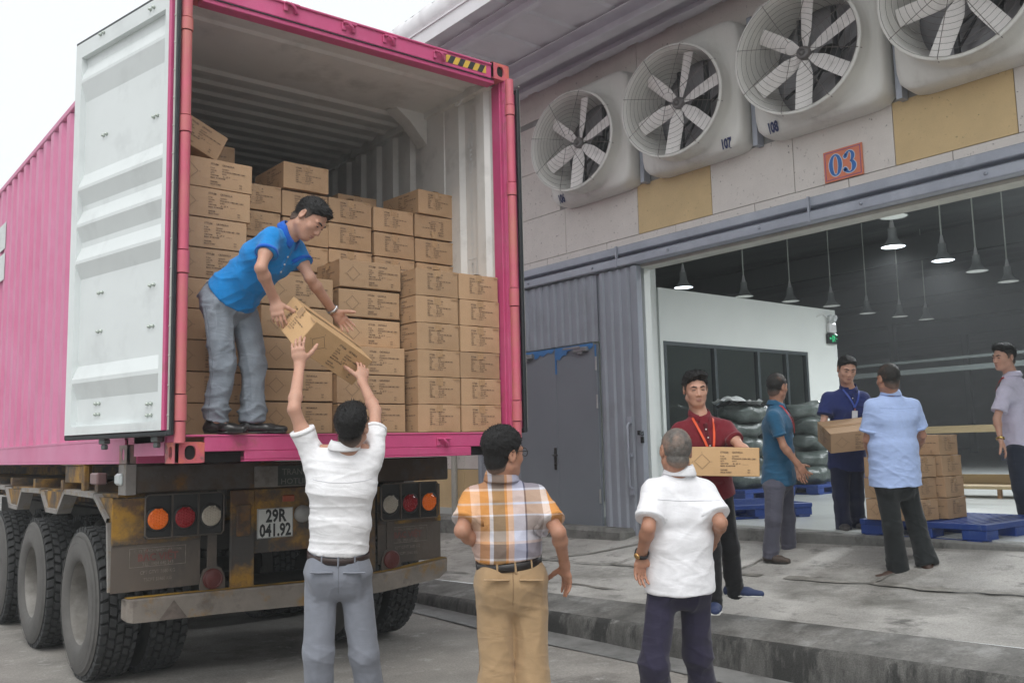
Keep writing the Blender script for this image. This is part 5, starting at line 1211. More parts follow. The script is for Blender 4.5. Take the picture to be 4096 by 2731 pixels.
def seam(name, bv, P, d, wd, mat, root, Mi, off=.0012):
    Q = [q for q in on_surface(bv, P, d, off) if q is not None]
    if len(Q) < 3: return
    L = []
    for i, p in enumerate(Q):
        t = Q[min(i+1, len(Q)-1)]-Q[max(i-1, 0)]; n = nv_(np.cross(t, np.asarray(d))); L += [p+n*wd/2, p-n*wd/2, p-n*wd/2+np.asarray(d)*off*2, p+n*wd/2+np.asarray(d)*off*2]
    F = []
    for i in range(len(Q)-1):
        for k in range(4): F.append([4*i+k, 4*i+(k+1) % 4, 4*i+4+(k+1) % 4, 4*i+4+k])
    mesh_obj(name, np.array(L), np.array(F), mat, root, Mi)
def bvh_of(Vv, F):
    from mathutils.bvhtree import BVHTree
    return BVHTree.FromPolygons(Vv.tolist(), F.tolist())
def mesh_obj(name, Vv, F, mat, parent, Mi, label=None):
    P = Vv@np.array(Mi.to_3x3()).T+np.array(Mi.translation)
    me = bpy.data.meshes.new(name); me.vertices.add(len(P)); me.vertices.foreach_set('co', P.astype(f32).ravel())
    me.loops.add(F.size); me.loops.foreach_set('vertex_index', F.astype(np.int32).ravel()); me.polygons.add(len(F))
    me.polygons.foreach_set('loop_start', np.arange(0, F.size, 4, dtype=np.int32)); me.polygons.foreach_set('loop_total', np.full(len(F), 4, np.int32))
    me.polygons.foreach_set('use_smooth', np.ones(len(F), bool)); me.update(calc_edges=True); me.validate(); me.materials.append(mat)
    o = bpy.data.objects.new(name, me); COL.objects.link(o); o.parent = parent
    if label: o['label'] = label
    return o
def rot_about(v, ax, a): v = np.asarray(v, float); ax = nv_(ax); return v*math.cos(a)+np.cross(ax, v)*math.sin(a)+ax*(ax@v)*(1-math.cos(a))
def hand(S, wr, tip, th, right, curl, sc=1., spread=1.):
    """palm, four unequal fingers and a thumb that leaves the side of the palm"""
    wr = np.asarray(wr, float); d = nv_(np.asarray(tip)-wr); t = np.asarray(th, float); t = nv_(t-d*(t@d)); n = np.cross(t, d)*(1 if right else -1)
    k = .006
    S.econe(wr-d*.015*sc, wr+d*.05*sc, (.026*sc, .019*sc), (.036*sc, .0155*sc), t, .02); S.econe(wr+d*.045*sc, wr+d*.082*sc, (.037*sc, .0145*sc), (.038*sc, .011*sc), t, .012)
    S.cone(wr+d*.02*sc+t*.018*sc+n*.004, wr+d*.05*sc+t*.03*sc+n*.008, .015*sc, .0125*sc, .014)
    ln = (.075, .083, .077, .060); lt = (.0295, .0100, -.0095, -.0280); al = (.083, .087, .083, .074); rr = (.0079, .0082, .0078, .0069); sp = (.10, .02, -.07, -.17)
    for i in range(4):
        p = wr+d*al[i]*sc+t*lt[i]*sc; v = nv_(d+t*sp[i]*spread); lat = np.cross(n, v)
        cu = curl[i]
        for j_, (fr, ca) in enumerate(((.46, .55), (.30, .85), (.24, .55))):
            v = nv_(rot_about(v, np.cross(v, n), cu*ca)) if True else v
            q = p+v*ln[i]*fr*sc; r0 = rr[i]*sc*(1-.07*j_); S.cone(p, q, r0, r0*.92, k if j_ else .010); p = q
    p = wr+d*.032*sc+t*.034*sc+n*.008; v = nv_(.62*d+.72*t+.3*n); c4 = curl[4]
    for ln_, r0 in ((.044, .0125), (.031, .011), (.025, .0095)):
        q = p+v*ln_*sc; S.cone(p, q, r0*sc, r0*sc*.92, .01); p = q; v = nv_(v*math.cos(c4*.5)+(n*.6-t*.55+.25*d)*math.sin(c4*.5))
def ring_mesh(loops):
    V_ = np.concatenate(loops); n = len(loops[0]); F = []
    for i in range(len(loops)-1):
        for k in range(n): F.append([i*n+k, i*n+(k+1) % n, (i+1)*n+(k+1) % n, (i+1)*n+k])
    return V_, np.array(F)
SK = {}
def skin(name, c): return pm(name, c, .48, var=.06, scale=14, stain=(c[0]*.97, c[1]*.88, c[2]*.85), sscale=7, sth=.62, swid=.2, bump=.06, bscale=120, sss=.12, spec=.4)
def cloth(name, c, rough=.85, fold=.35, fs=7, weave=.12, var=.05, sheen=.15, **k): return pm(name, c, rough, var=var, scale=30, bump=weave, bscale=260, fold=fold, fscale=fs, sheen=sheen, spec=.25, **k)
M_eye = pm('eye_dark', (.02, .013, .01), .15); M_brow = pm('brow_black', (.02, .016, .014), .8); M_lip = pm('lip', (.36, .15, .125), .45)
def person(key, label, base_z, mats, opt):
    q = PEOPLE[key]; o = dict(hs=1., bs=1., hvox=.005, cvox=.0068, tuck=True, hair='short', curlL=(.3,)*5, curlR=(.3,)*5, hem=.08, sleeve=.62, belly=0., untuck=.12, cuffw=.062, shoe='shoe', glasses=False, collar=True, seed=1, gap=0.); o.update(opt); sd = o['seed']
    A = {k: (np.array(v, float) if not isinstance(v[0], (list, tuple)) else [np.array(p, float) for p in v]) for k, v in q.items()}
    head, hf, hu, neck, pel = A['head'], nv_(A['hf']), A['hu'], A['neck'], A['pel']; hu = nv_(hu-hf*(hu@hf)); hr = np.cross(hf, hu)    # hr = person's right
    sR, sL = A['aR'][0], A['aL'][0]; lat = nv_(sR-sL); up = nv_(neck-pel); fwd = nv_(np.cross(up, lat)); latp = nv_(A['lR'][0]-A['lL'][0]); b = o['bs']
    yaw = math.atan2(fwd[0], -fwd[1]) if abs(fwd[0])+abs(fwd[1]) > .05 else 0.   # local -Y is the facing direction
    ank = (A['lL'][2]+A['lR'][2])/2
    root = thing('person', label, 'person', (float(ank[0]), float(ank[1]), base_z), yaw)
    Mi = (Matrix.Translation((float(ank[0]), float(ank[1]), base_z)) @ Matrix.Rotation(yaw, 4, 'Z')).inverted()
    Rl = np.array(Mi.to_3x3())
    mp = lambda r, f, u: head+o['hs']*(hr*r+hf*f+hu*u)
    RH = np.array([hr, hf, hu]); hs = o['hs']
    sc = lambda t: np.asarray(t)*hs
    # ---- skin
    S = SDF(o['hvox'])
    S.ell(mp(0, -.012, .028), sc((.0755, .096, .090)), RH, .02); S.ell(mp(0, .030, -.034), sc((.061, .064, .084)), RH, .03)
    S.ell(mp(0, .058, -.092), sc((.026, .022, .020)), RH, .025)
    for s_ in (-1, 1):
        S.cone(mp(s_*.052, .0, -.06), mp(s_*.02, .055, -.095), .022*hs, .017*hs, .025); S.ell(mp(s_*.042, .058, -.026), sc((.022, .020, .020)), RH, .02)
        S.cone(mp(s_*.012, .086, .022), mp(s_*.045, .074, .022), .0095*hs, .009*hs, .015)
        S.ell(mp(s_*.031, .094, .004), sc((.017, .013, .0095)), RH, .010, 's')
        S.ell(mp(s_*.031, .078, .002), sc((.016, .011, .011)), RH, .008)
        S.ell(mp(s_*.012, .096, -.036), sc((.0095, .011, .009)), RH, .008)
        # ear: disc with rim
        eo = nv_(hr*s_*.95-hf*.35); ef = np.cross(hu, eo); RE = np.array([eo, nv_(np.cross(hu, eo)), hu])
        S.ell(mp(s_*.079, -.014, -.002), sc((.009, .021, .034)), RE, .008); S.ell(mp(s_*.087, -.010, .002), sc((.006, .011, .020)), RE, .006, 's')
    S.cone(mp(0, .086, .012), mp(0, .104, -.030), .0075*hs, .0105*hs, .012)
    S.ell(mp(0, .088, -.0605), sc((.022, .010, .0065)), RH, .006); S.ell(mp(0, .086, -.0715), sc((.019, .010, .0075)), RH, .006)
    nb = neck-up*.03
    S.cone(nb, mp(0, -.022, -.06), .060*b, .054*hs, .03)
    S.econe(pel-up*.02, neck-up*.10, (.10*b, .06*b), (.14*b, .075*b), lat, .03)
    S.cone(sL, sR, .045*b, .045*b, .03); S.cone(neck-up*.06, neck-up*.02, .06*b, .05*b, .03)
    for side, right in (('L', 0), ('R', 1)):
        a = A['a'+side]; ak = b*o.get('armk', .84); S.cone(a[0], a[1], .047*ak, .037*ak, .03); S.ell(a[0]*.5+a[1]*.5, (.043*ak,)*3, None, .03)
        m = a[1]*.76+a[2]*.24; fa = nv_(a[2]-a[1]); S.cone(a[1], m, .036*ak, .040*ak, .02); S.econe(m, a[2]-fa*.01, (.040*ak, .036*ak), (.028*b*.96, .0205*b), A['t'+side], .02)
        hand(S, a[2], a[3], A['t'+side], right, o['curl'+side], o.get('hand', 1.)*hs, o.get('spread', 1.))
        l = A['l'+side]; S.cone(l[0], l[1], .05*b, .045*b, .03); S.cone(l[1], l[2], .05*b, .036, .02)
        td = l[3]-l[2]; td[2] = 0; td = nv_(td); g_ = base_z+o.get('dz'+side, 0.); gq = np.array([l[2][0], l[2][1], g_]); S.cone(l[2], gq+np.array([0, 0, .055]), .036, .033, .02); S.cone(gq+np.array([0, 0, .045]), gq+td*.12+np.array([0, 0, .032]), .030, .022, .02)
    Vv, F = S.mesh(); Vv = relax(Vv, F, 1, .4); mesh_obj('body', Vv, F, mats['skin'], root, Mi)
    # ---- face details
    vis = o.get('face', True)
    if vis:
        E = SDF(.0025)
        for s_ in (-1, 1):
            E = SDF(.0022); E.ell(mp(s_*.031, .0862, .0015), sc((.0135, .0045, .0042)), RH, .002); e_, f_ = E.mesh(.006); mesh_obj('eye', e_, f_, M_eye, root, Mi)
            E = SDF(.003); E.cone(mp(s_*.014, .0955, .021), mp(s_*.034, .0905, .0265), .0042, .0046, .004); E.cone(mp(s_*.034, .0905, .0265), mp(s_*.051, .076, .022), .0044, .0028, .004); e_, f_ = E.mesh(.006); mesh_obj('eyebrow', e_, f_, M_brow, root, Mi)
        E = SDF(.0025); E.ell(mp(0, .0895, -.0625), sc((.021, .009, .005)), RH, .003); E.ell(mp(0, .0885, -.0715), sc((.018, .0088, .0055)), RH, .003); E.ell(mp(0, .1005, -.0668), sc((.024, .006, .0016)), RH, .002, 's'); e_, f_ = E.mesh(.006); mesh_obj('lips', e_, f_, M_lip, root, Mi)
    # ---- hair: a layer that follows the skull, thin at nape and temples, with its own hairline
    hh = o['hair']; H = SDF(.0045); vol = {'short': .85, 'crop': .55, 'thick': 1.05, 'grey': .22, 'swept': 1.1, 'bald': .45}[hh]
    fx = {'short': 0, 'crop': -.006, 'thick': .004, 'grey': -.018, 'swept': .002, 'bald': -.016}[hh]
    def hairf(P):
        q = ((P-head)@RH.T)/hs; r_, f_, u_ = q[..., 0], q[..., 1], q[..., 2]
        t = np.interp(u_, [-.09, -.03, .02, .06, .10], [.0012, .003, .0055*vol+.001, .011*vol+.001, .013*vol+.001])
        def el(c, rad): w_ = (q-np.array(c))/np.array(rad); s_ = np.linalg.norm(w_, axis=-1)+1e-6; return np.linalg.norm(q-np.array(c), axis=-1)*(1-1/s_)
        d = np.minimum(el((0, -.012, .028), (.0760, .0965, .0905)), el((0, -.040, -.045), (.058, .056, .060)))
        if hh in ('short', 'swept'): d = np.minimum(d, el((0, .004, .080), (.064, .086, .036)))
        if hh == 'swept': d = np.minimum(d, el((-.012, .052, .096), (.052, .040, .026)))
        if hh == 'thick': d = np.minimum(d, np.minimum(el((0, -.016, .042), (.078, .097, .085)), el((0, -.043, -.025), (.062, .058, .068))))
        d = (d-t)
        n_ = vnoise(q.reshape(-1, 3)*np.array([90, 60, 60])+sd, sd).reshape(r_.shape)*.004
        front = f_+n_-fx*np.clip((u_-.03)/.04, 0, 1)-np.interp(u_+.05*np.abs(r_)*0, [-.1, -.02, .025, .045, .062, .088, .12], [.018, .020, .028, .040, .066, .083, .12])
        low = np.interp(f_, [-.11, -.075, -.05, -.025, .0, .012, .05], [-.088, -.084, -.066, -.038, .004, -.012, -.014])-u_-n_
        if hh == 'thick': low = np.interp(f_, [-.11, -.075, -.03, -.012, .0, .012, .05], [-.10, -.098, -.075, -.040, -.008, -.02, -.022])-u_-n_
        return np.maximum(d, np.maximum(front*.8, low*.8))*hs
    e0 = np.array([.14, .14, .15])*hs; H.add(hairf, head-.15*hs, head+.15*hs, .001)
    Vh, Fh = H.mesh(.004); N = normals(Vh, Fh); Q = (Vh-head)@RH.T/hs
    am = np.clip((Q[:, 2]+.03)/.08, .15, 1)*min(vol, 1.3)
    Vh = Vh+N*((vnoise(Q*np.array([260, 70, 150])+sd, sd)*.0020+vnoise(Q*np.array([90, 40, 60]), sd+2)*.0026)*am)[:, None]
    nt_ = o.get('tufts', 1500 if hh != 'grey' else 700); rg = np.random.default_rng(sd); pk = rg.integers(0, len(Vh), nt_); pk = pk[Q[pk, 2] > -.055]; base = Vh[pk]; nn_ = N[pk]; flow = nv_(-hf*.6-hu*.5); tl_ = (.004+.010*rg.random(len(pk)))*min(vol, 1.2)
    tip_ = base+nn_*tl_[:, None]*(.28 if hh == 'thick' else .7)+(hu*.25+hf*.35*(Q[pk, 1] > .0)[:, None]-hu*(1.1 if hh == 'thick' else .5)*(Q[pk, 2] < (.06 if hh == 'thick' else .03))[:, None])*tl_[:, None]+rg.normal(size=base.shape)*.0022; sd_ = np.cross(nn_, rg.normal(size=base.shape)); sd_ = sd_/np.linalg.norm(sd_, axis=1)[:, None]*.0016
    n0 = len(Vh); m_ = len(pk); Vh = np.concatenate([Vh, base+sd_-nn_*.001, base-sd_-nn_*.001, tip_, tip_+sd_*.15]); ii = np.arange(m_); Fh = np.concatenate([Fh, np.stack([n0+ii, n0+m_+ii, n0+2*m_+ii, n0+3*m_+ii], 1)]); Q = (Vh-head)@RH.T/hs
    ho = mesh_obj('hair', Vh, Fh, mats['hair'], root, Mi)
    at = ho.data.attributes.new('fade', 'FLOAT', 'POINT'); lowb = np.interp(Q[:, 1], [-.11, -.05, .0, .05], [-.085, -.066, -.0, -.012])
    at.data.foreach_set('value', np.clip((Q[:, 2]-lowb+vnoise(Q*160, 3)*.006)/({'thick': .012, 'grey': .03}.get(hh, .05)), 0, 1).astype(f32))
    # ---- trousers
    T_ = SDF(o['cvox']); wl = o.get('waist', .085); pw = pel+up*wl if o.get('bent') is None else pel+nv_(up*.7+np.array([0, 0, .5]))*wl
    wd = o.get('wd', (.158, .112)); hp = o.get('hp', (.172, .125))
    T_.econe(pw, pel-np.array([0, 0, .02]), (wd[0]*b, wd[1]*b), (hp[0]*b, hp[1]*b), latp, .04, endk=.5)
    T_.cone(pel-np.array([0, 0, .04]), pel-np.array([0, 0, .115]), .072*b, .05*b, .06)
    for side, sg in (('L', -1), ('R', 1)):
        l = A['l'+side]; hipj = l[0]
        T_.ell(pel+latp*sg*.072*b-fwd*(hp[1]*b-.075)-np.array([0, 0, .045]), (.080*b, o.get('seat', .058)*b, .105*b), None, .08)
        T_.cone(hipj+np.array([0, 0, .0]), l[1], o.get('hipr', .090)*b, .070*b*o.get('leg', 1.), .03); cd = nv_(l[2]-l[1]); T_.cutcone(l[1], l[2]+cd*.06, .069*b*o.get('leg', 1.), o['cuffw'], l[2]+cd*.028, cd, .03)
    T_.plane(pw if o['tuck'] or o.get('bent') else pel-up*(o['untuck']-.085), nv_(pw-pel), .006)
    Vt, Ft = T_.mesh(); hot = []
    for side in 'LR':
        l = A['l'+side]; hot += [(l[1]-fwd*.06, .11, .55), (l[2]*.93+l[1]*.07, .10, 1.1), (l[0]*.85+l[1]*.15-fwd*.05, .09, .5)]
    Vt = folds(Vt, Ft, o.get('tamp', .011), Rl, 'legs', hot, sd+20)
    if not o['tuck']:                       # the covered top of the trousers sits well inside the loose shirt
        q_ = Vt-pel; t_ = q_@up/np.linalg.norm(up)**2; m_ = np.clip((t_*np.linalg.norm(up)+o['untuck']-.004)/.05, 0, 1); un = nv_(up); axp = pel+(q_@un)[:, None]*un; Vt = axp+(Vt-axp)*(1-.17*m_)[:, None]
    tr = mesh_obj('trousers', Vt, Ft, mats['trousers'], root, Mi)
    bt_ = bvh_of(Vt, Ft); sm = mats.get('tseam', mats['trousers'])
    if o.get('back', False):
        l0 = pel+up*.05; seam('seat_seam', bt_, [l0-np.array([0, 0, .012*k]) for k in range(14)], fwd, .004, sm, root, Mi)
    for side, sg in (('L', -1), ('R', 1)):
        l = A['l'+side]; P_ = [l[0]*(1-t)+l[1]*t for t in np.linspace(.0, 1, 14)]+[l[1]*(1-t)+l[2]*t for t in np.linspace(.07, 1, 14)]; seam('side_seam', bt_, P_, -latp*sg, .003, sm, root, Mi)
    # pocket welts on the seat
    if o.get('pockets', True):
        for sg in (-1, 1):
            C = SDF(.004); c0 = pel+latp*sg*.082*b-fwd*(hp[1]*b+.014)+np.array([0, 0, .012]); C.econe(c0-latp*.055, c0+latp*.055, (.0035, .016), (.0035, .016), np.array([0, 0, 1.]), .003); e_, f_ = C.mesh(.006)
            mesh_obj('pocket_welt', e_, f_, mats.get('welt', mats['trousers']), tr, Matrix())if False else mesh_obj('pocket_welt', e_, f_, mats.get('welt', mats['trousers']), root, Mi)
    # ---- shirt
    C = SDF(o['cvox']); ch = o.get('ch', (.182, .118)); ws = o.get('ws', (.160, .118)); c1 = neck-up*.20*b; w1 = pel*.55+neck*.45-up*.03
    hemp = pw+up*.0 if o['tuck'] else pel-up*o['untuck']
    hw = (wd[0]*1.03+.006, wd[1]*1.03+.006) if o['tuck'] else (hp[0]*1.05+.014+o.get('hwx', 0), hp[1]*1.06+.022)
    bl = o.get('blouse', .0)
    C.econe(hemp-up*(.01 if o['tuck'] else .05)-fwd*(0 if o['tuck'] else .008), w1+fwd*.012*o['belly'], (hw[0]*b, hw[1]*b), ((ws[0]+bl)*b, (ws[1]+bl+.02*o['belly'])*b), lat if not o.get('bent') else lat, .05, endk=.5)
    C.econe(w1+fwd*.012*o['belly'], c1, ((ws[0]+bl)*b, (ws[1]+bl+.02*o['belly'])*b), (ch[0]*b, ch[1]*b), lat, .05)
    C.econe(c1, neck-up*.085*b, (ch[0]*b, ch[1]*b), (ch[0]*.86*b, ch[1]*.72*b), lat, .05, endk=.6)
    C.cone(neck-up*.055, neck-up*.02, .075*b, .062*b, .04)
    for side in 'LR':
        a = A['a'+side]; C.cone(neck-up*.040, a[0]*.9+neck*.1-up*.004, (.048*b), (.050*b), .05); ax = nv_(a[1]-a[0]); e_ = a[0]+(a[1]-a[0])*o['sleeve']
        C.cutcone(a[0], e_+ax*.05, .053*b, .059*b*o.get('slw', 1.), e_, ax, .045); C.ell(a[0]*.7+c1*.3-up*.025, (.074*b,)*3, None, .06)
    C.plane(hemp, -up, .005)
    nk = nv_(up+fwd*.30); C.cutnear(neck+up*.016, nk, .13, .008)
    Vs, Fs = C.mesh(); hot = [(hemp+up*.06-fwd*.05, .22, o.get('hemfold', .7)), (hemp+up*.06+fwd*.05, .2, .5)]
    for side in 'LR': a = A['a'+side]; hot += [(a[0]-up*.08, .10, .9), (a[0]*.4+a[1]*.6, .09, .5)]
    Vs = folds(Vs, Fs, o.get('samp', .010), Rl, o.get('smode', 'shirt'), hot, sd+40)
    sh = mesh_obj('shirt', Vs, Fs, mats['shirt'], root, Mi)
    bs_ = bvh_of(Vs, Fs); ss = mats.get('sseam', mats['shirt'])
    if o.get('yoke'):
        y0 = neck-up*o['yoke']; seam('yoke_seam', bs_, [y0+lat*x-up*.012*math.cos(x*8) for x in np.linspace(-.15, .15, 24)], fwd, .0035, ss, root, Mi)
    if o.get('placket'):
        seam('placket', bs_, [neck-up*t for t in np.linspace(.05, o['placket'], 14)], -fwd, .028, ss, root, Mi, .0016)
        for t in np.linspace(.09, o['placket']-.02, 3 if o['placket'] < .3 else 6):
            q_ = on_surface(bs_, [neck-up*t], -fwd, .003)[0]
            if q_ is not None: E = SDF(.0025); E.ell(q_, (.006, .006, .006), None, .002); e_, f_ = E.mesh(.006); mesh_obj('button', e_, f_, pm('shirt_button', (.7, .7, .7), .3), root, Mi)
    if o.get('pocketS'):
        c_ = neck-up*.17-lat*.075; sq_ = [c_+lat*a_+up*b_ for a_, b_ in [(-.045, .0), (.045, .0)]]; seam('chest_pocket', bs_, [sq_[0]*(1-t)+sq_[1]*t for t in np.linspace(0, 1, 8)], -fwd, .012, ss, root, Mi, .002)
    for side in 'LR':
        a = A['a'+side]; ax = nv_(a[1]-a[0]); cp = a[0]+(a[1]-a[0])*o['sleeve']-ax*o.get('band', .022); x = nv_(np.cross(ax, up+.1*fwd)); y_ = np.cross(ax, x); lo = []
        for dz, off in ((0, -.004), (0, .0025), (o.get('band', .022)-.001, .003), (o.get('band', .022)-.001, -.006)):
            L = []
            for k in range(41):
                d2 = x*math.cos(2*math.pi*k/40)+y_*math.sin(2*math.pi*k/40); h = bs_.ray_cast(V(cp+ax*min(dz, .017)+d2*.16), V(-d2)); r_ = np.linalg.norm(np.array(h[0])-(cp+ax*min(dz, .017))) if h[0] is not None else .066; L.append(cp+ax*dz+d2*(min(r_, .085)+off))
            lo.append(np.array(L))
        lo.append(lo[0]); v_ = np.concatenate(lo); m_ = 41; f_ = np.array([[i*m_+k, i*m_+k+1, (i+1)*m_+k+1, (i+1)*m_+k] for i in range(len(lo)-1) for k in range(40)]); mesh_obj('sleeve_band', v_, f_, mats.get('band', mats['shirt']), root, Mi)
    # collar: folded band round the neck
    if o['collar']:
        n = 40; lo = []
        nx = nv_(lat); ny = fwd; cz = up
        c0 = neck-up*(.012-o.get('colup', 0))
        prof = ((.064, .046), (.067, .052), (.076, .034), (.084, .010), (.082, .002), (.074, .010), (.066, .022))
        op = o.get('open', .26)
        for r_, z_ in prof:
            L = []
            for k in range(n+1):
                an = op+(2*math.pi-2*op)*k/n; fr = math.cos(an)
                L.append(c0+b*(nx*math.sin(an)*r_*1.0+ny*math.cos(an)*r_*1.08)+cz*(z_-.026*max(fr, 0)-.010*(fr > 0)*fr)+ (0 if r_ < .072 else 1)*ny*0)
            lo.append(np.array(L))
        lo.append(lo[0]); Vc = np.concatenate(lo); m = n+1; Fc = np.array([[i*m+k+1, i*m+k, (i+1)*m+k, (i+1)*m+k+1] for i in range(len(lo)-1) for k in range(n)])
        mesh_obj('collar', Vc, Fc, mats.get('collar', mats['shirt']), root, Mi)
    # ---- belt
    if o.get('belt', o['tuck']):
        lo = []; ud = nv_(pw-pel); bl_ = nv_(latp-ud*(latp@ud)); bf = np.cross(ud, bl_); n = 56
        for dr, dz in ((.004, -.042), (.011, -.040), (.012, -.006), (.004, -.004)):
            lo.append(np.array([pw+ud*dz+bl_*math.cos(t)*(wd[0]*b+dr+.002)+bf*math.sin(t)*(wd[1]*b+dr+.002) for t in [2*math.pi*k/n for k in range(n)]]))
        lo.append(lo[0]); Vb, Fb = ring_mesh(lo); bt = mesh_obj('belt', Vb, Fb, mats['belt'], root, Mi)
        for t in (-1.57-.55, -1.57, -1.57+.55, .4, 2.7):
            c0 = pw-ud*.023+bl_*math.cos(t)*(wd[0]*b+.012)-0*bf+bf*(1 if True else 0)*math.sin(t)*(wd[1]*b+.012)*(-1 if (bf@fwd) < 0 and False else 1)
            E = SDF(.004); E.econe(c0-ud*.026, c0+ud*.026, (.006, .004), (.006, .004), np.cross(ud, nv_(bl_*math.cos(t)+bf*math.sin(t))), .003); e_, f_ = E.mesh(.006); mesh_obj('belt_loop', e_, f_, mats['trousers'], root, Mi)
    # ---- shoes
    for side in 'LR':
        l = A['l'+side]; td = l[3]-l[2]; td[2] *= o.get('toez', 0.); td = nv_(td); lt_ = np.cross(td, np.array([0, 0, 1.])); g = (l[2][2]-.085) if not o.get('planted', True) else base_z+o.get('dz'+side, 0.)
        an = l[2].copy(); hz = np.array([0, 0, 1.]); gp = np.array([an[0], an[1], g]); W = SDF(.005)
        ux = nv_(np.cross(lt_, td))
        W.econe(gp-td*.05+ux*.034, gp+td*.09+ux*.032, (.036, .034), (.043, .032), lt_, .02); W.econe(gp+td*.08+ux*.03, gp+td*.185+ux*.024, (.044, .030), (.030, .022), lt_, .03)
        W.cone(gp+ux*.05-td*.02, gp+ux*.088-td*.022, .040, .038, .03)
        W.plane(gp+ux*.003, -ux, .006)
        if o['shoe'] == 'loafer': W.ell(gp+td*.075+ux*.082, (.05, .05, .022), None, .012, 's')
        e_, f_ = W.mesh(); nm = 'sandal' if o['shoe'] == 'sandal' else 'shoe'
        so_ = mesh_obj(nm, e_, f_, mats['shoe'], root, Mi)
        W = SDF(.004); W.econe(gp-td*.055+ux*.006, gp+td*.09+ux*.006, (.041, .010), (.048, .010), lt_, .01); W.econe(gp+td*.08+ux*.006, gp+td*.19+ux*.007, (.048, .010), (.032, .010), lt_, .02); W.plane(gp, -ux, .003); e_, f_ = W.mesh(); mesh_obj('sole', e_, f_, mats.get('sole', mats['shoe']), root, Mi)
    # ---- extras
    def on_arm(side, fr, r_, wd_, mat, nm):
        a = A['a'+side]; p = a[1]*(1-fr)+a[2]*fr; ax = nv_(a[2]-a[1]); x = nv_(np.cross(ax, np.array([.3, .5, .8]))); y = np.cross(ax, x); lo = []
        for dr, dz in ((-.002, -wd_), (.004, -wd_), (.004, wd_), (-.002, wd_)): lo.append(np.array([p+ax*dz+(x*math.cos(t)+y*math.sin(t))*(r_+dr) for t in [2*math.pi*k/28 for k in range(28)]]))
        v_, f_ = ring_mesh(lo); w_ = mesh_obj(nm, v_, f_, mat, root, Mi); return p, ax, x, y
    if o.get('watch'):
        sd_, mt, face = o['watch']; p, ax, x, y = on_arm(sd_, .93, .031*b, .009, mt, 'wristwatch')
        t_ = nv_(o.get('watchdir', (0, 0, 1))); t_ = nv_(t_-ax*(t_@ax)); E = SDF(.003); E.econe(p+t_*.030*b, p+t_*.038*b, (.015, .017), (.014, .016), ax, .003, endk=.3); e_, f_ = E.mesh(.006); mesh_obj('watch_case', e_, f_, face, root, Mi)
    if o.get('lanyard'):
        mt, bd, dist = o['lanyard']
        for sg in (-1, 1):
            pts = [neck+up*.012-fwd*.070*b, neck+up*.006+lat*sg*.066*b-fwd*.02, neck-up*.02+lat*sg*.072*b+fwd*.062*b]
            end = neck-up*(.10+dist)+fwd*(ch[1]*b+.022)
            for k in range(1, 7): t = k/6; m_ = pts[2]*(1-t)+end*t; pts.append(m_+fwd*.030*math.sin(math.pi*t)) if k else None
            L = []
            for i, p in enumerate(pts):
                tg = nv_(pts[min(i+1, len(pts)-1)]-pts[max(i-1, 0)]); out = nv_(p-(neck-up*.1)) if i > 1 else nv_(p-neck); out = fwd if i > 3 else out; sd2 = nv_(np.cross(tg, out)); L.append([p+sd2*.008, p-sd2*.008])
            Vn = np.array([v for r in L for v in r]); Fn = np.array([[2*i, 2*i+1, 2*i+3, 2*i+2] for i in range(len(L)-1)]); N2 = normals(Vn, Fn)*.0015
            Vn = np.concatenate([Vn+N2, Vn-N2]); m = len(L)*2; Fn = np.concatenate([Fn, Fn[:, ::-1]+m]); mesh_obj('lanyard', Vn, Fn, mt, root, Mi)
        if bd:
            c0 = neck-up*(.13+dist)+fwd*(ch[1]*b+.03); E = MB(); fr_ = Mi @ frame(V(c0), V(lat), V(up)); E.box((-.027, -.10, -.002), (.027, 0, .002), .002); E.build('badge', pm('badge_card', (.62, .64, .68), .25), root, M=fr_)
            E = MB(); E.box((-.006, 0, -.003), (.006, .022, .003), .001); E.box((-.02, -.09, .0022), (.02, -.083, .003)); E.box((-.02, -.07, .0022), (.012, -.066, .003)); E.build('badge_clip', pm('badge_clip', (.3, .1, .12), .3), root, M=fr_)
    if o['glasses']:
        mt = pm('spectacle_frame', (.03, .025, .02), .3, .3); E = MB(); w2 = lambda r, f, u: V(Mi @ V(mp(r, f, u)))
        for s_ in (-1, 1):
            E.tube([w2(s_*.084, -.01, .018), w2(s_*.077, .06, .012), w2(s_*.066, .098, .010)], .0022, 6)
            E.tube([w2(s_*.036+.026*math.cos(t), .104-.012*math.cos(t)*s_*(.4), .002+.020*math.sin(t)) for t in [2*math.pi*k/20 for k in range(21)]], .0018, 5)
        E.tube([w2(-.011, .108, .008), w2(.011, .108, .008)], .0018, 5); E.build('glasses', mt, root)
    return root, A, Mi, dict(pel=pel, up=up, fwd=fwd, lat=lat, latp=latp, hp=hp, b=b)
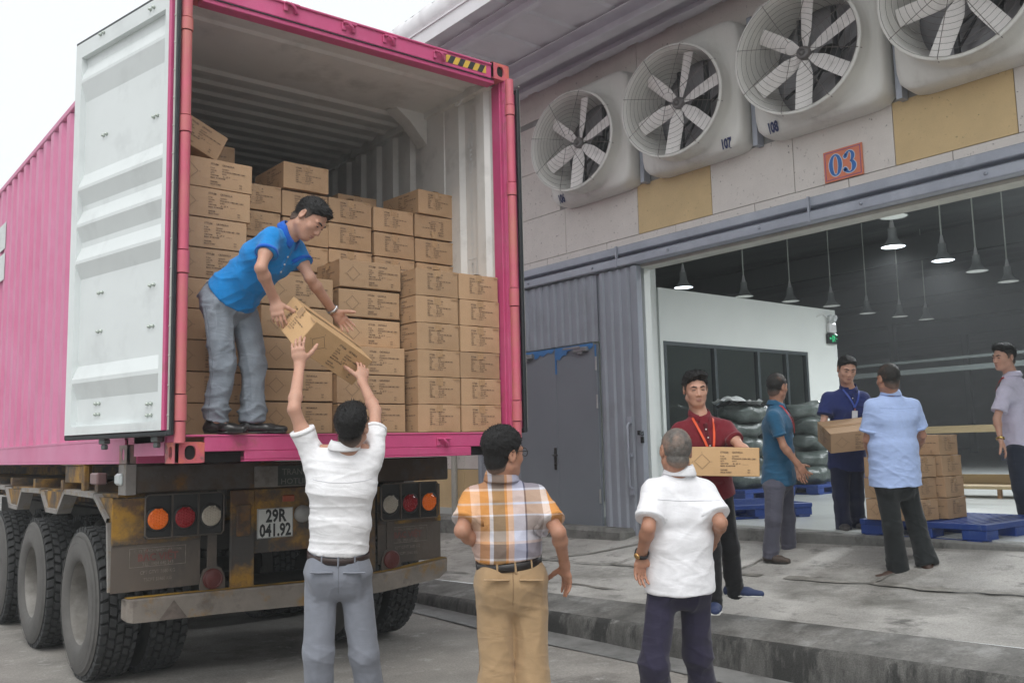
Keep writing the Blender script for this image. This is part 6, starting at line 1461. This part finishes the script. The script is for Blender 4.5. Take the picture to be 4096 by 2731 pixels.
PEOPLE = {'blue': {'aL': [[0.607, -0.22, 2.723], [0.663, -0.3, 2.542], [0.869, -0.2, 2.369], [0.954, -0.24, 2.274]],
          'aR': [[0.391, -0.36, 2.739], [0.298, -0.44, 2.538], [0.426, -0.34, 2.383], [0.445, -0.37, 2.236]],
          'head': [0.603, -0.42, 2.864],
          'hf': [0.416, -0.55, -0.724],
          'hu': [0.445, -0.469, 0.763],
          'lL': [[0.412, 0.1, 2.403], [0.477, 0.07, 2.048], [0.487, 0.1, 1.749], [0.611, 0.03, 1.671]],
          'lR': [[0.229, 0.02, 2.378], [0.27, 0.02, 2.048], [0.266, 0.1, 1.748], [0.309, 0.04, 1.668]],
          'neck': [0.521, -0.32, 2.781],
          'pel': [0.318, 0.06, 2.43],
          'tL': [0.656, -0.701, 0.278],
          'tR': [0.761, -0.52, 0.387]},
 'grey': {'aL': [[1.491, -2.186, 1.304], [1.394, -2.239, 1.144], [1.442, -2.141, 1.01], [1.439, -2.118, 0.869]],
          'aR': [[1.728, -2.296, 1.295], [1.699, -2.407, 1.155], [1.923, -2.185, 1.056], [1.982, -2.094, 0.991]],
          'head': [1.58, -2.258, 1.49],
          'hf': [0.541, 0.838, 0.067],
          'hu': [-0.015, -0.135, 0.991],
          'lL': [[1.566, -2.157, 0.879], [1.494, -2.148, 0.511], [1.657, -2.021, 0.081], [1.731, -1.887, -0.088]],
          'lR': [[1.717, -2.224, 0.87], [1.767, -2.174, 0.523], [1.957, -2.064, 0.059], [2.101, -1.965, -0.077]],
          'neck': [1.614, -2.244, 1.381],
          'pel': [1.639, -2.194, 0.909],
          'tL': [0.977, -0.197, -0.08],
          'tR': [-0.155, 0.223, 0.962]},
 'lavender': {'aL': [[6.9, -1.459, 1.916], [6.812, -1.418, 1.683], [6.763, -1.455, 1.497], [6.804, -1.493, 1.365]],
              'aR': [[7.397, -1.409, 1.945], [7.509, -1.394, 1.673], [7.408, -1.412, 1.47], [7.33, -1.396, 1.351]],
              'head': [7.038, -1.425, 2.248],
              'hf': [-0.909, 0.401, -0.114],
              'hu': [-0.077, -0.086, 0.993],
              'lL': [[7.066, -1.45, 1.395], [7.065, -1.465, 1.064], [7.227, -1.423, 0.782], [7.105, -1.384, 0.741]],
              'lR': [[7.334, -1.405, 1.391], [7.425, -1.427, 1.048], [7.579, -1.379, 0.757], [7.455, -1.337, 0.712]],
              'neck': [7.103, -1.452, 2.08],
              'pel': [7.195, -1.428, 1.421],
              'tL': [-0.852, -0.368, -0.373],
              'tR': [-0.645, 0.421, 0.638]},
 'maroon': {'aL': [[3.475, -1.06, 1.621], [3.394, -1.234, 1.489], [3.371, -1.339, 1.453], [3.368, -1.389, 1.367]],
            'aR': [[3.175, -0.884, 1.613], [3.042, -0.88, 1.436], [2.952, -1.096, 1.373], [2.974, -1.156, 1.316]],
            'head': [3.286, -0.951, 1.902],
            'hf': [-0.579, -0.804, -0.136],
            'hu': [-0.1, -0.067, 0.993],
            'lL': [[3.502, -0.948, 1.15], [3.534, -0.985, 0.793], [3.677, -0.897, 0.471], [3.735, -1.028, 0.436]],
            'lR': [[3.385, -0.92, 1.155], [3.314, -1.003, 0.792], [3.388, -0.943, 0.428], [3.253, -1.062, 0.392]],
            'neck': [3.319, -0.951, 1.725],
            'pel': [3.448, -0.909, 1.182],
            'tL': [-0.715, 0.07, 0.696],
            'tR': [0.369, -0.418, 0.83]},
 'navy': {'aL': [[6.256, -0.466, 1.911], [6.197, -0.535, 1.652], [6.02, -0.572, 1.553], [5.916, -0.57, 1.487]],
          'aR': [[5.969, -0.264, 1.918], [5.883, -0.261, 1.675], [5.804, -0.439, 1.558], [5.817, -0.532, 1.509]],
          'head': [6.053, -0.434, 2.182],
          'hf': [-0.604, -0.715, -0.352],
          'hu': [-0.159, -0.267, 0.951],
          'lL': [[6.247, -0.327, 1.283], [6.211, -0.347, 1.001], [6.355, -0.267, 0.735], [6.259, -0.382, 0.719]],
          'lR': [[6.117, -0.262, 1.287], [6.045, -0.292, 1.008], [6.156, -0.233, 0.711], [5.998, -0.36, 0.677]],
          'neck': [6.138, -0.388, 2.016],
          'pel': [6.191, -0.286, 1.305],
          'tL': [-0.46, 0.241, 0.854],
          'tR': [0.419, -0.452, 0.787]},
 'plaid': {'aL': [[0.696, -1.846, 1.299], [0.597, -1.889, 1.171], [0.839, -1.768, 1.049], [0.952, -1.752, 1.024]],
           'aR': [[0.94, -1.989, 1.298], [0.933, -2.142, 1.153], [1.043, -2.052, 0.994], [1.102, -2.012, 0.843]],
           'head': [0.79, -1.95, 1.498],
           'hf': [0.997, 0.045, 0.059],
           'hu': [-0.054, -0.104, 0.993],
           'lL': [[0.783, -1.86, 0.927], [0.8, -1.849, 0.507], [0.907, -1.743, 0.08], [0.997, -1.621, -0.095]],
           'lR': [[0.935, -1.928, 0.918], [0.943, -1.924, 0.496], [1.059, -1.839, 0.079], [1.18, -1.742, -0.098]],
           'neck': [0.801, -1.916, 1.38],
           'pel': [0.855, -1.895, 0.954],
           'tL': [0.101, -0.224, 0.969],
           'tR': [0.062, 0.976, 0.209]},
 'sky': {'aL': [[5.078, -1.232, 1.78], [5.099, -1.159, 1.523], [5.299, -1.063, 1.363], [5.434, -1.007, 1.299]],
         'aR': [[5.374, -1.416, 1.774], [5.47, -1.42, 1.548], [5.621, -1.263, 1.408], [5.707, -1.156, 1.353]],
         'head': [5.185, -1.325, 2.002],
         'hf': [0.5, 0.866, -0.001],
         'hu': [-0.054, -0.104, 0.993],
         'lL': [[5.194, -1.236, 1.183], [5.199, -1.266, 0.836], [5.278, -1.242, 0.51], [5.115, -1.169, 0.46]],
         'lR': [[5.352, -1.31, 1.177], [5.424, -1.343, 0.842], [5.404, -1.415, 0.566], [5.531, -1.302, 0.419]],
         'neck': [5.224, -1.312, 1.882],
         'pel': [5.268, -1.273, 1.208],
         'tL': [0.541, -0.259, 0.8],
         'tR': [-0.345, 0.445, 0.826]},
 'teal': {'aL': [[5.591, -0.039, 1.751], [5.67, -0.021, 1.461], [5.607, -0.137, 1.282], [5.6, -0.182, 1.184]],
          'aR': [[5.177, -0.223, 1.743], [5.203, -0.296, 1.484], [5.31, -0.358, 1.325], [5.386, -0.4, 1.202]],
          'head': [5.342, -0.164, 2.021],
          'hf': [1.0, -0.027, 0.001],
          'hu': [-0.054, -0.104, 0.993],
          'lL': [[5.515, -0.043, 1.146], [5.606, -0.004, 0.824], [5.678, 0.047, 0.531], [5.717, -0.112, 0.515]],
          'lR': [[5.288, -0.122, 1.156], [5.253, -0.113, 0.851], [5.292, -0.032, 0.531], [5.281, -0.21, 0.484]],
          'neck': [5.347, -0.145, 1.864],
          'pel': [5.403, -0.087, 1.171],
          'tL': [0.825, -0.357, 0.439],
          'tR': [0.637, -0.22, 0.738]},
 'white': {'aL': [[0.435, -0.781, 1.52], [0.335, -0.785, 1.745], [0.43, -0.652, 1.99], [0.409, -0.657, 2.136]],
           'aR': [[0.719, -0.929, 1.513], [0.827, -0.765, 1.74], [0.861, -0.561, 1.919], [0.911, -0.494, 2.067]],
           'head': [0.573, -0.962, 1.653],
           'hf': [0.652, 0.623, 0.431],
           'hu': [-0.23, -0.323, 0.918],
           'lL': [[0.524, -0.719, 0.891], [0.512, -0.715, 0.49], [0.566, -0.622, 0.097], [0.637, -0.447, -0.076]],
           'lR': [[0.676, -0.801, 0.883], [0.726, -0.806, 0.472], [0.84, -0.721, 0.07], [0.952, -0.592, -0.1]],
           'neck': [0.558, -0.905, 1.527],
           'pel': [0.59, -0.777, 0.929],
           'tL': [0.741, -0.667, 0.07],
           'tR': [-0.962, 0.079, 0.262]}}
# ------------------------------------------------------------------ the nine people
SKm = skin('skin_warm', (.46, .245, .165)); SKl = skin('skin_light', (.54, .31, .225)); SKd = skin('skin_tan', (.43, .225, .15))
def hairmat(name, col, skin_, **k):
    m = pm(name, col, .55, var=.4, scale=60, bump=.5, bscale=220, spec=.35, **k); n = m.node_tree.nodes; l = m.node_tree.links; b = n['Principled BSDF']; src = b.inputs['Base Color'].links[0].from_socket
    a = n.new('ShaderNodeAttribute'); a.attribute_name = 'fade'; mx = n.new('ShaderNodeMix'); mx.data_type = 'RGBA'; mx.inputs['A'].default_value = (*skin_, 1); l.new(a.outputs['Fac'], mx.inputs[0]); l.new(src, mx.inputs['B']); l.new(mx.outputs['Result'], b.inputs['Base Color']); return m
M_hair = hairmat('black_hair', (.008, .0075, .0075), (.17, .115, .09), stretch=(3, 1, 1))
M_hairg = hairmat('cropped_grey_hair', (.13, .12, .11), (.25, .17, .13), stain=(.34, .22, .165), sscale=9, sth=.56, swid=.12)
M_hairt = hairmat('thinning_hair', (.022, .02, .018), (.18, .11, .08), stain=(.16, .09, .06), sscale=8, sth=.62, swid=.1)
M_blackbelt = pm('black_belt', (.018, .015, .015), .4); M_leather = pm('black_leather', (.014, .013, .013), .32, spec=.6, bump=.15, bscale=40)
M_brownshoe = pm('brown_suede', (.075, .055, .045), .8, bump=.2, bscale=80); M_solew = pm('white_sole', (.6, .6, .58), .5); M_soled = pm('dark_sole', (.03, .025, .02), .7)
M_navyshoe = pm('navy_trainer', (.02, .035, .10), .7, bump=.3, bscale=140, stain=(.4, .03, .02), sscale=12, sth=.68, swid=.02)
M_greyshoe = pm('grey_trainer', (.06, .055, .055), .7, bump=.3, bscale=140); M_sandal = pm('brown_sandal', (.05, .024, .016), .6)
def plaid():
    m = pm('plaid_cotton', (.7, .7, .7), .85, bump=.12, bscale=260, fold=.35, fscale=7, spec=.2); n = m.node_tree.nodes; l = m.node_tree.links; b = n['Principled BSDF']
    for lk in list(b.inputs['Base Color'].links): l.remove(lk)
    tc = n.new('ShaderNodeTexCoord'); sp = n.new('ShaderNodeSeparateXYZ'); l.new(tc.outputs['Object'], sp.inputs[0])
    def ramp(src, period, off, stops):
        ma = n.new('ShaderNodeMath'); ma.operation = 'MULTIPLY_ADD'; ma.inputs[1].default_value = 1/period; ma.inputs[2].default_value = off; l.new(src, ma.inputs[0])
        fr = n.new('ShaderNodeMath'); fr.operation = 'FRACT'; l.new(ma.outputs[0], fr.inputs[0]); cr = n.new('ShaderNodeValToRGB'); cr.color_ramp.interpolation = 'CONSTANT'; e = cr.color_ramp.elements
        while len(e) > 1: e.remove(e[0])
        e[0].position = stops[0][0]; e[0].color = (*stops[0][1], 1)
        for p, c in stops[1:]: q = e.new(p); q.color = (*c, 1)
        l.new(fr.outputs[0], cr.inputs[0]); return cr.outputs[0]
    W_ = (.80, .80, .85); O_ = (.74, .42, .16); G_ = (.36, .34, .40); P_ = (.86, .66, .55); N_ = (.13, .14, .24); T_ = (.40, .30, .20)
    # across the back: light, grey, navy line, lilac, peach, orange edge, brown, light, orange
    vx = ramp(sp.outputs['X'], .40, .5, [(0, P_), (.10, O_), (.24, W_), (.32, (.5, .47, .5)), (.485, N_), (.505, (.70, .72, .84)), (.64, P_), (.70, O_), (.73, T_), (.86, W_), (.90, O_)])
    hz = ramp(sp.outputs['Z'], .30, .17, [(0, W_), (.05, T_), (.26, W_), (.285, O_), (.42, (.72, .74, .8)), (.45, O_), (.62, W_), (.65, (.25, .23, .28)), (.86, P_), (.90, W_)])
    mx = n.new('ShaderNodeMix'); mx.data_type = 'RGBA'; mx.blend_type = 'MIX'; mx.inputs[0].default_value = .5; l.new(vx, mx.inputs['A']); l.new(hz, mx.inputs['B'])
    m2 = n.new('ShaderNodeMix'); m2.data_type = 'RGBA'; m2.blend_type = 'MULTIPLY'; m2.inputs[0].default_value = .55; l.new(mx.outputs['Result'], m2.inputs['A']); l.new(vx, m2.inputs['B'])
    l.new(m2.outputs['Result'], b.inputs['Base Color']); return m
FA = (.25, .3, .35, .4, .3)
person('white', 'person in white polo and grey trousers reaching up to take the tilted carton', 0., dict(skin=SKl, hair=M_hair, shirt=cloth('white_polo', (.84, .84, .86)), trousers=cloth('grey_trousers', (.22, .235, .275), fold=.25), tseam=cloth('grey_seam', (.16, .17, .2)), sseam=cloth('white_seam', (.62, .62, .66)), belt=pm('brown_belt', (.035, .02, .018), .4), shoe=M_leather),
    dict(hair='short', curlL=(.5, .55, .6, .6, .5), curlR=(.5, .55, .6, .6, .4), hvox=.0045, glasses=True, ch=(.172, .112), ws=(.150, .108), wd=(.148, .112), hp=(.168, .120), sleeve=.55, smode='across', samp=.0085, colup=.022, yoke=.13, back=True, hipr=.086, tamp=.008, cuffw=.075, leg=1.08, seed=3, slw=1.12, face=False))
person('plaid', 'person in orange, white and navy plaid shirt and khaki trousers, seen from behind', 0., dict(skin=SKd, hair=M_hair, shirt=plaid(), trousers=cloth('khaki_trousers', (.40, .27, .15), fold=.3), tseam=cloth('khaki_seam', (.28, .18, .1)), belt=M_blackbelt, shoe=M_brownshoe),
    dict(hair='thick', curlL=FA, curlR=(.2, .25, .35, .5, .3), hvox=.0045, glasses=True, ch=(.160, .118), ws=(.150, .12), wd=(.142, .110), hp=(.155, .120), sleeve=.74, blouse=.004, hs=.92, bs=.96, tamp=.013, samp=.007, colup=.006, back=True, hipr=.084, cuffw=.082, leg=1.08, seed=9, slw=1.12))
person('grey', 'person with cropped grey hair, untucked white shirt and dark purple trousers, seen from behind', 0., dict(skin=SKd, hair=M_hairg, shirt=cloth('white_shirt', (.84, .84, .87), fold=.3), trousers=cloth('dark_purple_trousers', (.028, .025, .05), fold=.3), sseam=cloth('white_seam', (.62, .62, .66)), belt=M_blackbelt, shoe=M_leather),
    dict(hair='grey', tuck=False, untuck=.07, curlL=(.55, .5, .5, .5, .4), curlR=FA, hvox=.0045, ch=(.168, .12), ws=(.160, .125), wd=(.145, .112), hp=(.152, .122), hw=(.172, .142), sleeve=.78, hs=.885, bs=.95, samp=.0085, tamp=.016, cuffw=.07, seed=14, slw=1.22, pockets=False, hipr=.074, hwx=.010, seat=.05, hemfold=.25, colup=.008, yoke=.10, back=True, watch=('L', pm('black_strap', (.015, .015, .016), .4), pm('gold_case', (.5, .3, .12), .25, .8)), watchdir=(-1, -.3, .2), face=False))
person('maroon', 'person in maroon polo with orange lanyard carrying a carton towards the camera', .40, dict(skin=SKl, hair=M_hair, shirt=cloth('maroon_polo', (.155, .012, .022), fold=.25), sseam=cloth('maroon_dark', (.10, .008, .015)), trousers=cloth('black_trousers', (.012, .012, .014)), belt=M_blackbelt, shoe=M_navyshoe, sole=M_solew),
    dict(hair='swept', tuck=False, untuck=.03, curlL=(.8, .8, .8, .8, .5), curlR=(.9, .9, .9, .9, .5), ch=(.172, .112), ws=(.152, .108), hw=(.165, .125), wd=(.14, .105), hp=(.155, .12), sleeve=.62, cuffw=.062, leg=.92, seed=21, lanyard=(pm('orange_lanyard', (.75, .10, .035), .6), False, .19), pockets=False, dzL=.04, dzR=-.02, open=.42, placket=.22))
person('teal', 'person in teal polo with red lanyard and grey trousers walking off to the right', .465, dict(skin=SKd, hair=M_hairt, shirt=cloth('teal_polo', (.022, .105, .20), fold=.25), trousers=cloth('slate_trousers', (.085, .085, .115)), belt=M_blackbelt, shoe=M_brownshoe, sole=M_soled),
    dict(hair='crop', tuck=False, untuck=.02, curlL=FA, curlR=(.2, .3, .35, .4, .2), hvox=.0055, ch=(.165, .125), ws=(.150, .125), hw=(.16, .135), wd=(.14, .11), hp=(.15, .125), sleeve=.66, cuffw=.068, seed=27, lanyard=(pm('red_lanyard', (.55, .03, .035), .6), False, .16), pockets=False, shoe='loafer', face=True))
person('navy', 'person in navy short-sleeved shirt with a white badge, looking down with a carton', .69, dict(skin=SKl, hair=M_hair, shirt=cloth('navy_shirt', (.018, .03, .135), fold=.25), sseam=cloth('navy_seam', (.011, .018, .085)), trousers=cloth('navy_trousers', (.012, .016, .05)), belt=M_blackbelt, shoe=M_greyshoe, sole=M_solew),
    dict(hair='short', tuck=False, untuck=.05, curlL=(.6,)*5, curlR=(.5, .55, .6, .6, .3), hvox=.0055, ch=(.175, .12), ws=(.165, .12), hw=(.172, .135), wd=(.145, .11), hp=(.155, .122), sleeve=.64, slw=1.2, cuffw=.075, seed=33, lanyard=(pm('blue_lanyard', (.02, .06, .35), .5), True, .07), pockets=False, open=.4, placket=.5, pocketS=True))
person('sky', 'person in untucked light blue shirt, black trousers and sandals, seen from behind', .425, dict(skin=SKd, hair=M_hairt, shirt=cloth('light_blue_shirt', (.40, .52, .82), fold=.3), sseam=cloth('light_blue_seam', (.31, .41, .67)), trousers=cloth('black_slacks', (.012, .015, .016)), belt=M_blackbelt, shoe=M_sandal, sole=M_soled),
    dict(hair='bald', tuck=False, untuck=.05, curlL=(.7,)*5, curlR=(.7,)*5, hvox=.0055, ch=(.19, .13), ws=(.192, .142), wd=(.16, .12), hp=(.18, .135), sleeve=.74, slw=1.28, cuffw=.085, seed=40, hwx=.012, yoke=.10, back=True, shoe='sandal', dzR=.06, pockets=False, face=False))
person('lavender', 'person in pale lavender shirt with gold watch at the right edge, facing left', .71, dict(skin=SKl, hair=M_hair, shirt=cloth('lavender_shirt', (.58, .55, .68), fold=.3), trousers=cloth('dark_jeans', (.016, .022, .04)), belt=M_blackbelt, shoe=pm('brown_shoe', (.09, .03, .03), .4)),
    dict(hair='swept', curlL=(.35, .4, .45, .5, .3), curlR=FA, tuck=False, untuck=-.02, hvox=.0055, ch=(.172, .12), ws=(.160, .122), hw=(.165, .13), wd=(.142, .11), hp=(.152, .12), sleeve=.72, slw=1.25, seed=46, watch=('L', pm('gold_strap', (.5, .32, .08), .25, .9), pm('gold_dial', (.55, .4, .15), .25, .9)), lanyard=(pm('red_lanyard', (.55, .03, .035), .6), False, .1), pockets=False))
rt, A_, Mi_, g = person('blue', 'person in bright blue polo and grey jeans bending down from the container floor', ZC+.163, dict(skin=SKl, hair=M_hair, shirt=cloth('bright_blue_polo', (.012, .235, .62), fold=.3), collar=cloth('royal_blue_collar', (.012, .12, .55)), band=cloth('royal_blue_collar', (.012, .12, .55)), tseam=pm('denim_seam', (.13, .15, .18), .85), trousers=pm('grey_denim', (.215, .245, .285), .85, var=.16, scale=5, bump=.25, bscale=240, stain=(.30, .34, .39), sscale=3.2, sth=.55, swid=.15, fold=.5, fscale=8, fstretch=(1, 1, 2.4), spec=.25), belt=M_blackbelt, shoe=M_leather, welt=pm('denim_seam', (.13, .15, .18), .85)),
    dict(hair='short', hvox=.0045, curlL=(.25, .35, .4, .5, .15), curlR=(.35, .45, .6, .7, .2), tuck=False, untuck=-.035, bent=1, belt=True, ch=(.172, .118), ws=(.152, .112), hw=(.155, .118), wd=(.150, .112), hp=(.165, .13), sleeve=.52, slw=1.1, samp=.011, tamp=.024, cuffw=.068, leg=1.0, seed=52, shoe='loafer', watch=('L', pm('steel_bracelet', (.6, .6, .6), .25, .9), pm('steel_case', (.7, .7, .7), .2, .9)), watchdir=(-.5, -.6, .7), hemfold=1.1, placket=.2, pockets=False, hipr=.084))

# back pocket with its dark label on the jeans
pc = g['pel']+g['latp']*.075*g['b']-g['fwd']*(g['hp'][1]*g['b']+.006)-np.array([0, 0, .02]); n_ = -g['fwd']; u_ = np.array([0, 0, 1.]); u_ = nv_(u_-n_*(u_@n_)); x_ = np.cross(u_, n_)
C = SDF(.004)
for t in np.linspace(-1, 1, 9): C.econe(pc+x_*.058*t+u_*.055-n_*.018*t*t, pc+x_*.045*t-u_*(.085-.02*abs(t))-n_*.024*t*t, (.012, .0075), (.012, .0075), x_, .006)
e_, f_ = C.mesh(.008); mesh_obj('back_pocket', e_, f_, MATS['grey_denim'], rt, Mi_)
E = MB(); fr_ = Mi_ @ frame(V(pc+n_*.010+u_*.045), V(x_), V(u_)); E.box((-.018, -.018, -.001), (.018, .018, .003), .002); E.build('pocket_label', pm('black_label', (.012, .012, .014), .4), rt, M=fr_)
E = MB(); E.add([V((-.012, -.006, .0036)), V((.010, .002, .0036)), V((.010, .006, .0036)), V((-.012, -.001, .0036))], [[0, 1, 2, 3]]); E.build('label_mark', pm('label_red', (.5, .03, .03), .5), rt, M=fr_)

# ------------------------------------------------------------------ air: thin even haze added round the whole place to lift dark tones
mb = MB(); mb.box((-402, -402, -1.05), (402, 402, 9.6)); hz = mb.build('haze', []); hz['kind'] = 'stuff'
hm = bpy.data.materials.new('haze_air'); hm.use_nodes = True; n = hm.node_tree.nodes; n.remove(n['Principled BSDF'])
pv = n.new('ShaderNodeVolumePrincipled'); pv.inputs['Color'].default_value = (.93, .96, .97, 1); pv.inputs['Density'].default_value = .0045; pv.inputs['Anisotropy'].default_value = .2
hm.node_tree.links.new(pv.outputs[0], n['Material Output'].inputs['Volume']); hz.data.materials.append(hm)
